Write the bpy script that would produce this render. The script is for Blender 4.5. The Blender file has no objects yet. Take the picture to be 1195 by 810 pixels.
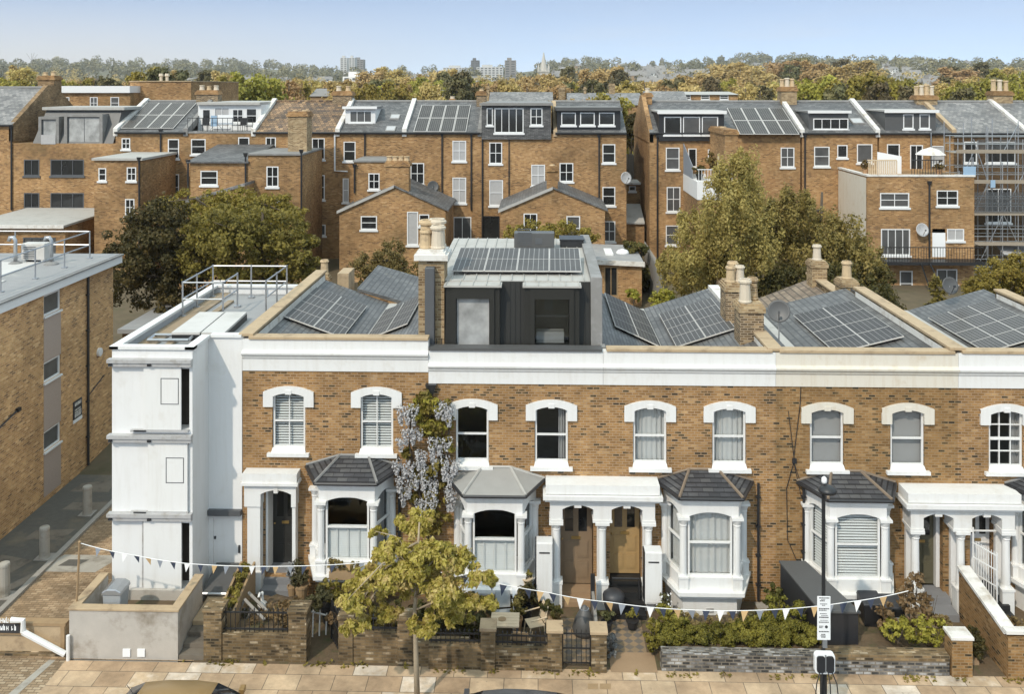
import bpy, math, random
import numpy as np
from mathutils import Vector, Matrix
random.seed(11); RNG = np.random.default_rng(7)
scene = bpy.context.scene
COL = scene.collection
R = math.radians

# ---------------------------------------------------------------- camera model (photo pixels -> metres)
F, CX, HY, CZ, CY, TH = 1090.0, 597.5, 102.0, 15.0, -27.4, R(1.6)
SN, CS = math.sin(TH), math.cos(TH)
def ray(px):
    d = (px - CX) / F
    return (-SN + d * CS, CS + d * SN)
def at(px, py, Y):
    dx, dy = ray(px); t = (Y - CY) / dy
    return dx * t, CZ - (py - HY) / F * t
def gx(px, Y): return at(px, 0, Y)[0]
def gz(px, py, Y): return at(px, py, Y)[1]
def atX(px, py, X):
    dx, dy = ray(px); t = X / dx
    return CY + dy * t, CZ - (py - HY) / F * t
def atZ(px, py, Z):
    dx, dy = ray(px); t = (CZ - Z) * F / (py - HY)
    return dx * t, CY + dy * t

# ---------------------------------------------------------------- mesh builder
class MB:
    def __init__(s, xf=None):
        s.v, s.f, s.m, s.uv, s.xf = [], [], [], {}, xf
    def pts(s, ps):
        i = len(s.v)
        for p in ps:
            p = Vector(p)
            if s.xf is not None: p = s.xf @ p
            s.v.append(tuple(p))
        return i
    def q(s, *ps, m=0, uv=None):
        i = s.pts(ps)
        s.f.append(tuple(range(i, i + len(ps)))); s.m.append(m)
        if uv: s.uv[len(s.f) - 1] = uv
    def idx(s, base, faces, m=0):
        for f in faces:
            s.f.append(tuple(base + k for k in f)); s.m.append(m)
    def box(s, x0, x1, y0, y1, z0, z1, m=0):
        x0, x1 = min(x0, x1), max(x0, x1); y0, y1 = min(y0, y1), max(y0, y1); z0, z1 = min(z0, z1), max(z0, z1)
        i = s.pts([(x0,y0,z0),(x1,y0,z0),(x1,y1,z0),(x0,y1,z0),(x0,y0,z1),(x1,y0,z1),(x1,y1,z1),(x0,y1,z1)])
        s.idx(i, [(0,3,2,1),(4,5,6,7),(0,1,5,4),(1,2,6,5),(2,3,7,6),(3,0,4,7)], m)
    def hexa(s, p, m=0):            # 8 points: bottom ring ccw, then top ring
        i = s.pts(p)
        s.idx(i, [(0,3,2,1),(4,5,6,7),(0,1,5,4),(1,2,6,5),(2,3,7,6),(3,0,4,7)], m)
    def prism(s, poly, a, b, axis='y', m=0, caps=True):   # poly in the two other axes, extruded from a to b
        def P(u, w, t):
            return {'y': (u, t, w), 'x': (t, u, w), 'z': (u, w, t)}[axis]
        n = len(poly)
        i = s.pts([P(u, w, a) for u, w in poly] + [P(u, w, b) for u, w in poly])
        for k in range(n):
            s.f.append((i + k, i + (k + 1) % n, i + n + (k + 1) % n, i + n + k)); s.m.append(m)
        if caps:
            s.f.append(tuple(i + k for k in range(n))[::-1]); s.m.append(m)
            s.f.append(tuple(i + n + k for k in range(n))); s.m.append(m)
    def tube(s, path, r, n=6, m=0, r1=None, cap=True):
        path = [Vector(p) for p in path]; L = len(path)
        if s.xf is not None: path = [s.xf @ p for p in path]
        base = len(s.v); up = Vector((0.13, 0.21, 0.97))
        for k, p in enumerate(path):
            d = (path[min(k + 1, L - 1)] - path[max(k - 1, 0)]).normalized()
            a = d.cross(up)
            if a.length < .05: a = d.cross(Vector((1, 0, 0)))
            a.normalize(); b = d.cross(a)
            rr = r if r1 is None else r + (r1 - r) * k / max(L - 1, 1)
            for j in range(n):
                t = 2 * math.pi * j / n
                s.v.append(tuple(p + a * (rr * math.cos(t)) + b * (rr * math.sin(t))))
        for k in range(L - 1):
            for j in range(n):
                s.f.append((base + k*n + j, base + k*n + (j+1) % n, base + (k+1)*n + (j+1) % n, base + (k+1)*n + j)); s.m.append(m)
        if cap:
            s.f.append(tuple(base + j for j in range(n))[::-1]); s.m.append(m)
            s.f.append(tuple(base + (L-1)*n + j for j in range(n))); s.m.append(m)
    def lathe(s, c, prof, n=12, m=0):   # prof: (r, z) list
        base = len(s.v); c = Vector(c)
        for r, z in prof:
            for j in range(n):
                t = 2 * math.pi * j / n
                p = c + Vector((r * math.cos(t), r * math.sin(t), z))
                s.v.append(tuple(s.xf @ p if s.xf is not None else p))
        for k in range(len(prof) - 1):
            for j in range(n):
                s.f.append((base+k*n+j, base+k*n+(j+1)%n, base+(k+1)*n+(j+1)%n, base+(k+1)*n+j)); s.m.append(m)
        s.f.append(tuple(base + j for j in range(n))[::-1]); s.m.append(m)
        s.f.append(tuple(base + (len(prof)-1)*n + j for j in range(n))); s.m.append(m)
    def build(s, name, mats, parent=None, smooth=False, bevel=0):
        if not isinstance(mats, (list, tuple)): mats = [mats]
        me = bpy.data.meshes.new(name)
        me.from_pydata(s.v, [], s.f)
        for mt in mats: me.materials.append(M[mt] if isinstance(mt, str) else mt)
        me.polygons.foreach_set('material_index', s.m)
        if s.uv:
            ul = me.uv_layers.new(name='UVMap')
            for fi, uv in s.uv.items():
                for k, li in enumerate(me.polygons[fi].loop_indices): ul.data[li].uv = uv[k]
        if smooth: me.polygons.foreach_set('use_smooth', [True] * len(s.f))
        me.update()
        o = bpy.data.objects.new(name, me); COL.objects.link(o)
        if parent is not None: adopt(o, parent)
        if bevel:
            b = o.modifiers.new('edge', 'BEVEL'); b.width = bevel; b.segments = 2; b.limit_method = 'ANGLE'
        return o

def adopt(o, parent):
    o.parent = parent
    if parent.type == 'EMPTY': o.matrix_parent_inverse = parent.matrix_basis.inverted()
def tag(o, label=None, cat=None, group=None, kind=None):
    if label: o['label'] = label
    if cat: o['category'] = cat
    if group: o['group'] = group
    if kind: o['kind'] = kind
    return o
def thing(name, label, cat, loc=(0, 0, 0), group=None, rz=0):
    o = bpy.data.objects.new(name, None); COL.objects.link(o)
    o.location = loc; o.rotation_euler = (0, 0, rz); o.empty_display_size = .2
    return tag(o, label, cat, group)
KIDS = {}
def copy_thing(o, loc, label=None, group=None, rz=None, scale=None):
    r = o.copy(); COL.objects.link(r); r.location = loc
    if rz is not None: r.rotation_euler = (0, 0, rz)
    if scale is not None: r.scale = scale if isinstance(scale, (tuple, list)) else (scale,) * 3
    if label: r['label'] = label
    if group: r['group'] = group
    if o.name not in KIDS: KIDS[o.name] = [(c, list(c.children)) for c in o.children]
    for ch, subs in KIDS[o.name]:
        c = ch.copy(); COL.objects.link(c); c.parent = r
        for g in subs:
            d = g.copy(); COL.objects.link(d); d.parent = c
    return r
def np_mesh(name, verts, quads, mat, parent=None, smooth=False):
    me = bpy.data.meshes.new(name)
    me.vertices.add(len(verts)); me.vertices.foreach_set('co', np.asarray(verts, np.float32).ravel())
    nl = quads.size
    me.loops.add(nl); me.loops.foreach_set('vertex_index', quads.astype(np.int32).ravel())
    me.polygons.add(len(quads)); me.polygons.foreach_set('loop_start', np.arange(0, nl, 4, dtype=np.int32))
    me.polygons.foreach_set('loop_total', np.full(len(quads), 4, np.int32))
    me.materials.append(M[mat] if isinstance(mat, str) else mat)
    me.update(calc_edges=True)
    if smooth: me.polygons.foreach_set('use_smooth', [True] * len(quads))
    o = bpy.data.objects.new(name, me); COL.objects.link(o)
    if parent is not None: adopt(o, parent)
    return o

# ---------------------------------------------------------------- foliage
def leaf_quads(P, N, size, aspect=1.6, droop=0.0):
    n = len(P)
    N = N + RNG.normal(0, .55, (n, 3)); N /= np.linalg.norm(N, axis=1, keepdims=True) + 1e-9
    T = RNG.normal(0, 1, (n, 3)); T[:, 2] -= droop
    T -= N * np.sum(T * N, axis=1, keepdims=True); T /= np.linalg.norm(T, axis=1, keepdims=True) + 1e-9
    B = np.cross(N, T)
    s = size * RNG.uniform(.6, 1.25, (n, 1))
    a = T * s * aspect * .5; b = B * s * .5
    V = np.stack([P - a, P + b - a * .1, P + a, P - b - a * .1], axis=1).reshape(-1, 3)
    return V, np.arange(4 * n).reshape(-1, 4)
def clump_points(center, rad, n, shell=.55, up=.35):
    d = RNG.normal(0, 1, (n, 3)); d /= np.linalg.norm(d, axis=1, keepdims=True)
    r = (shell + (1 - shell) * RNG.uniform(0, 1, (n, 1))) * RNG.uniform(.75, 1.08, (n, 1))
    P = np.asarray(center) + d * r * np.asarray(rad)
    N = d.copy(); N[:, 2] += up
    return P, N
def crown_cloud(blobs, nclump, nleaf, clump=.28, shell=.5, flat=.8, squash=1.0):
    """blobs: (cx,cy,cz, rx,ry,rz). Clumps spread through each blob, leaves through each clump."""
    Ps, Ns = [], []
    vol = [b[3] * b[4] + b[3] * b[5] for b in blobs]; tot = sum(vol)
    for b, w in zip(blobs, vol):
        k = max(3, int(nclump * w / tot))
        c, _ = clump_points(b[:3], b[3:], k, shell)
        for q in c:
            rr = (b[3] + b[4] + b[5]) / 3 * clump * random.uniform(.6, 1.35)
            P, N = clump_points(q, (rr, rr, rr * flat * squash), max(4, int(nleaf * random.uniform(.6, 1.4))), .3)
            N = N * .6 + (q - np.asarray(b[:3])) / np.asarray(b[3:]) * .5
            Ps.append(P); Ns.append(N)
    return np.concatenate(Ps), np.concatenate(Ns)
def trunk_mb(base, top, r, blobs, limbs=8, lean=.2):
    mb = MB(); base = Vector(base); top = Vector(top)
    mid = base.lerp(top, .5) + Vector((random.uniform(-1, 1), random.uniform(-1, 1), 0)) * lean
    mb.tube([base, base.lerp(mid, .5), mid, mid.lerp(top, .5), top], r, 8, r1=r * .3)
    for k in range(limbs):
        b = random.choice(blobs)
        d = Vector((random.uniform(-1, 1), random.uniform(-1, 1), random.uniform(-.5, .9)))
        e = Vector(b[:3]) + Vector((d.x * b[3], d.y * b[4], d.z * b[5])) * .8
        st = mid.lerp(top, random.uniform(0, .8))
        m1 = st.lerp(e, .5) + Vector((0, 0, random.uniform(0, .25) * (e - st).length))
        mb.tube([st, m1, e], r * .38, 5, r1=r * .07)
    return mb
def tree(name, label, cat, base, r, blobs, nclump, nleaf, size, mat, bark='bark', group=None, clump=.28, shell=.5,
         limbs=8, aspect=1.6, droop=0., flat=.8, top=None):
    t = thing(name, label, cat, base, group)
    top = top or (sum(b[0] for b in blobs) / len(blobs), sum(b[1] for b in blobs) / len(blobs), max(b[2] + b[5] * .5 for b in blobs))
    trunk_mb(base, top, r, blobs, limbs).build('trunk', bark, t, smooth=True)
    P, N = crown_cloud(blobs, nclump, nleaf, clump, shell, flat)
    V, Q = leaf_quads(P, N, size, aspect, droop)
    np_mesh('crown', V, Q, mat, t)
    return t
SKY_S, SUN_E, EXPO, HAZE_D = 0.15, 2.05, 0.46, 0.00013
# ---------------------------------------------------------------- materials
M = {}
class NT:
    def __init__(s, name):
        s.mat = bpy.data.materials.new(name); s.mat.use_nodes = True
        s.t = s.mat.node_tree; s.t.nodes.clear()
        s.out = s.t.nodes.new('ShaderNodeOutputMaterial'); M[name] = s.mat
    def n(s, typ, ins=None, **kw):
        nd = s.t.nodes.new(typ)
        for k, v in kw.items(): setattr(nd, k, v)
        for k, v in (ins or {}).items():
            sock = nd.inputs[k]
            if isinstance(v, bpy.types.NodeSocket): s.t.links.new(v, sock)
            else: sock.default_value = v
        return nd
    def math(s, op, a, b=0.0, c=None):
        nd = s.t.nodes.new('ShaderNodeMath'); nd.operation = op
        for i, v in enumerate([a, b] + ([c] if c is not None else [])):
            if isinstance(v, bpy.types.NodeSocket): s.t.links.new(v, nd.inputs[i])
            else: nd.inputs[i].default_value = v
        return nd.outputs[0]
    def mix(s, f, a, b, mode='MIX'):
        nd = s.t.nodes.new('ShaderNodeMix'); nd.data_type = 'RGBA'; nd.blend_type = mode
        for k, v in ((0, f), (6, a), (7, b)):
            if isinstance(v, bpy.types.NodeSocket): s.t.links.new(v, nd.inputs[k])
            else: nd.inputs[k].default_value = v if k == 0 else rgba(v)
        return nd.outputs[2]
    def ramp(s, f, stops, interp='LINEAR'):
        nd = s.t.nodes.new('ShaderNodeValToRGB'); nd.color_ramp.interpolation = interp
        e = nd.color_ramp.elements
        while len(e) < len(stops): e.new(.5)
        for k, (p, c) in enumerate(stops): e[k].position = p; e[k].color = rgba(c)
        s.t.links.new(f, nd.inputs[0]); return nd.outputs[0]
    def pos(s): return s.n('ShaderNodeNewGeometry').outputs['Position']
    def noise(s, vec, scale, detail=3, rough=.55):
        return s.n('ShaderNodeTexNoise', {'Vector': vec, 'Scale': scale, 'Detail': detail, 'Roughness': rough}).outputs['Fac']
    def bsdf(s, col, rough=.7, bump=None, bstr=.3, bdist=.02, **kw):
        ins = {'Base Color': col if isinstance(col, bpy.types.NodeSocket) else rgba(col), 'Roughness': rough}
        ins.update(kw)
        if bump is not None:
            ins['Normal'] = s.n('ShaderNodeBump', {'Height': bump, 'Strength': bstr, 'Distance': bdist}).outputs[0]
        b = s.n('ShaderNodeBsdfPrincipled', ins)
        s.t.links.new(b.outputs[0], s.out.inputs[0]); return b
def rgba(c):
    if isinstance(c, (int, float)): c = (c, c, c)
    return tuple(c) if len(c) == 4 else (c[0], c[1], c[2], 1.0)
def wall_uv(t, vs=1.0, rot=False):
    g = t.n('ShaderNodeNewGeometry')
    p = t.n('ShaderNodeSeparateXYZ', {0: g.outputs['Position']}).outputs
    n = t.n('ShaderNodeSeparateXYZ', {0: g.outputs['True Normal']}).outputs
    f = t.math('GREATER_THAN', t.math('ABSOLUTE', n[0]), t.math('ABSOLUTE', n[1]))
    hz = t.math('GREATER_THAN', t.math('ABSOLUTE', n[2]), .97)
    u = t.math('ADD', t.math('MULTIPLY', p[1], f), t.math('MULTIPLY', p[0], t.math('SUBTRACT', 1., f)))
    v = t.math('MULTIPLY', p[2], vs)
    u = t.math('ADD', t.math('MULTIPLY', p[0], hz), t.math('MULTIPLY', u, t.math('SUBTRACT', 1., hz)))
    v = t.math('ADD', t.math('MULTIPLY', p[1], hz), t.math('MULTIPLY', v, t.math('SUBTRACT', 1., hz)))
    return t.n('ShaderNodeCombineXYZ', {0: u, 1: v}).outputs[0], g.outputs['Position']
def plain(name, col, rough=.6, var=.12, scale=3., metal=0., dirt=None, dscale=1.2, dlo=.52, dhi=.75, bump=0., spec=.5):
    t = NT(name); p = t.pos()
    c = t.mix(t.noise(p, scale, 4), [x * (1 - var) for x in rgba(col)[:3]], [min(1, x * (1 + var)) for x in rgba(col)[:3]])
    if dirt is not None:
        f = t.n('ShaderNodeMapRange', {0: t.noise(p, dscale, 6, .65), 1: dlo, 2: dhi}).outputs[0]
        c = t.mix(f, c, dirt)
    t.bsdf(c, rough, bump=t.noise(p, 40, 3) if bump else None, bstr=bump, Metallic=metal, **{'Specular IOR Level': spec})
def painted(name, col, streak, grime, rough=.55):
    t = NT(name); p = t.pos()
    v = t.n('ShaderNodeMapping', {0: p, 'Scale': (5., 5., .45)}).outputs[0]
    f = t.math('MULTIPLY', t.n('ShaderNodeMapRange', {0: t.noise(v, 1.2, 6, .7), 1: .48, 2: .82}).outputs[0], .75)
    c = t.mix(f, col, streak)
    g = t.n('ShaderNodeMapRange', {0: t.noise(p, 1.1, 7, .72), 1: .56, 2: .78, 4: .8}).outputs[0]
    c = t.mix(g, c, grime)
    h = t.math('MULTIPLY', t.n('ShaderNodeMapRange', {0: t.noise(p, 9, 5, .7), 1: .66, 2: .72}).outputs[0], .35)
    c = t.mix(h, c, grime)
    t.bsdf(c, rough, bump=t.noise(p, 14, 4), bstr=.12, **{'Specular IOR Level': .35})
def brick(name, stops, mortar, bw=.225, bh=.075, ms=.011, rough=.85, vs=1., stain=(.55, .35, .75), bump=.35, sscale=.5, off=.5, patch=()):
    t = NT(name); uv, p = wall_uv(t, vs)
    b = t.n('ShaderNodeTexBrick', {'Vector': uv, 'Color1': (0, 0, 0, 1), 'Color2': (1, 1, 1, 1), 'Mortar': (.5, .5, .5, 1), 'Scale': 1.,
        'Mortar Size': ms, 'Mortar Smooth': .3, 'Bias': 0., 'Brick Width': bw, 'Row Height': bh}, offset=off)
    bv = t.math('ADD', t.n('ShaderNodeSeparateColor', {0: b.outputs['Color']}).outputs[0], t.math('MULTIPLY', t.math('SUBTRACT', t.noise(p, sscale * 3.1 + .4, 5, .65), .5), .75))
    c = t.ramp(bv, stops)
    c = t.mix(t.noise(p, 25, 2), c, t.mix(.5, c, (.5, .5, .5), 'OVERLAY'))
    c = t.mix(b.outputs['Fac'], c, mortar)
    f = t.n('ShaderNodeMapRange', {0: t.noise(p, sscale, 5, .6), 1: .35, 2: .7, 3: 1 - stain[0] * .5, 4: 1 + stain[0] * .22}).outputs[0]
    f = t.math('MULTIPLY', f, t.n('ShaderNodeMapRange', {0: t.noise(p, sscale * 5 + 1.2, 4, .7), 1: .3, 2: .7, 3: .86, 4: 1.1}).outputs[0])
    c = t.mix(1., c, t.n('ShaderNodeCombineColor', {0: f, 1: f, 2: f}).outputs[0], 'MULTIPLY')
    for k, (pc, lo, hi, sc_) in enumerate(patch):
        q = t.n('ShaderNodeMapping', {0: p, 'Location': (k * 7.3, 3.1, 1.7 + k)}).outputs[0]
        c = t.mix(t.n('ShaderNodeMapRange', {0: t.noise(q, sc_, 6, .68), 1: lo, 2: hi, 4: .6}).outputs[0], c, pc)
    h = t.math('SUBTRACT', 1., b.outputs['Fac'])
    t.bsdf(c, rough, bump=h, bstr=bump, bdist=.01, **{'Specular IOR Level': .25})
def leafmat(name, cols, scale=1.2, trans=.35):
    t = NT(name); p = t.pos()
    oi = t.n('ShaderNodeObjectInfo').outputs['Random']
    st = [(.3, cols[0]), (.5, cols[1]), (.68, cols[2])]
    a = t.ramp(t.noise(p, scale, 3), st)
    c = t.mix(.55, a, t.ramp(t.noise(p, scale * 12, 2), st))
    hs = t.n('ShaderNodeHueSaturation', {'Hue': t.n('ShaderNodeMapRange', {0: oi, 3: .48, 4: .52}).outputs[0],
             'Value': t.n('ShaderNodeMapRange', {0: oi, 3: .82, 4: 1.2}).outputs[0], 'Color': c}).outputs[0]
    d = t.n('ShaderNodeBsdfPrincipled', {'Base Color': hs, 'Roughness': .6, 'Specular IOR Level': .25})
    tr = t.n('ShaderNodeBsdfTranslucent', {'Color': hs})
    mx = t.n('ShaderNodeMixShader', {0: trans, 1: d.outputs[0], 2: tr.outputs[0]})
    t.t.links.new(mx.outputs[0], t.out.inputs[0])

YB = [(.0, (.05, .04, .025)), (.06, (.11, .085, .04)), (.14, (.25, .14, .05)), (.5, (.345, .20, .072)), (.85, (.40, .235, .088)), (1., (.50, .33, .15))]
YB2 = [(.0, (.17, .10, .048)), (.14, (.29, .165, .065)), (.5, (.385, .228, .090)), (.85, (.44, .27, .112)), (1., (.52, .35, .17))]
TONE = lambda S: [(p, (c[0] * .91, c[1] * .86, c[2] * .87)) for p, c in S]
YB, YB2 = TONE(YB), TONE(YB2)
brick('stock_brick', YB, (.37, .25, .15), bw=.19, ms=.013, patch=(((.45, .38, .29), .66, .78, .9), ((.12, .085, .045), .60, .82, .6), ((.30, .15, .06), .6, .8, .45)))
brick('stock_brick_darker', [(p, tuple(x * .84 for x in c)) for p, c in YB], (.30, .205, .11), bw=.19, ms=.012, patch=(((.38, .31, .23), .68, .8, .9), ((.09, .065, .035), .58, .82, .6)))
brick('back_brick', YB2, (.40, .265, .15), patch=(((.14, .105, .05), .52, .80, .35), ((.50, .35, .19), .62, .8, .5), ((.30, .15, .07), .6, .8, .3)), ms=.009, bump=.2, stain=(.75, 0, 0), sscale=.35)
brick('back_brick_grey', [(p, (c[0] * .72, c[1] * .78, c[2] * .9)) for p, c in YB2], (.26, .2, .13), ms=.009, bump=.2, stain=(.9, 0, 0), sscale=.4)
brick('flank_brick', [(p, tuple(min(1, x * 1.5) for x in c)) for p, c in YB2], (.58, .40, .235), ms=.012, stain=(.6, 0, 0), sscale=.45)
brick('garden_brick', [(0, (.05, .04, .025)), (.15, (.12, .082, .042)), (.5, (.20, .135, .066)), (.88, (.26, .18, .095)), (1., (.46, .37, .25))], (.19, .145, .09), stain=(.9, 0, 0), sscale=1.3)
brick('rubble_stone', [(0, (.035, .033, .03)), (.3, (.09, .085, .08)), (.6, (.19, .18, .17)), (1., (.45, .44, .42))], (.22, .19, .15), bw=.2, bh=.085, ms=.016, stain=(1., 0, 0), sscale=2.2)
brick('chimney_brick', [(0, (.05, .035, .022)), (.4, (.13, .085, .045)), (.8, (.27, .18, .09)), (1., (.4, .3, .18))], (.36, .28, .19), ms=.016)
brick('chimney_brick_pale', [(0, (.16, .10, .05)), (.5, (.33, .22, .11)), (1., (.5, .38, .22))], (.40, .31, .2), ms=.014)
brick('slate', [(0, (.10, .099, .098)), (.5, (.135, .132, .13)), (1., (.19, .185, .18))], (.06, .06, .06), bw=.28, bh=.2, ms=.012, rough=.55, vs=2.4, stain=(.6, 0, 0), bump=.3)
brick('slate_pale', [(0, (.16, .155, .15)), (.5, (.23, .22, .21)), (1., (.31, .29, .27))], (.10, .10, .10), bw=.3, bh=.25, ms=.014, rough=.6, vs=2.4, stain=(.6, 0, 0), bump=.3)
plain('slate_hip', (.20, .15, .105), .8, .2, 6)
brick('slate_flat', [(0, (.115, .113, .11)), (.5, (.145, .142, .138)), (1., (.19, .185, .178))], (.085, .083, .08), patch=(((.24, .22, .15), .62, .78, 1.6), ((.28, .27, .26), .62, .8, .8)), bw=.22, bh=.055, ms=.008, rough=.5, vs=1., stain=(.6, 0, 0))
brick('slate_bay', [(0, (.05, .05, .054)), (.5, (.075, .075, .08)), (1., (.11, .108, .106))], (.025, .025, .027), bw=.3, bh=.05, ms=.008, rough=.5, vs=1., stain=(.6, 0, 0))
brick('clay_tile', [(0, (.10, .075, .06)), (.3, (.19, .13, .085)), (.7, (.28, .175, .10)), (1., (.38, .25, .14))], (.05, .04, .03), bw=.3, bh=.3, ms=.02, rough=.7, vs=2.4, stain=(.8, 0, 0), bump=.5)
brick('tile_tan', [(0, (.19, .15, .115)), (.5, (.26, .2, .15)), (1., (.34, .27, .20))], (.12, .10, .08), bw=.28, bh=.1, ms=.012, rough=.7, vs=1., stain=(.6, 0, 0))
brick('flagstone', [(0, (.40, .275, .17)), (.4, (.48, .34, .215)), (.8, (.54, .40, .26)), (1., (.66, .56, .45))], (.19, .145, .10), patch=(((.20, .155, .10), .55, .8, 1.6), ((.15, .12, .085), .62, .72, 7.)), bw=.86, bh=.62, ms=.012, rough=.8, stain=(.7, 0, 0), sscale=.8, bump=.15)
brick('block_paving', [(0, (.24, .17, .105)), (.5, (.33, .24, .15)), (1., (.42, .33, .225))], (.17, .125, .08), bw=.2, bh=.1, ms=.012, stain=(.6, 0, 0))
brick('alley_paving', [(0, (.28, .19, .11)), (.5, (.36, .25, .15)), (1., (.44, .32, .2))], (.22, .155, .095), bw=.21, bh=.105, ms=.012, stain=(1.0, 0, 0), sscale=.9)
plain('asphalt', (.095, .088, .075), .9, .25, 6, dirt=(.17, .14, .10), dscale=.8, bump=.3)
plain('kerb_stone', (.28, .26, .23), .85, .2, 4)
plain('concrete', (.34, .315, .27), .85, .18, 2.2, dirt=(.16, .135, .10), dscale=1.3, dlo=.5, dhi=.72, bump=.2)
plain('render_grey', (.42, .385, .34), .85, .15, 3, dirt=(.19, .155, .11), dscale=1.1, dlo=.5, dhi=.74, bump=.3)
plain('soil', (.115, .078, .043), .95, .35, 9, dirt=(.06, .07, .02), dscale=2.5, bump=.6)
plain('garden_earth', (.11, .085, .05), .95, .3, 1.5, dirt=(.07, .065, .03), dscale=.5)
plain('far_land', (.10, .095, .045), .95, .3, .02, dirt=(.17, .12, .06), dscale=.01)
painted('white_paint', (.70, .69, .665), (.60, .575, .53), (.56, .52, .455))
painted('white_render', (.70, .692, .675), (.62, .60, .565), (.60, .575, .53), .75)
painted('cream_paint', (.63, .585, .50), (.52, .43, .31), (.47, .36, .225), .65)
plain('white_upvc', (.70, .695, .68), .35, .01)
plain('coping_stone', (.42, .31, .19), .85, .2, 5, dirt=(.20, .14, .085), dscale=2.5, bump=.3)
plain('coping_white', (.66, .635, .59), .8, .08, 4, dirt=(.36, .30, .23), dscale=2.2, dlo=.5, dhi=.75)
plain('lead', (.22, .212, .20), .7, .15, 3, spec=.2, dirt=(.31, .30, .29), dscale=2.)
plain('zinc', (.30, .29, .27), .7, .1, 3, spec=.2)
plain('zinc_pale', (.40, .385, .355), .7, .1, 3, dirt=(.30, .285, .255), dscale=1.4, spec=.2)
plain('grey_felt', (.27, .265, .26), .8, .12, 2, dirt=(.38, .36, .33), dscale=.7, bump=.2)
plain('deck_tan', (.27, .20, .125), .85, .2, 3, dirt=(.33, .30, .26), dscale=1.5)
plain('pale_sheet', (.54, .515, .48), .6, .05, 2, dirt=(.42, .40, .36), dscale=1.)
plain('black_metal', (.018, .018, .019), .45, .1)
plain('black_plastic', (.022, .022, .024), .4, .1)
plain('dark_cladding', (.018, .017, .013), .5, .15, 6)
plain('grey_frame', (.085, .088, .092), .45, .1)
plain('anthracite', (.08, .079, .077), .5, .1)
plain('galvanised', (.42, .43, .44), .38, .1, 8, metal=.75)
plain('steel_channel', (.45, .44, .43), .5, .15, 6, metal=.2, dirt=(.3, .27, .23), dscale=5)
plain('door_brown', (.22, .155, .095), .5, .12, 8)
plain('door_oak', (.36, .235, .10), .5, .15, 9)
plain('door_black', (.03, .03, .028), .3, .1)
plain('door_olive', (.10, .09, .055), .4, .1)
plain('brass', (.5, .34, .13), .35, .1, metal=.8)
plain('wood', (.30, .20, .105), .75, .2, 8)
plain('wood_pale', (.58, .45, .30), .7, .15, 8)
plain('wood_grey', (.23, .21, .185), .85, .2, 8)
plain('bark', (.085, .065, .045), .9, .3, 12, bump=.5)
plain('bark_pale', (.34, .27, .18), .85, .25, 12)
plain('terracotta', (.40, .235, .12), .8, .15, 6, dirt=(.5, .43, .34), dscale=5)
plain('pot_buff', (.50, .37, .22), .8, .12, 6, dirt=(.27, .2, .13), dscale=4)
plain('pot_white', (.55, .47, .36), .7, .08, 6)
plain('slate_step', (.20, .20, .205), .7, .15, 3)
plain('tar_step', (.018, .018, .018), .5, .2)
plain('tan_step', (.30, .20, .115), .8, .12, 4)
plain('curtain', (.56, .55, .53), .9, .04)
plain('curtain_grey', (.36, .345, .335), .9, .04)
plain('blind_white', (.72, .72, .70), .6, .03)
plain('room_dark', (.05, .043, .035), .9, .4, 3)
plain('car_tan', (.32, .205, .085), .3, .05, 3, metal=.35)
plain('car_grey', (.10, .10, .105), .3, .05, 3, metal=.4)
plain('car_glass', (.015, .017, .02), .06, .05)
plain('rubber', (.02, .02, .02), .8)
plain('sign_white', (.78, .78, .77), .5, .01)
plain('sign_black', (.035, .035, .038), .5, .05)
plain('flag_navy', (.035, .045, .075), .8, .1)
plain('flag_tan', (.50, .335, .16), .8, .1)
plain('flag_grey', (.23, .25, .28), .8, .1)
plain('flag_white', (.72, .71, .69), .8, .05)
plain('scaffold_board', (.30, .25, .19), .85, .2, 5)
plain('blue_sheet', (.28, .40, .52), .6, .1)
plain('pebbledash', (.36, .285, .235), .95, .3, 60, bump=.5)
plain('brushed_teal', (.30, .31, .31), .6, .15, 12)
plain('stone_pale', (.46, .43, .38), .8, .1, 2, dirt=(.3, .27, .23), dscale=.3)
plain('tower_pale', (.50, .49, .47), .8, .05, .2)
plain('tower_dark', (.12, .12, .125), .8, .05, .2)
plain('roof_far', (.22, .205, .19), .8, .15, .3)
plain('wall_far_white', (.74, .72, .69), .8, .1, .05)
plain('wall_far_brick', (.30, .19, .10), .8, .15, .05)
plain('petal', (.40, .39, .385), .8, .15, 25)
plain('pink_flower', (.45, .20, .24), .7, .2, 20)

leafmat('leaf_lime', [(.15, .13, .03), (.29, .25, .04), (.46, .37, .08)], 1.1)
leafmat('leaf_street', [(.21, .175, .036), (.39, .31, .055), (.68, .48, .27)], 2.6, .4)
leafmat('leaf_dark', [(.03, .033, .011), (.085, .078, .022), (.23, .18, .055)], .9)
leafmat('leaf_olive', [(.085, .07, .02), (.20, .165, .035), (.36, .29, .06)], .8)
leafmat('leaf_dusky', [(.11, .088, .026), (.24, .182, .052), (.42, .31, .11)], .8, .35)
leafmat('leaf_birch', [(.19, .14, .045), (.34, .245, .08), (.48, .35, .145)], .9, .4)
leafmat('leaf_gold', [(.23, .16, .05), (.38, .265, .075), (.52, .37, .13)], 1., .4)
leafmat('leaf_brown', [(.075, .06, .02), (.17, .125, .04), (.30, .22, .08)], 1.2)
leafmat('leaf_hedge', [(.06, .058, .014), (.16, .135, .026), (.33, .27, .045)], 1.6)
leafmat('leaf_herb', [(.045, .05, .02), (.10, .095, .04), (.20, .165, .075)], 3.)
leafmat('leaf_dry', [(.14, .10, .04), (.25, .18, .075), (.38, .28, .14)], 3.)
leafmat('leaf_silver', [(.16, .16, .15), (.26, .26, .25), (.4, .4, .39)], 4.)
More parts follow.
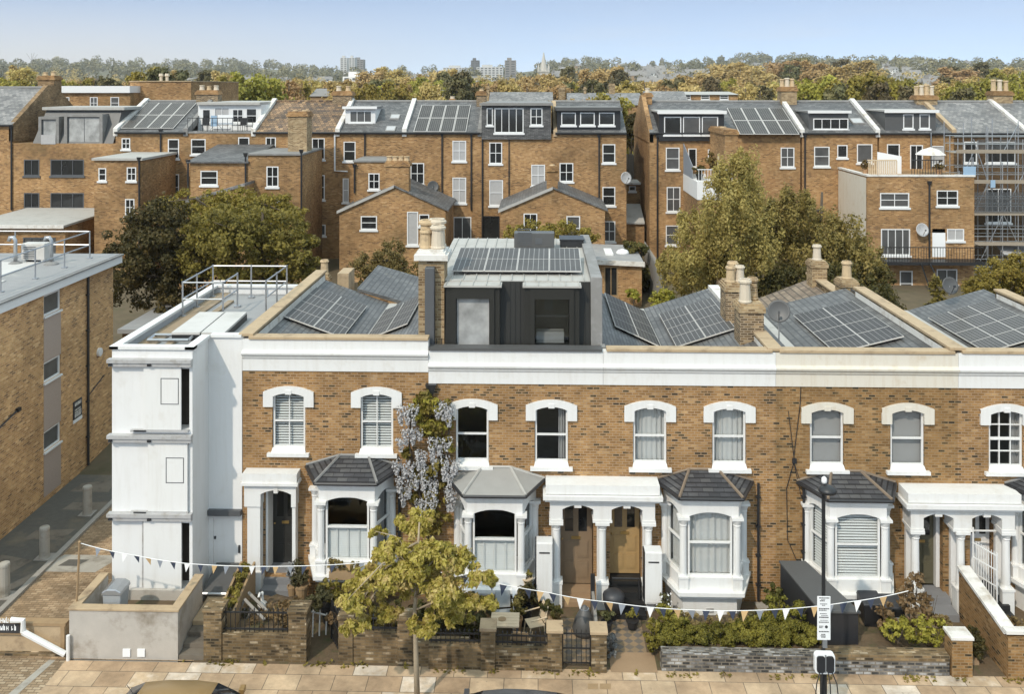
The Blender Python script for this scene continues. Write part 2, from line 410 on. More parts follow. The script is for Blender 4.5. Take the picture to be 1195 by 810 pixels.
leafmat('far_autumn', [(.25, .175, .065), (.45, .315, .115), (.62, .46, .22)], .06, .3)
leafmat('far_green', [(.14, .125, .035), (.30, .255, .05), (.46, .38, .08)], .07, .3)
leafmat('far_dark', [(.07, .068, .03), (.13, .115, .05), (.24, .19, .09)], .05, .2)
leafmat('far_grey', [(.09, .082, .052), (.15, .128, .072), (.26, .20, .10)], .012, .2)

def glassmat():
    t = NT('window_glass')
    g = t.n('ShaderNodeNewGeometry')
    d = t.n('ShaderNodeVectorMath', {0: g.outputs['Incoming'], 1: g.outputs['Normal']}, operation='DOT_PRODUCT').outputs['Value']
    f = t.math('ADD', t.math('MULTIPLY', t.math('POWER', t.math('SUBTRACT', 1., t.math('ABSOLUTE', d)), 5.), .9), .06)
    tr = t.n('ShaderNodeBsdfTransparent', {'Color': (.86, .88, .88, 1)})
    gl = t.n('ShaderNodeBsdfGlossy', {'Color': (.9, .95, 1, 1), 'Roughness': .03})
    mx = t.n('ShaderNodeMixShader', {0: f, 1: tr.outputs[0], 2: gl.outputs[0]})
    t.t.links.new(mx.outputs[0], t.out.inputs[0])
glassmat()
def pane(name, col, var=.4, scale=1.5, rough=.06):
    t = NT(name); p = t.pos()
    c = t.mix(t.noise(p, scale, 3), [x * (1 - var) for x in col], [x * (1 + var) for x in col])
    t.bsdf(c, rough, bump=t.noise(p, 1.2, 1), bstr=.05, bdist=.05, **{'Specular IOR Level': .6})
pane('pane_dark', (.018, .019, .02)); pane('pane_mid', (.085, .085, .085)); pane('pane_net', (.40, .39, .38), .12, 6, .2)
pane('pane_frost', (.34, .34, .33), .75, 1.9, .1)  # pale frosted glass; its strong mottling is painted cloud reflection

def solarmat(name, base, line, nx=6, ny=10):
    t = NT(name)
    uv = t.n('ShaderNodeUVMap').outputs[0]
    s = t.n('ShaderNodeSeparateXYZ', {0: uv}).outputs
    def line_at(v, n, w):
        fr = t.math('FRACT', t.math('MULTIPLY', v, n))
        return t.math('LESS_THAN', t.math('MINIMUM', fr, t.math('SUBTRACT', 1., fr)), w)
    l = t.math('MAXIMUM', line_at(s[0], nx, .045), t.math('MULTIPLY', line_at(s[1], ny, .03), .5))
    c = t.mix(l, base, line)
    c = t.mix(t.noise(t.pos(), 1.3, 4), c, t.mix(.2, c, (.3, .28, .25)))
    t.bsdf(c, .4, **{'Specular IOR Level': .1})
solarmat('solar_cell', (.045, .042, .039), (.34, .33, .32))
solarmat('solar_cell_dark', (.026, .024, .023), (.26, .25, .24))

def checker():
    t = NT('checker_tile'); p = t.pos()
    v = t.n('ShaderNodeMapping', {0: p, 'Rotation': (0, 0, R(45))}).outputs[0]
    ck = t.n('ShaderNodeTexChecker', {'Vector': v, 'Scale': 5.2, 'Color1': (.10, .095, .10, 1), 'Color2': (.32, .21, .115, 1)})
    c = t.mix(t.noise(p, 3., 4), ck.outputs[0], (.17, .13, .08))
    t.bsdf(c, .7)
checker()
def net():
    t = NT('debris_net'); p = t.pos()
    d = t.n('ShaderNodeBsdfDiffuse', {'Color': (.10, .105, .11, 1)})
    tr = t.n('ShaderNodeBsdfTransparent')
    mx = t.n('ShaderNodeMixShader', {0: .5, 1: tr.outputs[0], 2: d.outputs[0]})
    t.t.links.new(mx.outputs[0], t.out.inputs[0])
net()

brick('shaded_brick', [(p, tuple(x * .3 for x in c)) for p, c in YB2], (.09, .07, .05), ms=.009, bump=.2)  # back brick darkened: deep shade behind the scaffold is put into the colour
plain('dirty_stone', (.16, .135, .105), .9, .3, 3, dirt=(.06, .05, .04), dscale=2.)
# ---------------------------------------------------------------- building helpers
def wall_y(mb, x0, x1, z0, z1, y, holes=(), depth=.12, m=0, mr=None, extra_x=()):
    """a wall face at y looking to -y with rectangular openings and reveals"""
    mr = m if mr is None else mr
    xs = sorted(set([x0, x1] + [min(max(v, x0), x1) for h in holes for v in h[:2]]))
    zs = sorted(set([z0, z1] + [min(max(v, z0), z1) for h in holes for v in h[2:4]]))
    for a, b in zip(xs, xs[1:]):
        for c, d in zip(zs, zs[1:]):
            if b - a < 1e-5 or d - c < 1e-5: continue
            mx, mz = (a + b) / 2, (c + d) / 2
            if any(h[0] < mx < h[1] and h[2] < mz < h[3] for h in holes): continue
            mb.q((a, y, c), (b, y, c), (b, y, d), (a, y, d), m=m)
    for h in holes:
        a, b, c, d = h[:4]; e = y + (h[4] if len(h) > 4 else depth)
        mb.q((a, y, c), (a, y, d), (a, e, d), (a, e, c), m=mr)
        mb.q((b, y, d), (b, y, c), (b, e, c), (b, e, d), m=mr)
        mb.q((a, y, d), (b, y, d), (b, e, d), (a, e, d), m=mr)
        mb.q((a, y, c), (a, e, c), (b, e, c), (b, y, c), m=mr)
def bars(mb, x0, x1, z0, z1, y0, y1, fr=.05, nx=1, nz=1, mid=None, bar=.028, rail=.045, bot=None, m=0):
    bot = fr if bot is None else bot
    mb.box(x0, x0 + fr, y0, y1, z0, z1, m); mb.box(x1 - fr, x1, y0, y1, z0, z1, m)
    mb.box(x0 + fr, x1 - fr, y0 + .003, y1 - .003, z1 - fr, z1, m); mb.box(x0 + fr, x1 - fr, y0 + .003, y1 - .003, z0, z0 + bot, m)
    for k in range(1, nx):
        x = x0 + (x1 - x0) * k / nx
        mb.box(x - bar / 2, x + bar / 2, y0 + .006, y1 - .006, z0 + bot, z1 - fr, m)
    for k in range(1, nz):
        z = z0 + bot + (z1 - fr - z0 - bot) * k / nz
        mb.box(x0 + fr, x1 - fr, y0 + .009, y1 - .009, z - bar / 2, z + bar / 2, m)
    if mid:
        z = z0 + (z1 - z0) * mid
        mb.box(x0 + fr, x1 - fr, y0 - .012, y1 - .012, z - rail / 2, z + rail / 2, m)
def curtain_mb(mb, x0, x1, z0, z1, y, waves=9, amp=.035, gap=None):
    n = int((x1 - x0) / .022) + 2
    ph = random.uniform(0, 6)
    pr = None
    for k in range(n):
        x = x0 + (x1 - x0) * k / (n - 1)
        yy = y + amp * math.sin(ph + waves * 6.283 * k / (n - 1) + 1.3 * math.sin(k * .11)) * (.6 + .4 * math.sin(k * .23))
        if pr is not None and not (gap and gap[0] < x < gap[1]):
            mb.q((pr[0], pr[1], z0), (x, yy, z0), (x, yy, z1), (pr[0], pr[1], z1))
        pr = (x, yy)
def front_sash(par, xf, x0, x1, z0, z1, y, fill='curtain', nx=1, nz=1, mid=.48, flat=False, label=None, bot=.06, split=None):
    """white sash with real glass and what hangs behind it; returns the part other pieces hang under"""
    mb = MB(xf); bars(mb, x0, x1, z0, z1, y + .06, y + .13, .055, nx, nz, mid, bot=bot)
    w = mb.build('window_frame' if flat else 'window', 'white_paint', par)
    if label: w['label'] = label
    h = par if flat else w
    g = MB(xf); g.q((x0 + .05, y + .10, z0 + .05), (x1 - .05, y + .10, z0 + .05), (x1 - .05, y + .10, z1 - .05), (x0 + .05, y + .10, z1 - .05))
    g.build('pane', 'window_glass', h)
    if fill in ('curtain', 'curtain_grey'):
        c = MB(xf); curtain_mb(c, x0 + .02, x1 - .02, z0 + .02, z1, y + .24, waves=7 if x1 - x0 > .7 else 4)
        c.build('curtain', fill, h, smooth=True)
    elif fill == 'blind':
        c = MB(xf); n = int((z1 - z0) / .078)
        for k in range(n):
            z = z0 + .03 + k * .078
            c.q((x0 + .03, y + .175, z), (x1 - .03, y + .175, z), (x1 - .03, y + .215, z + .038), (x0 + .03, y + .215, z + .038))
        c.build('blind', 'blind_white', h)
    elif fill == 'half':
        c = MB(xf); zt = z0 + (z1 - z0) * mid
        n = int((zt - z0) / .05)
        for k in range(n):
            z = z0 + .02 + k * .05
            c.q((x0 + .03, y + .175, z), (x1 - .03, y + .175, z), (x1 - .03, y + .195, z + .046), (x0 + .03, y + .195, z + .046))
        for k in range(5):
            x = x0 + (x1 - x0) * k / 4
            c.box(max(x - .025, x0), min(x + .025, x1), y + .15, y + .172, z0, zt)
        c.build('shutter', 'blind_white', h)
    elif fill == 'side':
        c = MB(xf); curtain_mb(c, x0 + (x1 - x0) * .72, x1 - .02, z0 + .02, z1, y + .24, waves=3)
        c.build('curtain', 'curtain_grey', h, smooth=True)
    elif fill == 'screen':
        c = MB(xf); c.box(x0 + .03, x1 - .03, y + .22, y + .235, z0 + .03, z1 - .03)
        c.build('roller_blind', 'curtain_grey', h)
    return w
def arc(x0, x1, zs, rise, n=12):
    out = []
    c = (x0 + x1) / 2; h = (x1 - x0) / 2
    for k in range(n + 1):
        u = -1 + 2 * k / n
        out.append((c + u * h, zs + rise * (1 - u * u)))
    return out
def hood_mb(x0, x1, zbot, zspring, rise, inx0, inx1, inz, inrise, y0, y1, xf=None):
    """a stucco window hood with an arched top, dropped ears and an arched soffit"""
    mb = MB(xf); n = 12
    o = arc(x0, x1, zspring, rise, n); i = arc(inx0, inx1, inz, inrise, n)
    # map: ears
    for k in range(n):
        a, b, c, d = o[k], o[k + 1], i[k + 1], i[k]
        mb.q((d[0], y0, d[1]), (c[0], y0, c[1]), (b[0], y0, b[1]), (a[0], y0, a[1]))
        mb.q((a[0], y0, a[1]), (b[0], y0, b[1]), (b[0], y1, b[1]), (a[0], y1, a[1]))
        mb.q((d[0], y0, d[1]), (d[0], y1, d[1]), (c[0], y1, c[1]), (c[0], y0, c[1]))
    for xa, xb, za in ((x0, inx0, i[0][1]), (inx1, x1, i[-1][1])):
        xo = x0 if xa == x0 else x1
        mb.box(xa, xb, y0, y1, zbot, min(za, zspring) - .0)
        lo = min(za, zspring); mb.q((xa, y0, lo), (xb, y0, lo), (xb, y0, za if xa == x0 else zspring), (xa, y0, zspring if xa == x0 else za))
    # small keystone
    cx = (inx0 + inx1) / 2
    mb.box(cx - .09, cx + .09, y0 - .02, y1, inz + inrise - .035, inz + inrise + .09)
    return mb
def front_window(h, pxc, Y, ztop, zbot, w, fill, nx=1, nz=1, label=None, mid=.48, cream=False):
    x0, x1 = pxc - w / 2, pxc + w / 2
    mt = 'cream_paint' if cream else 'white_paint'
    win = front_sash(h, None, x0, x1, zbot + .02, ztop, Y, fill, nx, nz, mid, label=label)
    mb = hood_mb(x0 - .27, x1 + .27, ztop - .42, ztop + .02, .17, x0 + .02, x1 - .02, ztop - .11, .10, Y - .07, Y + .055)
    mb.build('hood', mt, win)
    mb = MB()
    mb.hexa([(x0 - .03, Y - .07, zbot - .10), (x1 + .03, Y - .07, zbot - .10), (x1 + .03, Y + .11, zbot - .10), (x0 - .03, Y + .11, zbot - .10),
             (x0 + .0, Y + .0, zbot + .03), (x1 - .0, Y + .0, zbot + .03), (x1 - .0, Y + .11, zbot + .03), (x0 + .0, Y + .11, zbot + .03)])
    mb.box(x0 - .14, x1 + .14, Y - .13, Y + .05, zbot - .20, zbot - .102)
    mb.build('sill', 'white_paint', win)
    return win
def face_xf(p, q):
    """local frame: x runs from p to q, y points inward (left of travel), z up"""
    p, q = Vector((p[0], p[1], 0)), Vector((q[0], q[1], 0)); u = (q - p).normalized(); n = Vector((-u.y, u.x, 0))
    return Matrix(((u.x, n.x, 0, p.x), (u.y, n.y, 0, p.y), (0, 0, 1, 0), (0, 0, 0, 1))), (q - p).length
def offset_poly(P, d):
    """bay plan P0..P3 pushed outwards by d"""
    (a, b, c, e) = P
    return [(a[0] - d, a[1]), (b[0] - d * .62, b[1] - d), (c[0] + d * .62, c[1] - d), (e[0] + d, e[1])]
def bay_window(h, xc, dz, fills, mats, label, roofmat='slate_bay', hipmat='lead', zroof=3.84, base='white_paint', basez=0.0, plant=None):
    """three-sided stucco bay with columns, arched sashes, a deep sill and a hipped roof"""
    P = [(xc - 1.17, 0.0), (xc - .79, -1.05), (xc + .79, -1.05), (xc + 1.17, 0.0)]
    z0, z1, z2, z3 = .76 + dz, .90 + dz, 3.08 + dz, 3.48 + dz
    mb = MB(); mb.prism([(p[0], p[1]) for p in offset_poly(P, .02)], z1, z1 + .34, 'z', 0)
    mb.prism(offset_poly(P, .20), z0 + .035, z1, 'z', 0); mb.prism(offset_poly(P, .12), z0 - .05, z0 + .035, 'z', 0)
    bay = mb.build('bay_window', 'white_paint', h); bay['label'] = label
    mb = MB(); mb.prism(offset_poly(P, -.06), basez - .2, z0 - .05, 'z', 0)
    if base == 'white_paint':
        mb.box(xc - .1, xc + .1, -1.0 - .012, -.98, basez + .28, basez + .40, 1)
    mb.build('plinth', [base, 'steel_channel'], bay)
    # entablature with three arched heads
    en = MB(); col = MB()
    for k in range(3):
        xf, L = face_xf(P[k], P[k + 1]); g = MB(xf)
        a, b = (.17, L - .17) if k == 1 else (.15, L - .15)
        top = arc(a, b, z2 - .14, .13, 10)
        for j in range(10):
            (xa, za), (xb, zb) = top[j], top[j + 1]
            g.q((xa, 0, za), (xb, 0, zb), (xb, 0, z3), (xa, 0, z3)); g.q((xa, 0, za), (xa, .16, za), (xb, .16, zb), (xb, 0, zb))
        g.q((0, 0, z2 - .2), (a, 0, z2 - .2), (a, 0, z3), (0, 0, z3)); g.q((b, 0, z2 - .2), (L, 0, z2 - .2), (L, 0, z3), (b, 0, z3))
        g.box(-.02, L + .02, -.035, .02, z3 - .17, z3 - .10); g.box(-.03, L + .03, -.07, .02, z3 - .10, z3)
        i = len(en.v); en.v += g.v; en.f += [tuple(i + t for t in f) for f in g.f]; en.m += g.m
        front_sash(bay, xf, a + .0, b - .0, z1 + .34, z2 - .0, .0, fills[k], mid=.52, flat=True)
    en.build('entablature', 'white_paint', bay)
    for k, p in enumerate(P):
        for dx in ((0,) if k in (1, 2) else (0,)):
            yy = p[1] + (.05 if k in (1, 2) else -.06); x = p[0] + (.04 if k == 1 else -.04 if k == 2 else .03 if k == 0 else -.03)
            c = MB()
            s = .13
            c.box(x - s, x + s, yy - s, yy + s, z1 + .001, z1 + .33); c.box(x - s - .02, x + s + .02, yy - s - .02, yy + s + .02, z1 + .33, z1 + .38)
            c.lathe((x, yy, 0), [(.115, z1 + .38), (.10, z1 + .45), (.095, z2 - .42), (.11, z2 - .38), (.10, z2 - .35), (.12, z2 - .30), (.165, z2 - .2)], 12)
            c.box(x - .165, x + .165, yy - .165, yy + .165, z2 - .2, z2 - .13)
            c.build('column', 'white_paint', bay, smooth=False)
    # roof
    E = offset_poly(P, .15); E = [(E[0][0] - .10, E[0][1] - .005), E[1], E[2], (E[3][0] + .10, E[3][1] - .005)]
    zr = zroof + dz; ze = z3 + .06
    A, B = (xc - .42, -.02, zr), (xc + .42, -.02, zr)
    e = [(p[0], p[1], ze) for p in E]
    mb = MB(); mb.q(e[0], e[1], A); mb.q(e[1], e[2], B, A); mb.q(e[2], e[3], B)
    for k in range(3):
        p, q = e[k], e[k + 1]
        mb.q((p[0], p[1], ze - .05), (q[0], q[1], ze - .05), q, p)
    mb.q(*[(p[0], p[1], ze - .05) for p in E])
    rf = mb.build('roof', roofmat, bay)
    hp = MB()
    for p, q in ((e[0], A), (e[1], A), (e[2], B), (e[3], B), (A, B)):
        d = .018; hp.tube([(p[0], p[1], p[2] + d), (q[0], q[1], q[2] + d)], .042, 5)
    hp.build('hip', hipmat, bay)
    gt = MB()
    for k in range(3):
        gt.tube([(e[k][0], e[k][1] - .03, ze - .03), (e[k + 1][0], e[k + 1][1] - .03, ze - .03)], .045, 6)
    gt.build('gutter', 'black_plastic', bay)
    return bay
def column_mb(x, y, z0, z1, r=.12, ped=.55):
    c = MB(); s = r * 1.45
    c.box(x - s, x + s, y - s, y + s, z0, z0 + ped); c.box(x - s - .02, x + s + .02, y - s - .02, y + s + .02, z0 + ped, z0 + ped + .06)
    c.lathe((x, y, 0), [(r * 1.25, z0 + ped + .06), (r * 1.05, z0 + ped + .14), (r * .92, z1 - .28), (r * 1.1, z1 - .25), (r * 1.0, z1 - .22), (r * 1.25, z1 - .16), (r * 1.6, z1 - .08)], 14)
    c.box(x - r * 1.75, x + r * 1.75, y - r * 1.75, y + r * 1.75, z1 - .08, z1)
    return c
def panel_door(par, x0, x1, z0, z1, y, mat, glaz='two', label=None):
    mb = MB(); mb.box(x0, x1, y, y + .05, z0, z1)
    w = x1 - x0; hgt = z1 - z0
    for a, b in ((.12, .45), (.55, .88)):
        for c, d in ((.06, .24), (.28, .46)):
            mb.box(x0 + w * a, x0 + w * b, y - .018, y - .001, z0 + hgt * c, z0 + hgt * d)
            mb.box(x0 + w * (a + .03), x0 + w * (b - .03), y - .030, y - .019, z0 + hgt * (c + .02), z0 + hgt * (d - .02))
    o = mb.build('door', mat, par)
    if label: o['label'] = label
    g = MB()
    for a, b in ((.16, .42), (.58, .84)):
        g.box(x0 + w * a, x0 + w * b, y - .012, y - .001, z0 + hgt * .56, z0 + hgt * .95)
    g.build('pane', 'pane_dark', o)
    g = MB(); g.box(x0 + w * .36, x0 + w * .64, y - .03, y - .001, z0 + hgt * .475, z0 + hgt * .505); g.build('letterbox', 'brass', o)
    g = MB(); g.lathe((x0 + w * .08, y - .04, z0 + hgt * .48), [(.02, -.02), (.035, 0), (.02, .02)], 8); g.build('handle', 'brass', o)
    return o
def slab(mb, a, b, c, d, th, m=0):
    """a roof slope from four top corners, with thickness straight down"""
    lo = [(p[0], p[1], p[2] - th) for p in (a, b, c, d)]
    mb.hexa(lo + [a, b, c, d], m)
def chimney(par, x0, x1, y0, y1, z0, z1, pots, mat='chimney_brick', cap='chimney_brick_pale', potmats=('pot_buff',), cap_h=.28, ov=.05, potz=.62, pw=1.15):
    mb = MB(); mb.box(x0, x1, y0, y1, z0, z1 - cap_h)
    mb.box(x0 - ov, x1 + ov, y0 - ov, y1 + ov, z1 - cap_h, z1 - cap_h * .45, 1)
    mb.box(x0 - ov * .3, x1 + ov * .3, y0 - ov * .3, y1 + ov * .3, z1 - cap_h * .45, z1 - .06, 1)
    mb.box(x0 + .03, x1 - .03, y0 + .03, y1 - .03, z1 - .06, z1, 1)
    c = mb.build('chimney', [mat, cap], par)
    for k, (px, py, s) in enumerate(pots):
        p = MB(); hh = potz * s
        w = s * pw; p.lathe((px, py, z1 - .01), [(.15 * w, 0), (.165 * w, .05), (.145 * w, .1), (.125 * w, hh * .8), (.16 * w, hh * .84), (.165 * w, hh * .92), (.14 * w, hh * .95), (.135 * w, hh), (.10 * w, hh), (.095 * w, hh * .7)], 12)
        p.build('chimney_pot', potmats[k % len(potmats)], c, smooth=False)
    return c
def solar_array(label, tl, tr, br, bl, nu, nv, mat='solar_cell', group=None, lift=.12, frame='pale_sheet', gap=.012):
    """panels laid on the quad tl,tr,br,bl (metres): nu across, nv down; each panel a part"""
    tl, tr, br, bl = map(Vector, (tl, tr, br, bl))
    nrm = (tr - tl).cross(bl - tl).normalized()
    if nrm.z < 0: nrm = -nrm
    root = thing('solar_array', label, 'solar panels', tuple((bl + br) / 2), group)
    def P(u, v, h): return tl * (1-u) * (1-v) + tr * u * (1-v) + br * u * v + bl * (1-u) * v + nrm * (lift + h)
    for i in range(nu):
        for j in range(nv):
            u0, u1, v0, v1 = i / nu, (i + 1) / nu, j / nv, (j + 1) / nv
            du, dv = gap / (tr - tl).length, gap / (bl - tl).length
            u0 += du * .5; u1 -= du * .5; v0 += dv * .5; v1 -= dv * .5
            mb = MB()
            mb.hexa([P(u0, v1, -.04), P(u1, v1, -.04), P(u1, v0, -.04), P(u0, v0, -.04), P(u0, v1, 0), P(u1, v1, 0), P(u1, v0, 0), P(u0, v0, 0)], 1)
            eu, ev = du * 1.1, dv * 1.1
            mb.q(P(u0 + eu, v1 - ev, .003), P(u1 - eu, v1 - ev, .003), P(u1 - eu, v0 + ev, .003), P(u0 + eu, v0 + ev, .003), m=0, uv=[(0, 0), (1, 0), (1, 1), (0, 1)])
            mb.build('solar_panel', [mat, frame], root)
    mb = MB()
    for u in (.12, .88):
        mb.hexa([P(u - .01, 1, -lift), P(u + .01, 1, -lift), P(u + .01, 0, -lift), P(u - .01, 0, -lift), P(u - .01, 1, -.045), P(u + .01, 1, -.045), P(u + .01, 0, -.045), P(u - .01, 0, -.045)])
    mb.build('mounting_rail', 'black_metal', root)
    return root
def sat_dish(label, loc, face, r=.32, pole=.5, mat='anthracite', group='satellite dishes'):
    d = thing('satellite_dish', label, 'satellite dish', loc, group)
    f = Vector(face).normalized(); q = f.to_track_quat('Z', 'Y').to_matrix().to_4x4()
    xf = Matrix.Translation(Vector(loc) + Vector((0, 0, pole))) @ q
    mb = MB(xf); prof = [(r * k / 6, .22 * r * (k / 6) ** 2) for k in range(7)] + [(r, .22 * r - .02)] + [(r * k / 6, .22 * r * (k / 6) ** 2 - .02) for k in range(6, -1, -1)]
    mb.lathe((0, 0, 0), [(max(a, .004), b) for a, b in prof], 18); mb.build('reflector', mat, d, smooth=True)
    mb = MB(xf); mb.tube([(0, -r * .8, .05), (0, -r * .2, r * .9)], .015, 5); mb.box(-.035, .035, -r * .2 - .04, -r * .2 + .04, r * .85, r * 1.05); mb.build('feed_arm', 'black_plastic', d)
    mb = MB(); mb.tube([loc, (loc[0], loc[1], loc[2] + pole)], .022, 6); mb.build('mast', 'galvanised', d)
    return d

# ---------------------------------------------------------------- the front terrace
XA0, XA, XB, XC, XD, XE = -8.74, -3.22, 1.90, 6.91, 12.15, 17.4
DEP = 9.6
def terrace_house(name, label, x0, x1, dz, wins, bayx, door, cream=False, brickmat='stock_brick', zpar=7.36, roof='butterfly', zg=0.):
    h = thing(name, label, 'house', ((x0 + x1) / 2, 0, 0), 'front terrace of stock brick houses')
    zc = 6.30 + dz
    holes = []
    for (pxc, fill, nx, nz, lab) in wins:
        xc = gx(pxc, 0); holes.append((xc - .49, xc + .49, 3.99 + dz, 5.66 + dz, .14))
    if bayx is not None: holes.append((bayx - 1.0, bayx + 1.0, 1.05 + dz, 3.0 + dz, .3))
    if door: holes.append(door)
    mb = MB(); wall_y(mb, x0, x1, -.3, zc, 0, holes, .14, 0)
    mb.box(x0, x1, DEP - .25, DEP, -.3, 6.2); mb.box(x0, x0 + .02, .3, DEP - .25, -.3, 6.2); mb.box(x1 - .02, x1, .3, DEP - .25, -.3, 6.2)
    mb.q((x0 + .02, .32, 3.35), (x1 - .02, .32, 3.35), (x1 - .02, DEP - .26, 3.35), (x0 + .02, DEP - .26, 3.35), m=1)
    mb.build('wall', [brickmat, 'room_dark'], h)
    for (pxc, fill, nx, nz, lab) in wins:
        front_window(h, gx(pxc, 0), 0, 5.66 + dz, 3.99 + dz, .96, fill, nx, nz, lab, cream=cream)
    # stucco cornice and parapet
    zp = zpar
    prof = [(.0, zc - .0), (-.035, zc), (-.035, zc + .36), (-.075, zc + .39), (-.085, zc + .44), (-.15, zc + .50), (-.16, zc + .55), (-.06, zc + .60), (-.045, zc + .62), (-.045, zp - .06), (.25, zp - .06), (.25, zc)]
    mb = MB(); mb.prism(prof, x0 + .004, x1 - .004, 'x'); mb.build('cornice', 'cream_paint' if cream else 'white_paint', h)
    return h
def butterfly(h, x0, x1, zr=7.12, zv=6.25, y0=.27, y1=DEP, xv=None, mat='slate_flat', coping=True, zp=7.36):
    xv = (x0 + x1) / 2 if xv is None else xv
    mb = MB()
    slab(mb, (x0, y0, zr), (xv - .12, y0, zv), (xv - .12, y1, zv), (x0, y1, zr), .12, 0)
    slab(mb, (xv + .12, y0, zv), (x1, y0, zr), (x1, y1, zr), (xv + .12, y1, zv), .12, 0)
    mb.box(xv - .16, xv + .16, y0, y1, zv - .12, zv + .015, 1)
    mb.build('roof', [mat, 'zinc_pale'], h)
    if coping:
        mb = MB(); mb.box(x0 + .002, x1 - .002, -.09, .30, zp - .058, zp + .03); mb.build('coping', 'coping_stone', h, bevel=.012)
def party(h, x, z=7.40, y0=-.02, y1=DEP, w=.17, lead=None, white=False):
    mb = MB(); mb.box(x - w, x + w, y0 + .33, y1, 6.1, z - .08, 0)
    mb.box(x - w - .05, x + w + .05, y0, y1 + .05, z - .079, z, 1)
    if lead: mb.box(x + (w if lead > 0 else -w - .012), x + (w + .012 if lead > 0 else -w), y0 + .35, y1 - .1, 6.9, z - .16, 2)
    o = mb.build('party_parapet', ['garden_brick', 'coping_stone', 'coping_white'], h, bevel=.012)
    return o

# House A ------------------------------------------------------------------
hA = terrace_house('terraced_house', 'brick terraced house with louvred blinds upstairs beside the white building, single black door', XA0, XA, .33,
    [(337, 'blind', 2, 1, None), (439.5, 'blind', 2, 1, None)], -5.42, (-8.05, -7.15, .55, 3.24, .62), zpar=7.62)
butterfly(hA, XA0 + .2, XA, zr=7.35, zv=6.4, xv=-5.75, zp=7.62)
party(hA, XA0 + .1, 7.72, lead=1)
bay_window(hA, -5.42, .30, ('side', 'half', 'screen'), None, 'white bay window with pot plants on its sill and a dark slate roof', base='garden_brick')
mb = MB()
mb.box(-8.62, -7.02, -.42, .0, 3.48, 3.74); mb.box(-8.66, -6.98, -.47, .0, 3.40, 3.479)
top = arc(-8.1, -7.2, 3.12, .12, 8)
for (xa, za), (xb, zb) in zip(top, top[1:]):
    mb.hexa([(xa, -.36, za), (xb, -.36, zb), (xb, .0, zb), (xa, .0, za), (xa, -.36, 3.4), (xb, -.36, 3.4), (xb, .0, 3.4), (xa, .0, 3.4)])
mb.box(-8.58, -8.1, -.36, .0, 2.75, 3.4); mb.box(-7.2, -7.06, -.36, .0, 2.75, 3.4); mb.box(-7.71, -7.59, -.38, -.05, 3.16, 3.4)
pA = mb.build('porch', 'white_paint', hA)
for xa, xb in ((-8.5, -8.12), (-7.48 + .3, -7.08)):
    c = MB(); c.box(xa, xb, -.32, -.02, .0, 2.75); c.box(xa - .04, xb + .04, -.36, -.01, .0, .85); c.build('pillar', 'white_paint', pA)
mb = MB(); mb.box(-8.045, -7.98, .0, .52, .68, 3.18); mb.box(-7.22, -7.155, .0, .52, .68, 3.18); mb.box(-8.045, -7.155, .0, .52, 3.181, 3.235); mb.build('lining', 'white_paint', pA)
panel_door(hA, -7.98, -7.22, .68, 3.18, .53, 'door_black', label='glossy black front door with brass letterbox')
mb = MB()
for k in range(4): mb.box(-8.1, -7.2, .5 - .32 * (k + 1), .55 if k == 0 else .5 - .32 * k, -.1, .68 - .16 * k)
mb.build('steps', 'slate_step', hA)

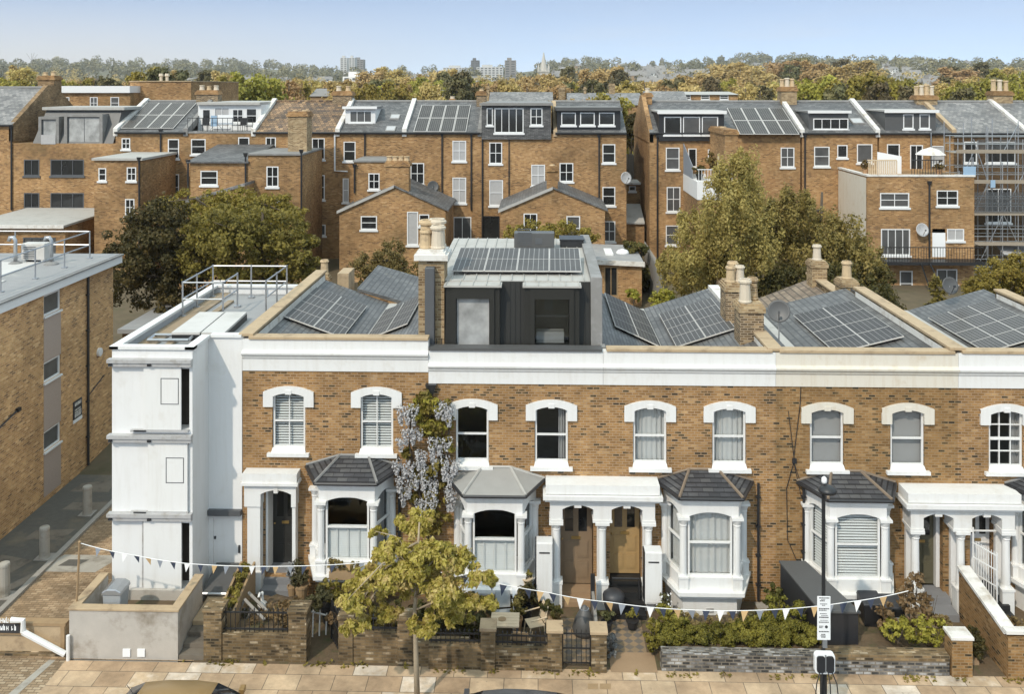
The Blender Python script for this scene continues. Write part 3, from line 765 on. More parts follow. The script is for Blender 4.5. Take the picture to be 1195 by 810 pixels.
# House B (dark roof extension) -----------------------------------------------
hB = terrace_house('terraced_house', 'terraced house with black clad roof extension, brown door and wisteria beside its bay', XA, XB, 0.0,
    [(551, 'none', 1, 1, None), (643.5, 'side', 1, 1, None)], -1.23, (.62, 1.62, .1, 3.2, .45), zpar=7.34)
bay_window(hB, -1.23, 0., ('half', 'half', 'half'), None, 'white bay window with half height shutters and a pale lead roof', roofmat='zinc', hipmat='zinc_pale', base='garden_brick')
mb = MB(); mb.box(XA + .01, XB - .03, -.1, .32, 7.281, 7.36); mb.build('coping', 'anthracite', hB)
def roof_extension():
    X0, X1, Y0, Y1 = gx(505, 1.0) , gx(689, 1.0), .75, 8.2
    ZT = gz(600, 326, 1.2)
    z0 = 7.2
    mb = MB()
    # deck with standing seams, back and sides
    mb.hexa([(X0, Y0 + .25, ZT - .15), (X1, Y0 + .25, ZT - .15), (X1, Y1, ZT - .15), (X0, Y1, ZT - .15), (X0, Y0 + .25, ZT), (X1, Y0 + .25, ZT), (X1, Y1, ZT + .12), (X0, Y1, ZT + .12)])
    for k in range(13):
        x = X0 + (X1 - X0) * (k + .5) / 13
        mb.hexa([(x - .012, Y0 + .25, ZT + .001), (x + .012, Y0 + .25, ZT + .001), (x + .012, Y1, ZT + .121), (x - .012, Y1, ZT + .121), (x - .012, Y0 + .25, ZT + .035), (x + .012, Y0 + .25, ZT + .035), (x + .012, Y1, ZT + .155), (x - .012, Y1, ZT + .155)])
    ex = mb.build('roof_deck', 'zinc_pale', hB)
    # mansard front in dark standing seam cladding, with two openings
    wins = [(gx(533, .8), gx(572, .8)), (gx(624, .8), gx(664, .8))]
    mb = MB()
    def cl(xa, xb):
        mb.hexa([(xa, Y0, z0 - .1), (xb, Y0, z0 - .1), (xb, Y0 + .4, z0 - .1), (xa, Y0 + .4, z0 - .1), (xa, Y0 + .22, ZT - .02), (xb, Y0 + .22, ZT - .02), (xb, Y0 + .5, ZT - .02), (xa, Y0 + .5, ZT - .02)])
        n = max(1, int((xb - xa) / .14))
        for k in range(n + 1):
            x = xa + (xb - xa) * k / n
            mb.hexa([(x - .012, Y0 - .025, z0), (x + .012, Y0 - .025, z0), (x + .012, Y0, z0), (x - .012, Y0, z0), (x - .012, Y0 + .195, ZT - .03), (x + .012, Y0 + .195, ZT - .03), (x + .012, Y0 + .22, ZT - .03), (x - .012, Y0 + .22, ZT - .03)])
    xs = [X0] + [v for w in wins for v in (w[0] - .3, w[1] + .3)] + [X1]
    for k in range(0, 6, 2): cl(xs[k], xs[k + 1])
    mb.box(X0, X0 + .1, Y0 + .5, Y1, z0 - .8, ZT - .16); mb.box(X1 - .1, X1, Y0 + .5, Y1, z0 - .8, ZT - .16); mb.box(X0 + .1, X1 - .1, Y1 - .1, Y1 - .002, z0 - .8, ZT - .16)
    mb.box(X0 + .1, X1 - .1, Y0 + .45, Y1 - .1, z0 - .25, z0 - .1)
    mb.build('mansard', 'dark_cladding', hB)
    for k, (a, b) in enumerate(wins):
        mb = MB(); yf = Y0 - .28; zt = ZT - .09; zb = z0 + .02
        a0, b0 = a - .3, b + .3
        for x in (a0, b0 - .16): mb.box(x, x + .16, yf + .06, Y0 + .5, zb, zt)
        mb.box(a0 + .16, a, yf, Y0 + .1, zb, zt - .2); mb.box(b, b0 - .16, yf, Y0 + .1, zb, zt - .2)
        mb.box(a0 + .16, b0 - .16, yf + .002, Y0 + .4, zt - .35, zt - .001); mb.box(a, b, yf + .02, Y0 + .1, zb, zb + .06)
        if k: mb.box(a + .001, b - .001, yf + .12, yf + .16, zb + (zt - zb) * .5, zb + (zt - zb) * .5 + .045)
        d = mb.build('dormer_window', 'dark_cladding', hB)
        mb = MB(); mb.box(a0 - .06, b0 + .06, yf - .05, Y0 + .62, zt, zt + .055)
        for j in range(5): mb.box(a0 + (b0 - a0) * j / 4 - .01, a0 + (b0 - a0) * j / 4 + .01, yf - .05, Y0 + .62, zt + .055, zt + .085)
        mb.build('dormer_roof', 'zinc_pale', d)
        g = MB(); g.box(a + .02, b - .02, yf + .14, yf + .15, zb + .05, zt - .34)
        g.build('pane', 'pane_frost' if k == 0 else 'window_glass', d)
        if k:
            g = MB(); g.box(a - .2, b + .2, yf + 1.2, yf + 1.25, zb, zt - .3); g.box(a + .05, b - .15, yf + .5, yf + .9, zb, zb + .35, 1); g.box(a + .3, a + .55, yf + .6, yf + .7, zt - .8, zt - .36, 2); g.build('room', ['room_dark', 'curtain_grey', 'black_plastic'], d)
    # gutter and the two end cheeks
    mb = MB(); mb.box(X0 - .1, X1 + .1, .33, Y0 - .31, 7.15, 7.30); mb.build('gutter', 'lead', hB)
    mb = MB()
    XR = gx(703, .8)
    mb.hexa([(X1, Y0 - .05, 6.9), (XR, Y0 - .05, 6.9), (XR, Y1, 6.9), (X1, Y1, 6.9), (X1, Y0 + .1, ZT + .15), (XR, Y0 + .1, ZT + .15), (XR, Y1, ZT + .28), (X1, Y1, ZT + .28)])
    mb.build('cheek', 'lead', hB, bevel=.02); mb = MB()
    zc_ = gz(500, 312, .5); mb.box(gx(496, .5), gx(507, .5), .42, .72, 7.2, zc_)
    mb.build('cheek', 'grey_frame', hB, bevel=.02); mb = MB()
    mb.hexa([(XA + .12, Y0 - .05, 6.9), (X0, Y0 - .05, 6.9), (X0, 3.5, 6.9), (XA + .12, 3.5, 6.9), (XA + .2, Y0 + .25, ZT), (X0, Y0 + .25, ZT), (X0, 3.5, ZT + .02), (XA + .2, 3.5, ZT + .02)])
    mb.build('cheek', 'lead', hB, bevel=.02)
    y1, y2 = 1.75, 4.25
    solar_array('row of four solar panels on the flat roof of the black roof extension', (gx(537, y2), y2, ZT + .34), (gx(676, y2), y2, ZT + .34), (gx(679, y1), y1, ZT + .06), (gx(527, y1), y1, ZT + .06), 4, 2, lift=.1, group='solar arrays on the front roofs')
    # heat pump
    yh = 5.9; xa, xb = gx(600, yh), gx(647, yh); zt = gz(620, 272, yh); zb = ZT + .10
    hp = thing('heat_pump', 'grey louvred heat pump box standing on the roof extension', 'heat pump', ((xa + xb) / 2, yh, zb))
    mb = MB(); mb.box(xa, xb, yh, yh + .55, zb + .06, zt); mb.box(xa + .1, xa + .2, yh, yh + .5, zb, zb + .06); mb.box(xb - .2, xb - .1, yh, yh + .5, zb, zb + .06); mb.build('casing', 'anthracite', hp, bevel=.02)
    mb = MB(); xm = (xa + xb) / 2
    mb.box(xm + .03, xm + .28, yh - .02, yh - .001, zb + .2, zt - .18)
    for k in range(9): mb.box(xa + .12, xm - .1, yh - .015, yh - .001, zb + .16 + k * .07, zb + .19 + k * .07)
    mb.build('grille', 'grey_frame', hp)
    yr = 6.4; mb = MB(); xa, xb = gx(654, yr), gx(681, yr); mb.box(xa, xb, yr, yr + .9, ZT + .1, ZT + .34); mb.box(xa - .03, xb + .03, yr - .03, yr + .93, ZT + .34, ZT + .39)
    rl = mb.build('rooflight', 'black_metal', hB)
    # chimney on the party wall with the first house
    chimney(hB, gx(489, .9), gx(519, .9), .75, 1.75, 7.0, gz(500, 291, .9), [(gx(497, 1.1), 1.1, .8), (gx(511, 1.1), 1.1, 1.0), (gx(499, 1.5), 1.5, 1.15), (gx(510, 1.5), 1.5, 1.2)], mat='chimney_brick_pale', cap='coping_white', potmats=('pot_buff', 'pot_white'), ov=.12, cap_h=.3, potz=.72, pw=1.5)
roof_extension()

# House C ---------------------------------------------------------------------
hC = terrace_house('terraced_house', 'terraced house with oak door, black steps and net curtains in its white bay', XB, XC, 0.0,
    [(758.5, 'curtain', 1, 1, None), (851, 'curtain', 1, 1, None)], 4.83, (2.1, 3.02, .2, 3.2, .45), zpar=7.34)
butterfly(hC, XB + .1, XC - .1, xv=gx(772, 3.) , zp=7.34)
bay_window(hC, 4.83, 0., ('curtain', 'curtain', 'curtain'), None, 'white bay window with net curtains and a dark slate roof', hipmat='slate_hip', base='white_paint', basez=-.05)
# House D, cream cornice --------------------------------------------------------
hD = terrace_house('terraced_house', 'terraced house with yellowed cornice, louvred bay blinds and dark olive door', XC, XD, 0.0,
    [(965, 'screen', 1, 1, None), (1059, 'screen', 1, 1, None)], 8.94, (10.85, 11.72, .2, 3.05, .45), cream=True, brickmat='stock_brick_darker', zpar=7.34)
butterfly(hD, XC + .1, XD - .1, xv=gx(945, 2.), zp=7.34)
bay_window(hD, 8.94, 0., ('blind', 'blind', 'blind'), None, 'cream bay window with louvred blinds and a dark slate roof', hipmat='slate_hip', base='garden_brick')
# House E, cut by the frame -------------------------------------------------------
hE = terrace_house('terraced_house', 'terraced house with small paned sash window and open white security gate', XD, XE, 0.0,
    [(1174, 'side', 3, 4, None), (1262, 'side', 3, 4, None)], 14.9, (12.5, 13.25, .2, 3.05, .45), zpar=7.36)
butterfly(hE, XD + .1, XE, zp=7.36, xv=14.3)
bay_window(hE, 14.9, 0., ('curtain', 'curtain', 'curtain'), None, 'white bay window with curtains', base='white_paint')
party(hD, XD, 7.46, y1=8.3, lead=-1)
party(hC, XC, 7.40, y0=-.02, y1=2.4, lead=-1); 
mb = MB(); mb.box(XC - .22, XC + .22, 2.4, DEP, 6.3, 7.22); mb.build('party_flashing', 'coping_white', hC)
chimney(hC, XC - .62, XC + .12, 1.9, 2.75, 6.4, gz(880, 352, 2.2), [(XC - .42, 2.1, 1.1), (XC - .1, 2.5, 1.05)], potmats=('pot_white', 'chimney_brick_pale'), potz=.68)
chimney(hC, XC - .58, XC + .12, 4.3, 5.25, 6.4, gz(860, 331, 4.3), [(XC - .38, 4.5, .95), (XC - .05, 4.6, .95), (XC - .2, 5.0, 1.05)], potmats=('pot_buff', 'pot_white', 'pot_buff'), potz=.6)
# dormer gap between B and C gets a low parapet
mb = MB(); mb.box(XB - .06, XB + .1, .32, .7, 6.8, 7.30); mb.build('upstand', 'lead', hC)

# rear outriggers of the front terrace (their roofs show over the main roofs)
def outrigger_roof(h, x0, x1, y0, y1, zl, zr, zw, mat):
    mb = MB(); slab(mb, (x0, y0, zl), (x1, y0, zr), (x1, y1, zr), (x0, y1, zl), .12, 0)
    mb.box(x0 + .05, x1 - .05, y0, y1 - .05, -.3, min(zl, zr) - .13, 1)
    mb.prism([(x0 + .05, min(zl, zr) - .13), (x1 - .05, min(zl, zr) - .13), ((x0 + .05) if zl > zr else (x1 - .05), max(zl, zr) - .13)], y0 + .01, y1 - .06, 'y', 1)
    return mb.build('outrigger', [mat, 'back_brick'], h)
outrigger_roof(hA, -7.2, -3.3, DEP, 14.5, 7.0, 5.9, 0, 'slate_flat')
outrigger_roof(hD, 8.9, XD - .1, DEP, 14.6, 5.2, 6.45, 0, 'tile_tan')
party(hD, XD, 6.75, y0=9.9, y1=14.6)
chimney(hD, XD - .35, XD + .3, 13.2, 14.0, 6.0, gz(953, 305, 13.2), [(XD - .05, 13.5, 1.1)], potmats=('pot_white',), mat='chimney_brick_pale')
chimney(hE, XD - .15, XD + .5, 9.9, 10.7, 6.2, gz(980, 327, 9.9), [(XD + .15, 10.2, 1.15)], potmats=('pot_buff',), mat='chimney_brick_pale')
chimney(hA, gx(372, 10.5), gx(384, 10.5), 10.4, 10.8, 6.4, gz(378, 321, 10.5), [(gx(378, 10.5), 10.6, 1.)], potmats=('pot_buff',), mat='garden_brick')
mb = MB(); mb.box(gx(395, 10.2), gx(408, 10.2), 10, 11.2, 6.3, gz(400, 318, 10.2)); mb.build('rear_parapet', 'coping_stone', hA)

# double porches --------------------------------------------------------------------
def double_porch(h, x0, x1, y, doors, cream=False, zt=3.62, zg=0.0, colr=.115, dz=0.):
    zt += dz
    mt = 'cream_paint' if cream else 'white_paint'
    mb = MB(); mb.box(x0, x1, y - .12, .0, zt - .26, zt); mb.box(x0 - .08, x1 + .08, y - .22, .0, zt - .40, zt - .281); mb.box(x0 - .02, x1 + .02, y - .14, 0, zt - .48, zt - .401)
    xa, xb = x0 + .12, x1 - .12; xm = (xa + xb) / 2
    bays = [(xa + .36, xm - .26), (xm + .26, xb - .36)]
    for a, b in bays:
        top = arc(a, b, 2.88 + dz, .12, 8)
        for (p, za), (q, zb) in zip(top, top[1:]):
            mb.hexa([(p, y, za), (q, y, zb), (q, .0, zb), (p, .0, za), (p, y, zt - .48), (q, y, zt - .48), (q, .0, zt - .48), (p, .0, zt - .48)])
        mb.box((a + b) / 2 - .1, (a + b) / 2 + .1, y - .02, y + .2, 2.93 + dz, zt - .48)
    for a, b in ((xa, bays[0][0]), (bays[0][1], bays[1][0]), (bays[1][1], xb)):
        mb.box(a, b, y, .0, 2.58 + dz, zt - .48); mb.box(a - .02, b + .02, y - .025, -.002, 2.51 + dz, 2.579 + dz)
    p = mb.build('porch', mt, h)
    for x in (xa + .18, xm, xb - .18):
        column_mb(x, y + .16, zg, 2.51 + dz, colr, .72).build('column', mt, p)
        c = MB(); c.box(x - .13, x + .13, -.12, -.002, zg, 2.51 + dz); c.build('pilaster', mt, p)
    return p, bays
pBC, bays = double_porch(hB, .22, 3.47, -.55, None)
mb = MB(); mb.box(1.621, 2.099, .001, .44, 0, 3.19); mb.build('lining', 'garden_brick', pBC)
panel_door(hB, .64, 1.60, .28, 3.05, .36, 'door_brown', label='dull brown front door with two tall panes')
panel_door(hC, 2.12, 3.0, .60, 3.05, .36, 'door_oak', label='golden oak front door with two tall panes')
mb = MB(); mb.box(.62, 1.62, -.1, .36, -.1, .26); mb.box(.5, 1.6, -.42, -.1, -.1, .14); mb.build('steps', 'tan_step', hB)
mb = MB()
for k in range(4): mb.box(2.08, 3.04, .25 - .32 * (k + 1), .36 if k == 0 else .25 - .32 * k, -.1, .58 - .15 * k)
mb.build('steps', 'tar_step', hC)
mb = MB()
mb.tube([(2.14, -.5, .3), (2.14, -.42, .85), (2.9, -.42, .85), (2.9, -.5, .3)], .03, 6); mb.build('boot_rail', 'black_metal', hC)
pDE, _ = double_porch(hD, 10.45, 13.6, -.6, None, cream=False, dz=-.1)
mb = MB(); mb.box(11.721, 12.0, .001, .44, 0, 3.0); mb.build('lining', 'garden_brick', pDE)
mb = MB(); mb.box(11.61, 11.715, .2, .44, .4, 3.0); mb.box(12.3, 12.499, .001, .44, 0, 3.0); mb.box(13.251, 13.4, .001, .44, 0, 3.0); mb.build('lining', 'white_paint', pDE)
panel_door(hD, 10.9, 11.6, .42, 2.98, .36, 'door_olive', label='dark olive front door')
panel_door(hE, 12.52, 13.22, .55, 2.98, .36, 'white_paint', label='white panelled front door')
mb = MB(); mb.box(10.8, 11.8, -.35, .36, -.1, .38); mb.box(10.8, 11.8, -.9, -.35, -.1, .20); mb.build('steps', 'slate_step', hD)
mb = MB()
for k in range(4): mb.box(12.35, 13.3, -.1 - .3 * (k + 1), .36 if k == 0 else -.1 - .3 * k, -.1, .52 - .14 * k)
mb.build('steps', 'tar_step', hE)
# open security gate on the last porch
g = MB(MX := Matrix.Translation((12.28, -.62, 0)) @ Matrix.Rotation(R(-68), 4, 'Z'))
for x in (0, .8): g.box(x, x + .035, 0, .03, .35, 2.55 if x == 0 else 2.2)
for z in (.4, .8, 1.25, 1.7, 2.1): g.box(.035, .8, .003, .027, z, z + .03)
for k in range(1, 9): g.box(.035 + k * .085, .05 + k * .085, .006, .024, .43, 2.2)
for k in range(7):
    for j in range(4): g.tube([(.06 + k * .1, .015, .45 + j * .09), (.16 + k * .1, .015, .54 + j * .09)], .006, 4); g.tube([(.16 + k * .1, .015, .45 + j * .09), (.06 + k * .1, .015, .54 + j * .09)], .006, 4)
g.build('security_gate', 'white_paint', hE)
g = MB(); g.box(12.3, 13.25, -.3, -.27, 2.28, 2.32); g.build('gate_rail', 'white_paint', hE)

# solar arrays on the butterfly roofs
GS = 'solar arrays on the front roofs'
def on_plane(px, py, p0, n):
    dx, dy = ray(px); d = Vector((dx, dy, -(py - HY) / F)); o = Vector((0, CY, CZ)); n = Vector(n)
    t = (Vector(p0) - o).dot(n) / d.dot(n)
    return o + d * t
def slope(x0, z0, x1, z1):
    n = Vector((z0 - z1, 0, x1 - x0)).normalized(); return (x0, 0, z0 + .10), n
def arr(label, quad, s, nu, nv, mat):
    p0, n = slope(*s); L = [on_plane(x, y, p0, n) for x, y in quad]
    # square the array up to the roof: rails along x/z slope, ends along y
    ya = max(.5, (L[2].y + L[3].y) / 2); yb = (L[0].y + L[1].y) / 2
    xl = (L[0].x + L[3].x) / 2; xr = (L[1].x + L[2].x) / 2
    zz = lambda x: s[1] + (s[3] - s[1]) * (x - s[0]) / (s[2] - s[0])
    print(label, 'x', round(xl, 2), round(xr, 2), 'y', round(ya, 2), round(yb, 2))
    return solar_array(label, (xl, yb, zz(xl)), (xr, yb, zz(xr)), (xr, ya, zz(xr)), (xl, ya, zz(xl)), nu, nv, mat, GS)
xvA, xvC, xvD = -5.75, gx(772, 3.), gx(945, 2.)
arr('solar array on the slope beside the white building\'s roof, tilted to the valley gutter', [(370, 331), (423, 361), (403, 391), (328, 373)], (XA0 + .2, 7.35, xvA - .12, 6.4), 2, 4, 'solar_cell')
arr('partly hidden solar array against the brick chimney stack of the black roof extension', [(447, 366), (486, 346), (486, 378), (432, 391)], (xvA + .12, 6.4, XA, 7.35), 2, 4, 'solar_cell')
arr('dark solar array beside the cheek of the black roof extension', [(707, 346), (746, 358), (772, 401), (716, 385)], (XB + .1, 7.12, xvC - .12, 6.25), 2, 4, 'solar_cell_dark')
arr('grey solar array between a valley gutter and the two brick chimney stacks', [(772, 368), (831, 346), (861, 387), (787, 402)], (xvC + .12, 6.25, XC - .1, 7.12), 2, 4, 'solar_cell')
arr('solar array behind the yellowed cornice, beside the long raking party wall', [(933, 372), (992, 347), (1063, 400), (966, 406)], (xvD + .12, 6.25, XD - .1, 7.12), 2, 4, 'solar_cell_dark')
arr('solar array on the roof cut off by the picture edge', [(1088, 375), (1159, 344), (1235, 400), (1140, 403)], (14.42, 6.25, 17.3, 7.12), 3, 4, 'solar_cell')
party(hE, XE, 7.40, y1=8.3, lead=-1)

sat_dish('grey satellite dish by the brick chimney stacks of the front roofs', (gx(909, 1.4), 1.4, 7.2), (-.25, -1, .35), .34, .95)
sat_dish('grey satellite dish in front of the small conifer', (gx(1108, 8.6), 8.6, 7.1), (.2, -1, .35), .33, .35)
# ---------------------------------------------------------------- ground, street, alley
def rect(name, x0, x1, y0, y1, z, mat, kind='structure'):
    mb = MB(); mb.q((x0, y0, z), (x1, y0, z), (x1, y1, z), (x0, y1, z)); o = mb.build(name, mat); o['kind'] = kind; return o
rect('road', -120, 120, -14.0, -5.45, -.125, 'asphalt')
mb = MB(); mb.box(-120, 120, -5.45, -5.3, -.3, .0); tag(mb.build('kerb', 'kerb_stone'), kind='structure')
rect('pavement', -12.35, 120, -5.3, -3.3, .0, 'flagstone')
rect('vehicle_crossing', -120, -12.35, -5.3, -3.25, .0, 'block_paving')
mb = MB(); mb.q((-13.2, -5.3, .004), (-12.95, -5.3, .004), (-12.62, -3.3, .004), (-12.8, -3.3, .004)); tag(mb.build('channel_line', 'concrete'), kind='structure')
rect('alley_paving', -15.25, -9.0, -3.25, 14.0, .004, 'alley_paving')
mb = MB(); mb.box(-15.42, -15.25, -3.25, 26, -.2, .09); tag(mb.build('alley_kerb', 'kerb_stone'), kind='structure')
rect('alley_road', -17.9, -15.42, -3.25, 26, .0, 'asphalt')
mb = MB()
for k in range(14):
    y = -2.6 + k * 1.9 + random.uniform(-.3, .3); x = -17.4 + random.uniform(0, .5)
    mb.q((x, y, .004), (x + random.uniform(1.0, 1.6), y, .004), (x + random.uniform(1.0, 1.6), y + random.uniform(.4, 1.2), .004), (x + .1, y + random.uniform(.4, 1.2), .004))
tag(mb.build('alley_patch', 'dirty_stone'), kind='structure')
mb = MB(); x0, y0 = atZ(62, 661, 0); mb.q((x0 - .35, y0 - .35, .009), (x0 + 1.5, y0 - .35, .009), (x0 + 1.9, y0 + .7, .009), (x0, y0 + .7, .009)); tag(mb.build('concrete_patch', 'concrete'), kind='structure')
mb = MB(); mb.q((x0 + .15, y0, .014), (x0 + .75, y0, .014), (x0 + .95, y0 + .4, .014), (x0 + .3, y0 + .4, .014)); tag(mb.build('dark_patch', 'asphalt'), kind='structure')  # darker quad laid on the concrete patch
rect('front_garden', -9.0, 20, -3.3, .0, .002, 'soil')
for (px, py, lab) in ((48, 655, 'buff stone bollard on the alley kerb next to the pale concrete patch'), (98, 604, 'buff stone bollard deepest in the alley'), (1, 700, 'buff stone bollard cut off by the picture edge')):
    x, y = atZ(px + 4, py - 4, 0)
    b = thing('bollard', lab, 'bollard', (x, y, 0), 'stone bollards along the alley kerb')
    mb = MB(); mb.lathe((x, y, 0), [(.17, 0), (.165, .06), (.155, .1), (.15, .86), (.16, .88), (.16, .94), (.145, .98), (.06, 1.0)], 14); mb.build('shaft', 'concrete', b, smooth=False)
    mb = MB(); mb.box(x - .24, x + .24, y - .24, y + .24, .005, .03); mb.build('base_plate', 'kerb_stone', b)

# ---------------------------------------------------------------- brick block on the alley
XL = -17.8
fb = thing('flat_roofed_block', 'brick flat-roofed block with white fascia and roof guard rail beside the alley', 'building', (XL, 4, 0))
YL0, YL1 = -3.0, 11.25
xfl = Matrix(((0, -1, 0, XL), (1, 0, 0, 0), (0, 0, 1, 0), (0, 0, 0, 1)))   # local x runs along +Y, local y goes into the wall (-X)
ZL = 7.62
def yz(px, py): return atX(px, py, XL)
W = []
for q in ((51, 345, 70.5, 368), (51, 424, 70.5, 446), (51, 505, 70.5, 527)):
    ya = yz(q[0], q[1])[0]; yb = yz(q[2], q[1])[0]
    W.append((ya, yb, yz(51, q[3] + 2)[1], yz(51, q[1])[1]))
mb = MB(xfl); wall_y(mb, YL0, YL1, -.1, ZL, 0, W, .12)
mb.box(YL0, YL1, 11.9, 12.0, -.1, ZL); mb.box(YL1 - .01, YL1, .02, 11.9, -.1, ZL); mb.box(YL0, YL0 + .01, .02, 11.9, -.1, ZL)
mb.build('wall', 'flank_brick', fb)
for w in W:
    mb = MB(xfl); bars(mb, w[0], w[1], w[2], w[3], .03, .10, .07, 1, 1); o = mb.build('window', 'white_upvc', fb)
    g = MB(xfl); g.q((w[0] + .06, .07, w[2] + .06), (w[1] - .06, .07, w[2] + .06), (w[1] - .06, .07, w[3] - .06), (w[0] + .06, .07, w[3] - .06)); g.build('pane', 'pane_mid', o)
    g = MB(xfl); g.box(w[0] - .03, w[1] + .05, -.07, .02, w[2] - .06, w[2] - .001); g.build('sill', 'white_upvc', o)
zs = [W[0][2], W[1][3], W[1][2], W[2][3], W[2][2], .2]
for k in range(0, 6, 2):
    mb = MB(xfl); mb.box(W[0][0], W[0][1] + .02, -.012, .05, zs[k + 1] + .005, zs[k] - .065); mb.build('render_panel', 'pebbledash', fb)
mb = MB(xfl); mb.box(YL0, YL1 + .25, -.28, 12.2, ZL, ZL + .30, 0); mb.box(YL0, YL1 + .3, -.33, 12.25, ZL + .301, ZL + .36, 1); mb.build('roof_fascia', ['white_upvc', 'lead'], fb)
mb = MB(xfl); mb.box(YL0, YL1 + .2, -.2, 12.1, ZL + .361, ZL + .38); mb.build('roof', 'grey_felt', fb)
mb = MB(xfl)
for (a, b, c, d) in ((-2.5, 5.8, 1.4, 3.4), (6.2, 9.3, 2.0, 5.0), (1, 4.5, 4.0, 7.0)): mb.box(a, b, c, d, ZL + .381, ZL + .42)
mb.build('roof_sheet', 'pale_sheet', fb)
yp = yz(101, 400)[0]
mb = MB(xfl); mb.tube([(yp, -.07, .1), (yp, -.07, ZL)], .05, 8)
for z in (1.2, 2.6, 4.0, 5.4, 6.8): mb.box(yp - .08, yp + .08, -.1, .0, z, z + .05)
mb.tube([(yp, -.05, yz(101, 463)[1]), (yp + 1.4, -.05, yz(101, 463)[1] + .42)], .02, 5)
mb.build('drainpipe', 'black_plastic', fb)
mb = MB(xfl); y1 = yz(20, 478)[0]; mb.tube([(YL0, -.05, yz(20, 478)[1] - 1.5), (y1 - .8, -.05, yz(20, 478)[1] - .15), (y1, -.05, yz(20, 478)[1])], .03, 5); mb.box(y1 - .1, y1 + .1, -.1, 0, yz(20, 478)[1] - .06, yz(20, 478)[1] + .06); mb.build('cable', 'black_plastic', fb)
sg = thing('wall_sign', 'small dark notice board with white lettering on the brick alley wall', 'sign', (XL + .02, yz(90, 480)[0], yz(90, 490)[1]))
ya, yb = yz(85, 480)[0], yz(95, 480)[0]; za, zb = yz(85, 491)[1], yz(85, 470)[1]
mb = MB(xfl); mb.box(ya, yb, -.03, -.002, za, zb, 0); mb.box(ya, yb, -.03, -.002, za - .14, za - .002, 1); mb.build('board', ['sign_black', 'sign_white'], sg)
mb = MB(xfl); 
for k, z in enumerate((.86, .77, .50, .36, .24, .14)):
    x = ya + .1
    while x < yb - .12:
        w = random.uniform(.03, .1); mb.box(x, min(x + w, yb - .08), -.034, -.031, za + (zb - za) * z - .03, za + (zb - za) * z + .03); x += w + .03
mb.build('lettering', 'coping_white', sg)
mb = MB(xfl); a, z = yz(115, 411); xf2 = xfl @ Matrix.Translation((a, 0, z)) @ Matrix.Rotation(R(90), 4, 'X'); mb = MB(xf2); mb.lathe((0, 0, 0), [(.17, 0), (.17, .10), (.12, .11)], 14); mb.build('vent', 'white_upvc', fb)
gr = thing('guard_rail', 'galvanised guard rail round the flat roof of the brick block', 'railing', (XL - .6, 4, ZL + .38))
yr1 = YL1 - .9; xr = XL - .55; z0 = ZL + .38
posts = [(xr, y) for y in (-2.6, -.4, 1.8, 4.0, 6.2, 8.3, yr1)] + [(xr - 3.1, yr1), (xr - 6.2, yr1), (xr - 9.3, yr1)]
for x, y in posts:
    mb = MB(); mb.tube([(x, y, z0), (x, y, z0 + 1.1)], .028, 6); mb.box(x - .09, x + .09, y - .09, y + .09, z0, z0 + .04); mb.build('post', 'galvanised', gr)
for dz in (.55, 1.1):
    mb = MB(); mb.tube([(xr, -2.8, z0 + dz), (xr, yr1, z0 + dz), (xr - 9.6, yr1, z0 + dz)], .026, 6); mb.build('rail', 'galvanised', gr)
for k, (px, lab) in enumerate(((88, 'grey cowl pipe on the flat roof near the guard rail corner'), (23, 'grey cowl pipe on the flat roof cut by the guard rail end'))):
    t_ = (8.4 - CY) ; xx = gx([60, 18][k], 9.0)
    v = thing('roof_vent', lab, 'vent', (xx, 9.0, z0)); mb = MB(); mb.tube([(xx, 9.0, z0), (xx, 9.0, z0 + .95), (xx - .08, 9.0, z0 + 1.07), (xx - .22, 9.0, z0 + 1.06), (xx - .27, 9.0, z0 + .92)], .075, 8); mb.build('cowl', 'galvanised', v, smooth=True)
    mb = MB(); mb.lathe((xx, 9.0, z0), [(.28, 0), (.26, .05), (.14, .12)], 12); mb.build('collar', 'lead', v)
xx = gx(42, 9.6); u = thing('air_conditioner', 'pale cooling unit box standing on the flat roof between two cowls', 'cooling unit', (xx, 9.6, z0))
mb = MB(); mb.box(xx - .5, xx + .45, 9.4, 9.9, z0 + .1, z0 + .75); mb.box(xx - .4, xx - .3, 9.4, 9.9, z0, z0 + .1); mb.box(xx + .3, xx + .4, 9.4, 9.9, z0, z0 + .1); mb.build('casing', 'pale_sheet', u, bevel=.02)
mb = MB(); 
for k in range(7): mb.box(xx - .4, xx + .1, 9.385, 9.399, z0 + .18 + .07 * k, z0 + .21 + .07 * k)
mb.build('grille', 'grey_frame', u)

# ---------------------------------------------------------------- white rendered building
wb = thing('white_building', 'white rendered block with stacked sliding steel shutters and flat roof', 'building', (-10.5, 0, 0))
YW = -1.3; XW0, XW1 = -12.05, -9.75; ZW = 7.62
mb = MB(); slot = (gx(213, YW), gx(220, YW))
zr = [(gz(170, 501, YW), gz(170, 430, YW)), (gz(170, 596, YW), gz(170, 519, YW)), (gz(170, 686, YW), gz(170, 610, YW))]
wall_y(mb, XW0, XW1, 0, ZW - .0, YW, [(gx((170, 175, 168)[k], YW), gx((221, 219, 221)[k], YW), max(a, .06), b) for k, (a, b) in enumerate(zr)], .5)
mb.box(XW0, XW0 + .01, YW + .01, 7, 0, ZW); mb.box(XW1 - .01, XW1, YW + .01, .3, 0, ZW); mb.box(XW0 + .02, XA0, 6.9, 7, 0, ZW); mb.box(XA0 - .03, XA0 - .02, 0.3, 7, 0, ZW)
dr = (-9.62, -8.76, .28, 2.25)
wall_y(mb, XW1, XA0 - .015, 0, ZW, 0.0, [dr], .10)
mb.build('wall', 'white_render', wb)
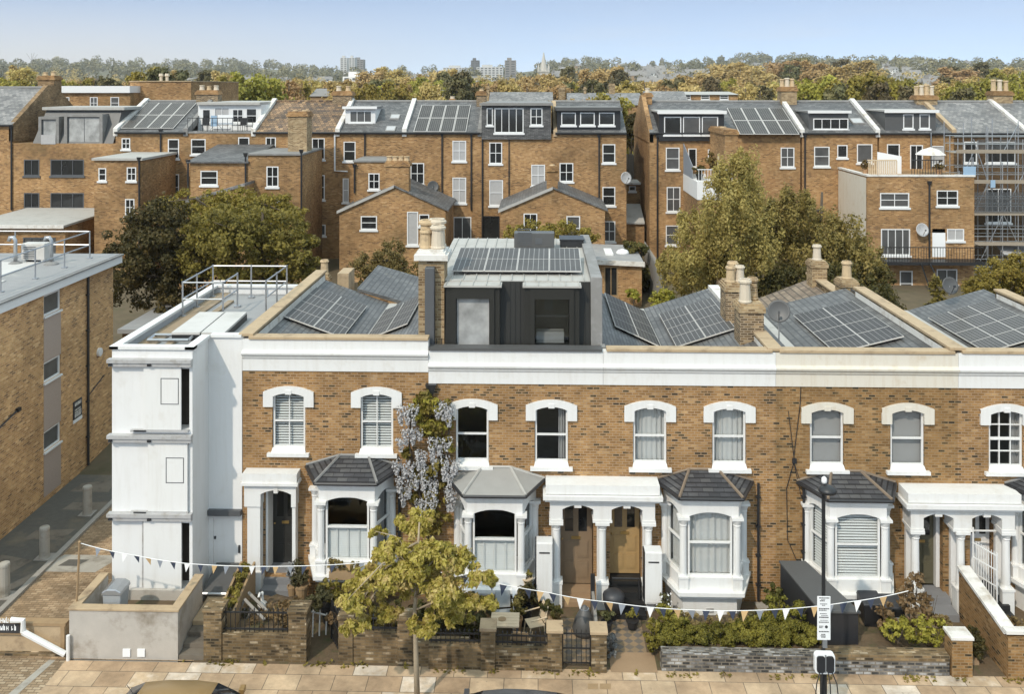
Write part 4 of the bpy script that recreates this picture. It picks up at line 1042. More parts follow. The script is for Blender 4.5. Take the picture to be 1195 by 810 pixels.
mb = MB(); mb.box(XW0 + .05, XW1 - .05, YW + .5, YW + .52, 0, ZW - .1); mb.box(gx(169, YW), gx(221, YW), YW + .4, YW + .42, .1, 7.2, 0); mb.build('interior', 'room_dark', wb)
# parapet
def coped(pts, w, z0, z1, name, mats, par):
    mb = MB()
    for k, (a, b) in enumerate(zip(pts, pts[1:])):
        z0 += .0015; z1 += .003
        a, b = Vector((*a, 0)), Vector((*b, 0)); d = (b - a).normalized(); n = Vector((-d.y, d.x, 0)) * w
        mb.hexa([(*(a).xy, z0), (*(b).xy, z0), (*(b + n).xy, z0), (*(a + n).xy, z0), (*a.xy, z1), (*b.xy, z1), (*(b + n).xy, z1), (*(a + n).xy, z1)])
    return mb.build(name, mats, par)
coped([(XW0 - .06, 7.06), (XW0 - .06, YW - .06), (XW1 + .06, YW - .06), (XW1 + .06, -.06), (XA0 - .02, -.06)], .26, ZW - .02, ZW + .06, 'coping', 'white_paint', wb)
coped([(XA0 - .05, 7.06), (XW0 + .2, 7.06)], .24, ZW - .02, ZW + .06, 'rear_coping', 'white_paint', wb)
mb = MB(); mb.box(XW0 + .2, XA0 - .05, .25, 6.85, 7.3, 7.36, 0); mb.box(XW0 + .2, XW1 - .1, YW + .2, .25, 7.3, 7.36, 0); mb.box(XW0 + .2, XW0 + .75, YW + .2, 6.85, 7.361, 7.41, 1); mb.box(XW0 + 1.05, XW0 + 1.25, YW + .4, 5.5, 7.361, 7.44, 1); mb.build('roof', ['grey_felt', 'deck_tan'], wb)
mb = MB()
for (a, b, c, d) in (((200, 388), (233, 388), (262, 364), (233, 364)), ((235, 388), (262, 388), (288, 364), (264, 364))):
    P = [atZ(*p, 7.62) for p in (a, b, c, d)]
    mb.hexa([(p[0], p[1], 7.55) for p in P] + [(p[0], p[1], 7.62) for p in P]); mb.hexa([(p[0] * .999, p[1], 7.36) for p in P] + [(p[0] * .999, p[1], 7.549) for p in P], 1)
mb.build('roof_hatch', ['pale_sheet', 'black_metal'], wb)
mb = MB(); P = [atZ(*p, 7.5) for p in ((172, 397), (220, 397), (226, 391), (180, 391))]
for a, b in zip(P, P[1:] + P[:1]): mb.tube([(a[0], a[1], 7.5), (b[0], b[1], 7.5)], .05, 4)
mb.build('roof_frame', 'galvanised', wb)
# sliding shutters
for k, (a, b) in enumerate(zr):
    a = max(a, .06)
    ytr = [424, 512.5, 604][k]; zt = gz(170, ytr, YW - .1)
    mb = MB(); mb.box(XW0 - .04, gx(223.5, YW - .1), YW - .16, YW - .002, zt - .085, zt + .02); mb.box(XW0 - .07, gx(224, YW - .1), YW - .2, YW - .002, zt + .021, zt + .12)
    ch = mb.build('shutter_track', 'steel_channel', wb)
    mb = MB(); 
    for px in (132, 177): mb.box(gx(px, YW) - .05, gx(px, YW) + .05, YW - .21, YW - .161, zt - .06, zt + .0)
    mb.build('bracket', 'black_plastic', ch)
    x0, x1 = [(169, 212.5), (174, 220), (169, 213)][k]
    mb = MB(); mb.box(gx(x0, YW), gx(x1, YW), YW - .09, YW - .03, a + .02, zt - .087)
    sh = mb.build('sliding_shutter', 'white_paint', wb)
    if k < 2:
        px0, px1, py0, py1 = [(189, 210, 438.5, 469), (195, 216, 530.5, 560)][k]
        xa, xb, za, zb = gx(px0, YW), gx(px1, YW), gz(0, py1, YW), gz(0, py0, YW); fr = MB()
        for q in ((xa, xb, za, za + .02), (xa, xb, zb - .02, zb), (xa, xa + .02, za + .02, zb - .02), (xb - .02, xb, za + .02, zb - .02)): fr.box(q[0], q[1], YW - .096, YW - .091, q[2], q[3])
        fr.build('hatch_outline', 'grey_frame', sh)
    mb = MB(); mb.box(gx(154, YW), gx(221, YW), YW - .11, YW - .02, a - .05, a + .015); 
    if k == 2: mb.box(gx(167, YW) - .02, gx(167, YW) + .02, YW - .03, YW - .002, a, zt - .09)
    mb.build('shutter_sill', 'steel_channel', wb)
    mb = MB(); mb.box(gx(154, YW) + .1, gx(154, YW) + .45, YW - .135, YW - .111, a - .03, a + .01); mb.build('guide', 'black_plastic', wb)
mb = MB(); mb.box(dr[0], dr[1], .06, .1, dr[2], dr[3]); dd = mb.build('door', 'white_render', wb)
mb = MB(); mb.box(dr[1] - .12, dr[1] - .07, .02, .058, 1.2, 1.42); mb.box(dr[0] + .02, dr[0] + .07, .03, .058, .7, .78); mb.box(dr[0] + .02, dr[0] + .07, .03, .058, 1.6, 1.68); mb.build('handle', 'black_metal', dd)
mb = MB(); mb.box(XW1 + .01, XA0 - .02, -.14, -.001, 2.36, 2.52); mb.build('lintel', 'grey_frame', wb)
gr = thing('guard_rail', 'galvanised guard rail round the hatch on the white block\'s flat roof', 'railing', (-10.7, 4.5, 7.36))
Z0 = 7.42; ga = [(-11.85, 1.9), (-12.0 + .2, 5.9), (-9.1, 5.9), (-9.1, 3.2)]
rails = [(-11.8, 3.3), (-11.8, 6.2), (-9.1, 6.2), (-9.1, 3.6)]
def railrun(gr, pts, zs, name='rail'):
    for z in zs:
        mb = MB(); mb.tube([(x, y, z) for x, y in pts], .027, 6); mb.build(name, 'galvanised', gr)
railrun(gr, rails, (Z0 + .55, Z0 + 1.1)); railrun(gr, [(-11.8, 3.3), (-10.45, 3.3)], (Z0 + .55, Z0 + 1.1)); railrun(gr, [(-10.45, 3.3), (-10.45, 4.8)], (Z0 + .55, Z0 + 1.1))
for x, y in [(-11.8, 3.3), (-11.8, 4.6), (-11.8, 6.2), (-10.4, 6.2), (-9.1, 6.2), (-9.1, 4.9), (-9.1, 3.6), (-10.45, 3.3), (-10.45, 4.8)]:
    mb = MB(); mb.tube([(x, y, Z0 - .05), (x, y, Z0 + 1.14)], .03, 6); mb.box(x - .1, x + .1, y - .1, y + .1, Z0 - .05, Z0); mb.build('post', 'galvanised', gr)

# ---------------------------------------------------------------- planter pit, wall and sign by the alley
pl = thing('area_wall', 'rendered concrete area wall with tan coping in front of the white block', 'wall', (-10.8, -3.2, 0))
x0, x1, y0, y1, zt = -12.3, -9.42, -3.22, -1.42, 1.33
mb = MB(); mb.box(x0, x1, y0, y0 + .2, -.1, zt - .06); mb.box(x0, x0 + .2, y0 + .2, y1, -.1, zt - .06); mb.box(x1 - .2, x1, y0 + .2, y1, -.1, zt - .06); mb.box(x0 + .2, x1 - .2, y0 + .2, y1 - .1, -.1, .62, 1); mb.box(x0 + .2, x1 - .2, y1 - .1, y1, .0, .9); mb.build('wall', ['render_grey', 'soil'], pl)
mb = MB(); mb.box(x0 - .03, x1 + .03, y0 - .03, y0 + .22, zt - .059, zt); mb.box(x0 - .03, x0 + .22, y0 + .22, y1, zt - .059, zt); mb.box(x1 - .22, x1 + .03, y0 + .22, y1, zt - .059, zt); mb.build('coping', 'coping_stone', pl, bevel=.01)
for px in (148, 165): 
    mb = MB(); x = gx(px, y0); z = gz(px, 762, y0); mb.box(x - .1, x + .1, y0 - .03, y0 - .001, z - .1, z + .1); mb.build('vent_cover', 'sign_white', pl)
cb = thing('grey_bin', 'grey plastic caddy bin with domed lid inside the concrete area wall', 'bin', (gx(136, -2.6), -2.6, .62))
xb_ = gx(136, -2.6)
mb = MB(); mb.hexa([(xb_ - .2, -2.85, .62), (xb_ + .2, -2.85, .62), (xb_ + .2, -2.4, .62), (xb_ - .2, -2.4, .62), (xb_ - .25, -2.9, 1.5), (xb_ + .25, -2.9, 1.5), (xb_ + .25, -2.35, 1.5), (xb_ - .25, -2.35, 1.5)]); mb.build('body', 'brushed_teal', cb, bevel=.03)
mb = MB(); mb.prism([(xb_ - .27, 1.501), (xb_ + .27, 1.501), (xb_ + .25, 1.59), (xb_ + .12, 1.66), (xb_ - .12, 1.66), (xb_ - .25, 1.59)], -2.93, -2.32, 'y'); mb.build('lid', 'galvanised', cb, bevel=.02)
lw = thing('low_wall', 'low tan rendered wall with brown rail along the alley entrance', 'wall', (-14.5, -3.1, 0))
xa, xb = -22, gx(77, -3.1); zt = gz(40, 727, -3.1)
mb = MB(); mb.box(xa, xb, -3.1, -2.9, -.1, zt - .08); mb.build('wall', 'coping_stone', lw)
mb = MB(); mb.box(xa, xb, -3.13, -2.87, zt - .079, zt); mb.box(xb - .13, xb - .02, -3.14, -3.101, .0, zt - .08); mb.build('rail', 'wood', lw)
mb = MB(); mb.box(xa, xb, -3.16, -3.1, -.02, .1); mb.build('plinth', 'garden_brick', lw)
pp = thing('handrail', 'bent white pipe handrail sloping down in front of the low tan wall', 'handrail', (gx(40, -3.3), -3.3, 0))
P = [(gx(p, -3.3), -3.3, gz(p, q, -3.3)) for p, q in ((13, 724), (27, 724.5), (27, 738), (76, 764))]
mb = MB(); mb.tube([P[0], P[1], P[2]], .075, 8); mb.tube([P[2], P[3]], .08, 8); mb.build('pipe', 'white_paint', pp)
mb = MB(); x = gx(79.5, -3.3); mb.tube([(x, -3.3, 0), (x, -3.3, gz(80, 742, -3.3))], .05, 8); mb.build('post', 'white_paint', pp)
ss = thing('street_sign', 'black street name plate with two rows of white lettering on the low wall', 'sign', (gx(5, -3.25), -3.25, 0.5))
xa, xb, za, zb = gx(-14, -3.2), gx(23, -3.2), gz(0, 738.5, -3.2), gz(0, 728, -3.2)
mb = MB(); mb.box(xa, xb + .05, -3.19, -3.161, za - .06, zb + .02, 1); mb.box(xa, xb, -3.22, -3.191, za, zb, 0); mb.build('plate', ['sign_black', 'wood'], ss)
mb = MB()
for r_, z in enumerate((za + .27, za + .07)):
    x = xa + .05
    while x < xb - .1:
        for k in range(random.choice((3, 5, 7))):
            if x > xb - .09: break
            h_ = random.choice((.11, .11, .15)); mb.box(x, x + .018, -3.227, -3.2205, z, z + h_); mb.box(x + .019, x + .045, -3.227, -3.2205, z + random.choice((0, .045, .09)), z + random.choice((.02, .065, .11))); 
            if random.random() < .6: mb.box(x + .046, x + .062, -3.227, -3.2205, z, z + .11)
            x += .078
        x += .06
mb.build('lettering', 'sign_white', ss)

# ---------------------------------------------------------------- steps, ramp door and garden fronts
st = thing('entrance_steps', 'dark stone steps climbing between the concrete area wall and the brick garden wall', 'steps', (-9.0, -3, 0))
mb = MB()
for k in range(4): mb.box(-9.40, -8.55, -3.2 + .32 * k, -3.2 + .32 * (k + 1) if k < 3 else -.01, -.1, .12 * (k + 1), 0 if k < 3 else 1)
mb.build('tread', ['dirty_stone', 'coping_stone'], st)
cd = thing('cellar_door', 'sloping dark grey cellar hatch beside the white block\'s side door', 'hatch', (-9.2, -.7, .5))
mb = MB(); mb.hexa([(-9.6, -1.0, .481), (-8.55, -1.0, .481), (-8.5, -.05, .481), (-9.5, -.05, .481), (-9.6, -1.0, .56), (-8.55, -1.0, .56), (-8.5, -.05, .95), (-9.5, -.05, .95)]); mb.build('leaf', 'anthracite', cd)
mb = MB(); mb.tube([(-9.62, -1.03, .56), (-8.53, -1.03, .56)], .04, 6); mb.build('edge_bar', 'galvanised', cd)

def railings(name, label, xa, xb, y, z0, z1, step=.13, mat='black_metal', cat='railings', group='iron railings on the garden walls'):
    t = thing(name, label, cat, ((xa + xb) / 2, y, z0), group)
    mb = MB(); mb.box(xa, xb, y - .015, y + .015, z0 + .06, z0 + .1); mb.box(xa, xb, y - .015, y + .015, z1 - .14, z1 - .1); mb.build('rail', mat, t)
    n = int((xb - xa) / step)
    for k in range(n):
        x = xa + (k + .5) * (xb - xa) / n
        mb = MB(); mb.tube([(x, y, z0), (x, y, z1 - .05)], .011, 5); mb.lathe((x, y, z1 - .06), [(.008, 0), (.026, .02), (.004, .07)], 5); mb.build('bar', mat, t)
    return t
def pier(par, x0, x1, y0, y1, z0, z1, cap='coping_stone', mat='garden_brick'):
    mb = MB(); mb.box(x0, x1, y0, y1, z0, z1 - .08); mb.box(x0 - .03, x1 + .03, y0 - .03, y1 + .03, z1 - .079, z1, 1); return mb.build('pier', [mat, cap], par, bevel=.01)
Yf = -3.2
w1 = thing('garden_wall', 'old brick garden wall between two stone capped piers, nearest the entrance steps', 'wall', (gx(295, Yf), Yf, 0))
xs = [gx(p, Yf) for p in (238, 259, 337, 358)]
mb = MB(); mb.box(xs[1], xs[2], Yf, Yf + .28, -.1, gz(300, 741, Yf)); mb.build('wall', 'garden_brick', w1)
pier(w1, xs[0], xs[1], Yf - .04, Yf + .45, -.1, 1.36, 'garden_brick'); pier(w1, xs[2], xs[3], Yf - .04, Yf + .45, -.1, 1.36, 'garden_brick')
railings('railings', 'spiked black railings on the old brick wall nearest the entrance steps', xs[1], xs[2], Yf + .12, gz(300, 741, Yf), 1.33, .125)
w2 = thing('garden_wall', 'old brick garden wall behind the street tree with dark stain', 'wall', (gx(430, Yf), Yf, 0))
xs2 = [gx(p, Yf) for p in (395, 412, 464, 482, 548)]
mb = MB(); mb.box(xs2[1], xs2[2], Yf, Yf + .28, -.1, .78); mb.box(xs2[3], xs2[4], Yf - .1, Yf + .2, -.1, .62); mb.build('wall', 'garden_brick', w2)
pier(w2, xs2[0], xs2[1], Yf - .04, Yf + .4, -.1, 1.22, 'garden_brick'); pier(w2, xs2[2], xs2[3], Yf - .04, Yf + .4, -.1, 1.22, 'garden_brick')
railings('railings', 'black railings on the brick wall half hidden by the street tree', xs2[1], xs2[2], Yf + .12, .78, 1.22, .13)
Yg = -3.4
w3 = thing('garden_wall', 'low brown brick garden wall with square piers and iron gate beside it', 'wall', (gx(600, Yg), Yg, 0))
xs3 = [gx(p, Yg) for p in (500, 561, 578, 639, 656, 690, 708)]
mb = MB(); mb.box(xs3[0], xs3[1], Yg, Yg + .24, -.1, .60); mb.box(xs3[2], xs3[3], Yg, Yg + .24, -.1, .58); mb.build('wall', 'garden_brick', w3)
for a, z in ((1, 1.1), (3, 1.08), (5, 1.06)): pier(w3, xs3[a], xs3[a + 1], Yg - .04, Yg + .4, -.1, z, 'coping_stone')
railings('railings', 'black railings on the low brick wall in front of the garden table', xs3[2], xs3[3], Yg + .12, .58, .95, .12)
railings('railings', 'black railings on the low brick wall beneath the street tree crown', xs3[0], xs3[1], Yg + .12, .60, .98, .12)
def gate(label, xf, w, h):
    t = thing('garden_gate', label, 'gate', tuple(xf @ Vector((0, 0, 0))), 'iron garden gates')
    mb = MB(xf)
    mb.box(0, .035, -.018, .018, .04, h + .12); mb.box(w - .035, w, -.018, .018, .04, h)
    for z in (.1, h * .5, h - .1): mb.box(.035, w - .035, -.012, .012, z, z + .035)
    mb.build('frame', 'black_metal', t)
    n = int(w / .11)
    for k in range(1, n):
        mb = MB(xf); mb.tube([(w * k / n, 0, .07), (w * k / n, 0, h + .03)], .010, 5); mb.build('bar', 'black_metal', t)
    return t
gate('closed iron garden gate between the two low brown piers', Matrix.Translation((xs3[4], Yg + .15, .02)), xs3[5] - xs3[4], .95)
gate('open iron garden gate swung inward beside the old brick wall', Matrix.Translation((xs2[0] - .02, Yf + .25, .02)) @ Matrix.Rotation(R(118), 4, 'Z'), .82, 1.15)

# raised planting, lawn and path of the first garden
mb = MB()
def heap(name, x0, x1, y0, y1, z, mat, kind=None, n=14, amp=.06):
    mb = MB(); V = [[(x0 + (x1 - x0) * i / n, y0 + (y1 - y0) * j / n, z + amp * random.uniform(-1, 1) - (.25 if i in (0, n) or j in (0, n) else 0)) for j in range(n + 1)] for i in range(n + 1)]
    i0 = mb.pts([p for r in V for p in r])
    for i in range(n):
        for j in range(n): mb.f.append((i0 + i * (n + 1) + j, i0 + (i + 1) * (n + 1) + j, i0 + (i + 1) * (n + 1) + j + 1, i0 + i * (n + 1) + j + 1)); mb.m.append(0)
    o = mb.build(name, mat, smooth=True); o['kind'] = kind or 'structure'; return o
heap('garden_soil', xs[1] - .1, gx(352, -1), Yf + .3, -.9, .55, 'soil', 'structure', amp=.05)
heap('garden_bed', xs2[0], xs2[4], Yf + .3, -1.4, .3, 'soil')
tr = thing('timber_trough', 'long weathered timber planting trough leaning along the steps', 'planter', (-8.3, -1.9, .5))
mb = MB()
a, b = Vector((gx(262, -2.9), -2.75, 1.05)), Vector((gx(290, -.7), -.75, 1.35))
for dx in (-.22, .16): mb.hexa([(a.x + dx, a.y, .2), (a.x + dx + .06, a.y, .2), (b.x + dx + .06, b.y, .3), (b.x + dx, b.y, .3), (a.x + dx, a.y, a.z), (a.x + dx + .06, a.y, a.z), (b.x + dx + .06, b.y, b.z), (b.x + dx, b.y, b.z)])
mb.hexa([(a.x - .22, a.y - .04, .2), (a.x + .22, a.y - .04, .2), (a.x + .22, a.y, .2), (a.x - .22, a.y, .2), (a.x - .22, a.y - .04, a.z), (a.x + .22, a.y - .04, a.z), (a.x + .22, a.y, a.z), (a.x - .22, a.y, a.z)])
mb.build('board', 'wood', tr)
mb = MB(); mb.hexa([(a.x - .16, a.y, .3), (a.x + .16, a.y, .3), (b.x + .16, b.y, .4), (b.x - .16, b.y, .4), (a.x - .16, a.y, a.z - .1), (a.x + .16, a.y, a.z - .1), (b.x + .16, b.y, b.z - .1), (b.x - .16, b.y, b.z - .1)]); mb.build('soil', 'soil', tr)
tm = thing('timber_trestle', 'grey weathered timber trestle lying on the raised soil', 'trestle', (gx(300, -2.2), -2.2, .6))
mb = MB()
A = Vector((gx(284, -2.2), -2.1, 1.0)); B = Vector((gx(309, -2.5), -2.5, .68))
mb.tube([A, B], .05, 4); mb.tube([A + Vector((0, .35, 0)), B + Vector((0, .35, 0))], .05, 4); mb.tube([A, A + Vector((-.25, 0, -.5))], .04, 4); mb.tube([A.lerp(B, .4), A.lerp(B, .4) + Vector((-.2, .1, -.4))], .035, 4); mb.build('beam', 'wood_grey', tm)

# tiled and stone paths, thresholds
rect('tiled_path', gx(696, -2), gx(752, -2), -2.55, -.9, .007, 'checker_tile')
rect('tiled_path', gx(656, -2), gx(690, -2), -3.0, -1.0, .006, 'checker_tile')
rect('stone_threshold', gx(712, -3.1), gx(766, -3.1), -3.4, -2.55, .008, 'tan_step')
rect('gravel_bed', gx(640, -2.2), gx(656, -2.2), -3.1, -.9, .004, 'tan_step')
mb = MB(); mb.q((-7.6, Yf + .2, .01), (-6.5, Yf + .2, .01), (-6.6, -1.2, .012), (-7.5, -1.2, .012)); tag(mb.build('garden_path', 'concrete'), kind='structure')
# stone retaining wall, hedge garden
w4 = thing('garden_wall', 'low rough grey stone retaining wall below the hedge', 'wall', (gx(940, -3.3), -3.3, 0))
xa, xm, xb = gx(772, -3.3), gx(962, -3.3), gx(1108, -3.3)
mb = MB(); mb.box(xa, xm, -3.32, -3.0, -.1, .46); mb.box(xm, xb, -3.32, -3.0, -.1, .36, 0); mb.box(xm, xb, -3.34, -2.98, .361, .52, 1); mb.build('wall', ['rubble_stone', 'garden_brick'], w4, bevel=.015)
pier(w4, gx(1110, -3.3), gx(1134, -3.3), -3.36, -2.9, -.1, 1.02, 'coping_white', 'stock_brick_darker')
heap('hedge_bed', xa, gx(1050, -2), -3.0, -1.2, .35, 'soil')
w5 = thing('garden_wall', 'sloping brick garden wall with white coping running back to the last porch', 'wall', (gx(1170, -3), -3, 0))
xr0, xr1 = gx(1175, -3.35), gx(1120, -.75)
mb = MB(); mb.hexa([(xr0, -3.3, -.1), (xr0 + .25, -3.3, -.1), (xr1 + .25, -.7, -.1), (xr1, -.7, -.1), (xr0, -3.3, 1.08), (xr0 + .25, -3.3, 1.08), (xr1 + .25, -.7, 1.42), (xr1, -.7, 1.42)], 0)
mb.hexa([(xr0 - .05, -3.3, 1.081), (xr0 + .3, -3.3, 1.081), (xr1 + .3, -.7, 1.421), (xr1 - .05, -.7, 1.421), (xr0 - .05, -3.3, 1.16), (xr0 + .3, -3.3, 1.16), (xr1 + .3, -.7, 1.50), (xr1 - .05, -.7, 1.50)], 1)
mb.box(xr0, xr0 + 2.2, -3.42, -3.302, -.1, 1.08, 0); mb.box(xr0 - .06, xr0 + 2.3, -3.46, -3.22, 1.161, 1.24, 1); mb.build('wall', ['stock_brick_darker', 'coping_white'], w5)
st = thing('garden_steps', 'tan stone steps climbing past the white capped pier to the olive door', 'steps', (gx(1110, -2.4), -2.4, 0))
mb = MB()
for k in range(5): mb.box(gx(1124 - k * 6, -2.6) - .42, gx(1124 - k * 6, -2.6) + .30, -2.85 + .4 * k, -2.85 + .4 * (k + 1), -.05, .10 + .055 * k)
mb.build('tread', 'tan_step', st)
rect('forecourt', xr0 + .3, 20, -3.2, -.9, .02, 'slate_step')
rect('side_yard', gx(895, -1.5), gx(935, -1.5), -1.6, -.02, .012, 'concrete')
def downpipe(label, px, z0, z1, hopper=False, mat='black_plastic', Y=-.09):
    x = gx(px, Y); t = thing('drainpipe', label, 'drainpipe', (x, Y, z0), 'drainpipes on the front walls')
    mb = MB(); mb.tube([(x, Y, z0), (x, Y, z1)], .04, 7); mb.build('pipe', mat, t)
    for k in range(4): mb = MB(); z = z0 + (z1 - z0) * (k + .5) / 4; mb.box(x - .07, x + .07, Y - .04, .0, z, z + .04); mb.build('clip', mat, t)
    if hopper: mb = MB(); mb.hexa([(x - .07, Y - .07, z1), (x + .07, Y - .07, z1), (x + .07, 0, z1), (x - .07, 0, z1), (x - .16, Y - .1, z1 + .3), (x + .16, Y - .1, z1 + .3), (x + .16, 0, z1 + .3), (x - .16, 0, z1 + .3)]); mb.build('hopper', mat, t)
downpipe('black drainpipe beside the white bay with net curtains', 885, .1, 3.5)
downpipe('black drainpipe beside the cream bay with louvred blinds', 938, .3, 3.5)
downpipe('black drainpipe with hopper above the wisteria', 503, .2, 6.0, True)
downpipe('black drainpipe between the first bay and the wisteria', 466, .3, 3.6)
wc = thing('wall_cable', 'thin black cables straggling down the brick between two bays', 'cable', (gx(930, 0), -.02, 3))
mb = MB()
for pts in (((935, 440), (934, 470), (928, 520), (926, 538), (935, 580)), ((920, 480), (927, 538), (918, 570), (919, 630), (930, 655)), ((926, 538), (938, 575), (948, 580))):
    mb.tube([(gx(p, -.02), -.02, gz(p, q, -.02)) for p, q in pts], .012, 4)
x, z = at(927, 538, -.03); mb.box(x - .06, x + .06, -.06, 0, z - .07, z + .07)
mb.build('strand', 'black_plastic', wc)

# ---------------------------------------------------------------- things in the gardens
def cabinet(label, px0, px1, py0, py1, Y):
    xa, xb, za, zb = gx(px0, Y), gx(px1, Y), max(gz(px0, py1, Y), .01), gz(px0, py0, Y)
    t = thing('parcel_cabinet', label, 'cabinet', ((xa + xb) / 2, Y, za), 'tall white cabinets by the porches')
    mb = MB(); mb.box(xa, xb, Y + .02, Y + .42, za, zb, 0); mb.box(xa - .03, xa, Y + .03, Y + .42, za, zb - .02, 1); mb.build('body', ['white_render', 'black_plastic'], t, bevel=.012)
    mb = MB(); mb.box(xa + .02, xb - .02, Y, Y + .02, za + .05, zb - .03); d = mb.build('door', 'white_paint', t)
    mb = MB(); xm = (xa + xb) / 2; mb.box(xm - .15, xm + .15, Y - .008, Y - .0005, zb - .30, zb - .26); mb.build('slot', 'black_plastic', d)
cabinet('tall white cabinet with slot beside the brown front door', 626, 645, 634, 702, -.95)
cabinet('tall white cabinet with slot beside the white bay with net curtains', 753, 773, 645, 706, -.95)
bs = thing('bin_store', 'black lean-to bin store with sloping grey lid beside the cream bay', 'bin store', (gx(965, -2), -2, .3))
xa, xb = gx(943, -2.6), gx(1000, -2.6)
mb = MB()
mb.hexa([(xa + .3, -2.7, .1), (xb, -2.7, .1), (xb - .9, -.95, .1), (xa - .3, -.95, .1), (xa + .3, -2.7, 1.25), (xb, -2.7, 1.25), (xb - .9, -.95, 1.62), (xa - .3, -.95, 1.62)]); mb.build('body', 'black_plastic', bs)
mb = MB(); mb.hexa([(xa + .27, -2.78, 1.251), (xb + .04, -2.78, 1.251), (xb - .86, -.9, 1.621), (xa - .33, -.9, 1.621), (xa + .27, -2.78, 1.30), (xb + .04, -2.78, 1.30), (xb - .86, -.9, 1.67), (xa - .33, -.9, 1.67)]); mb.build('lid', 'anthracite', bs)
mb = MB()
for k in range(3):
    x = gx(1010 + 14 * k, -1.5); 
for label, px, Y in (('black wheelie bin in the shade below the cream bay', 1016, -1.55), ('black wheelie bin with grey recycling label below the cream bay', 1040, -1.7)):
    x = gx(px, Y); t = thing('wheelie_bin', label, 'bin', (x, Y, .2), 'wheelie bins below the cream bay')
    mb = MB(); mb.hexa([(x - .22, Y - .2, .2), (x + .22, Y - .2, .2), (x + .22, Y + .25, .2), (x - .22, Y + .25, .2), (x - .28, Y - .3, .95), (x + .28, Y - .3, .95), (x + .28, Y + .32, .95), (x - .28, Y + .32, .95)]); mb.build('body', 'black_plastic', t, bevel=.02)
    mb = MB(); mb.hexa([(x - .29, Y - .32, .951), (x + .29, Y - .32, .951), (x + .29, Y + .34, .951), (x - .29, Y + .34, .951), (x - .27, Y - .3, 1.0), (x + .27, Y - .3, 1.0), (x + .27, Y + .3, 1.06), (x - .27, Y + .3, 1.06)]); mb.build('lid', 'sign_black', t, bevel=.02)
    if 'label' in label: mb = MB(); mb.box(x - .14, x + .14, Y - .30, Y - .285, .6, .72); mb.build('sticker', 'brushed_teal', t)
# table and chairs
Yt = -2.5
x0, x1 = gx(573, Yt), gx(606, Yt); zt = .80
tb = thing('garden_table', 'pale wooden garden table with dark legs behind the low railings', 'table', ((x0 + x1) / 2, Yt, 0))
mb = MB(); 
for k in range(5): mb.box(x0, x1, Yt - .33 + k * .135, Yt - .205 + k * .135, zt - .04, zt)
mb.build('table_top', 'wood_pale', tb)
for x in (x0 + .03, x1 - .08):
    for y in (Yt - .3, Yt + .27): mb = MB(); mb.box(x, x + .05, y, y + .05, 0, zt - .041); mb.build('leg', 'anthracite', tb)
mb = MB(); mb.lathe(((x0 + x1) / 2 - .08, Yt, zt), [(.1, 0), (.11, .015), (.05, .02)], 10); tag(mb.build('plate', 'wood'), 'small brown plate on the pale garden table', 'plate')
def chair(label, x, y, rz, mat):
    t = thing('garden_chair', label, 'chair', (x, y, 0), 'garden chairs round the table')
    xf = Matrix.Translation((x, y, 0)) @ Matrix.Rotation(rz, 4, 'Z')
    mb = MB(xf); mb.box(-.23, .23, -.22, .22, .43, .46); mb.build('seat', mat, t, bevel=.02)
    mb = MB(xf); mb.hexa([(-.22, .2, .5), (.22, .2, .5), (.22, .24, .5), (-.22, .24, .5), (-.2, .3, .92), (.2, .3, .92), (.2, .34, .92), (-.2, .34, .92)]); mb.build('backrest', mat, t, bevel=.02)
    mb = MB(xf); mb.tube([(-.26, -.2, .64), (-.26, .26, .68)], .018, 6); mb.build('armrest', mat, t); mb = MB(xf); mb.tube([(.26, -.2, .64), (.26, .26, .68)], .018, 6); mb.build('armrest', mat, t)
    for sx in (-1, 1):
        for sy in (-1, 1): mb = MB(xf); mb.tube([(sx * .21, sy * .19, .43), (sx * .25, sy * .24, 0)], .017, 6); mb.build('leg', mat, t)
    return t
chair('pale timber garden chair facing the table beside the white cabinet', gx(624, -2.0), -2.0, R(-70), 'wood_pale')
chair('grey slatted garden chair between the table and the bay', gx(588, -1.6), -1.6, R(8), 'brushed_teal')
chair('brown timber garden chair behind the brick pier', gx(609, -2.95), -2.95, R(175), 'wood')
def pot_plant(label, x, y, z, r, h, leaf, fr, fz, n=220, size=.07, pm='terracotta', flowers=None, tag_g=None):
    t = thing('potted_plant', label, 'plant', (x, y, z), tag_g)
    mb = MB(); mb.lathe((x, y, z), [(r * .7, 0), (r * .95, h * .85), (r * 1.08, h * .86), (r * 1.08, h), (r * .9, h), (r * .85, h * .9)], 14); mb.build('pot', pm, t)
    P, N = crown_cloud([(x, y, z + h + fz * .75, fr, fr, fz)], 14, n / 14, .4, .3); V, Q = leaf_quads(P, N, size); np_mesh('foliage', V, Q, leaf, t)
    if flowers:
        P, N = clump_points((x, y, z + h + fz * .8), (fr, fr, fz), 40, .8); V, Q = leaf_quads(P, N, size * 1.1, 1.); np_mesh('flower', V, Q, flowers, t)
    return t
pot_plant('trailing dark plant in a tall pot beside the first porch', gx(352, -.9), -.9, .35, .2, .45, 'leaf_herb', .34, .5, 420, .08, 'wood')
pot_plant('bushy olive plant in a black tub below the first bay', gx(384, -1.5), -1.5, .1, .24, .5, 'leaf_olive', .38, .45, 420, .08, 'black_plastic')
pot_plant('silvery plant in a pot before the first porch pillar', gx(341, -.8), -.8, .4, .14, .3, 'leaf_silver', .22, .42, 220, .06, 'wood')
pot_plant('dark leafy plant in a tub behind the pale chair', gx(612, -1.3), -1.3, 0, .24, .5, 'leaf_dark', .42, .5, 460, .09, 'black_plastic')
pot_plant('dry brown plant beside the white cabinet and the brown door', gx(648, -1.9), -1.9, 0, .16, .35, 'leaf_brown', .2, .3, 160, .07)
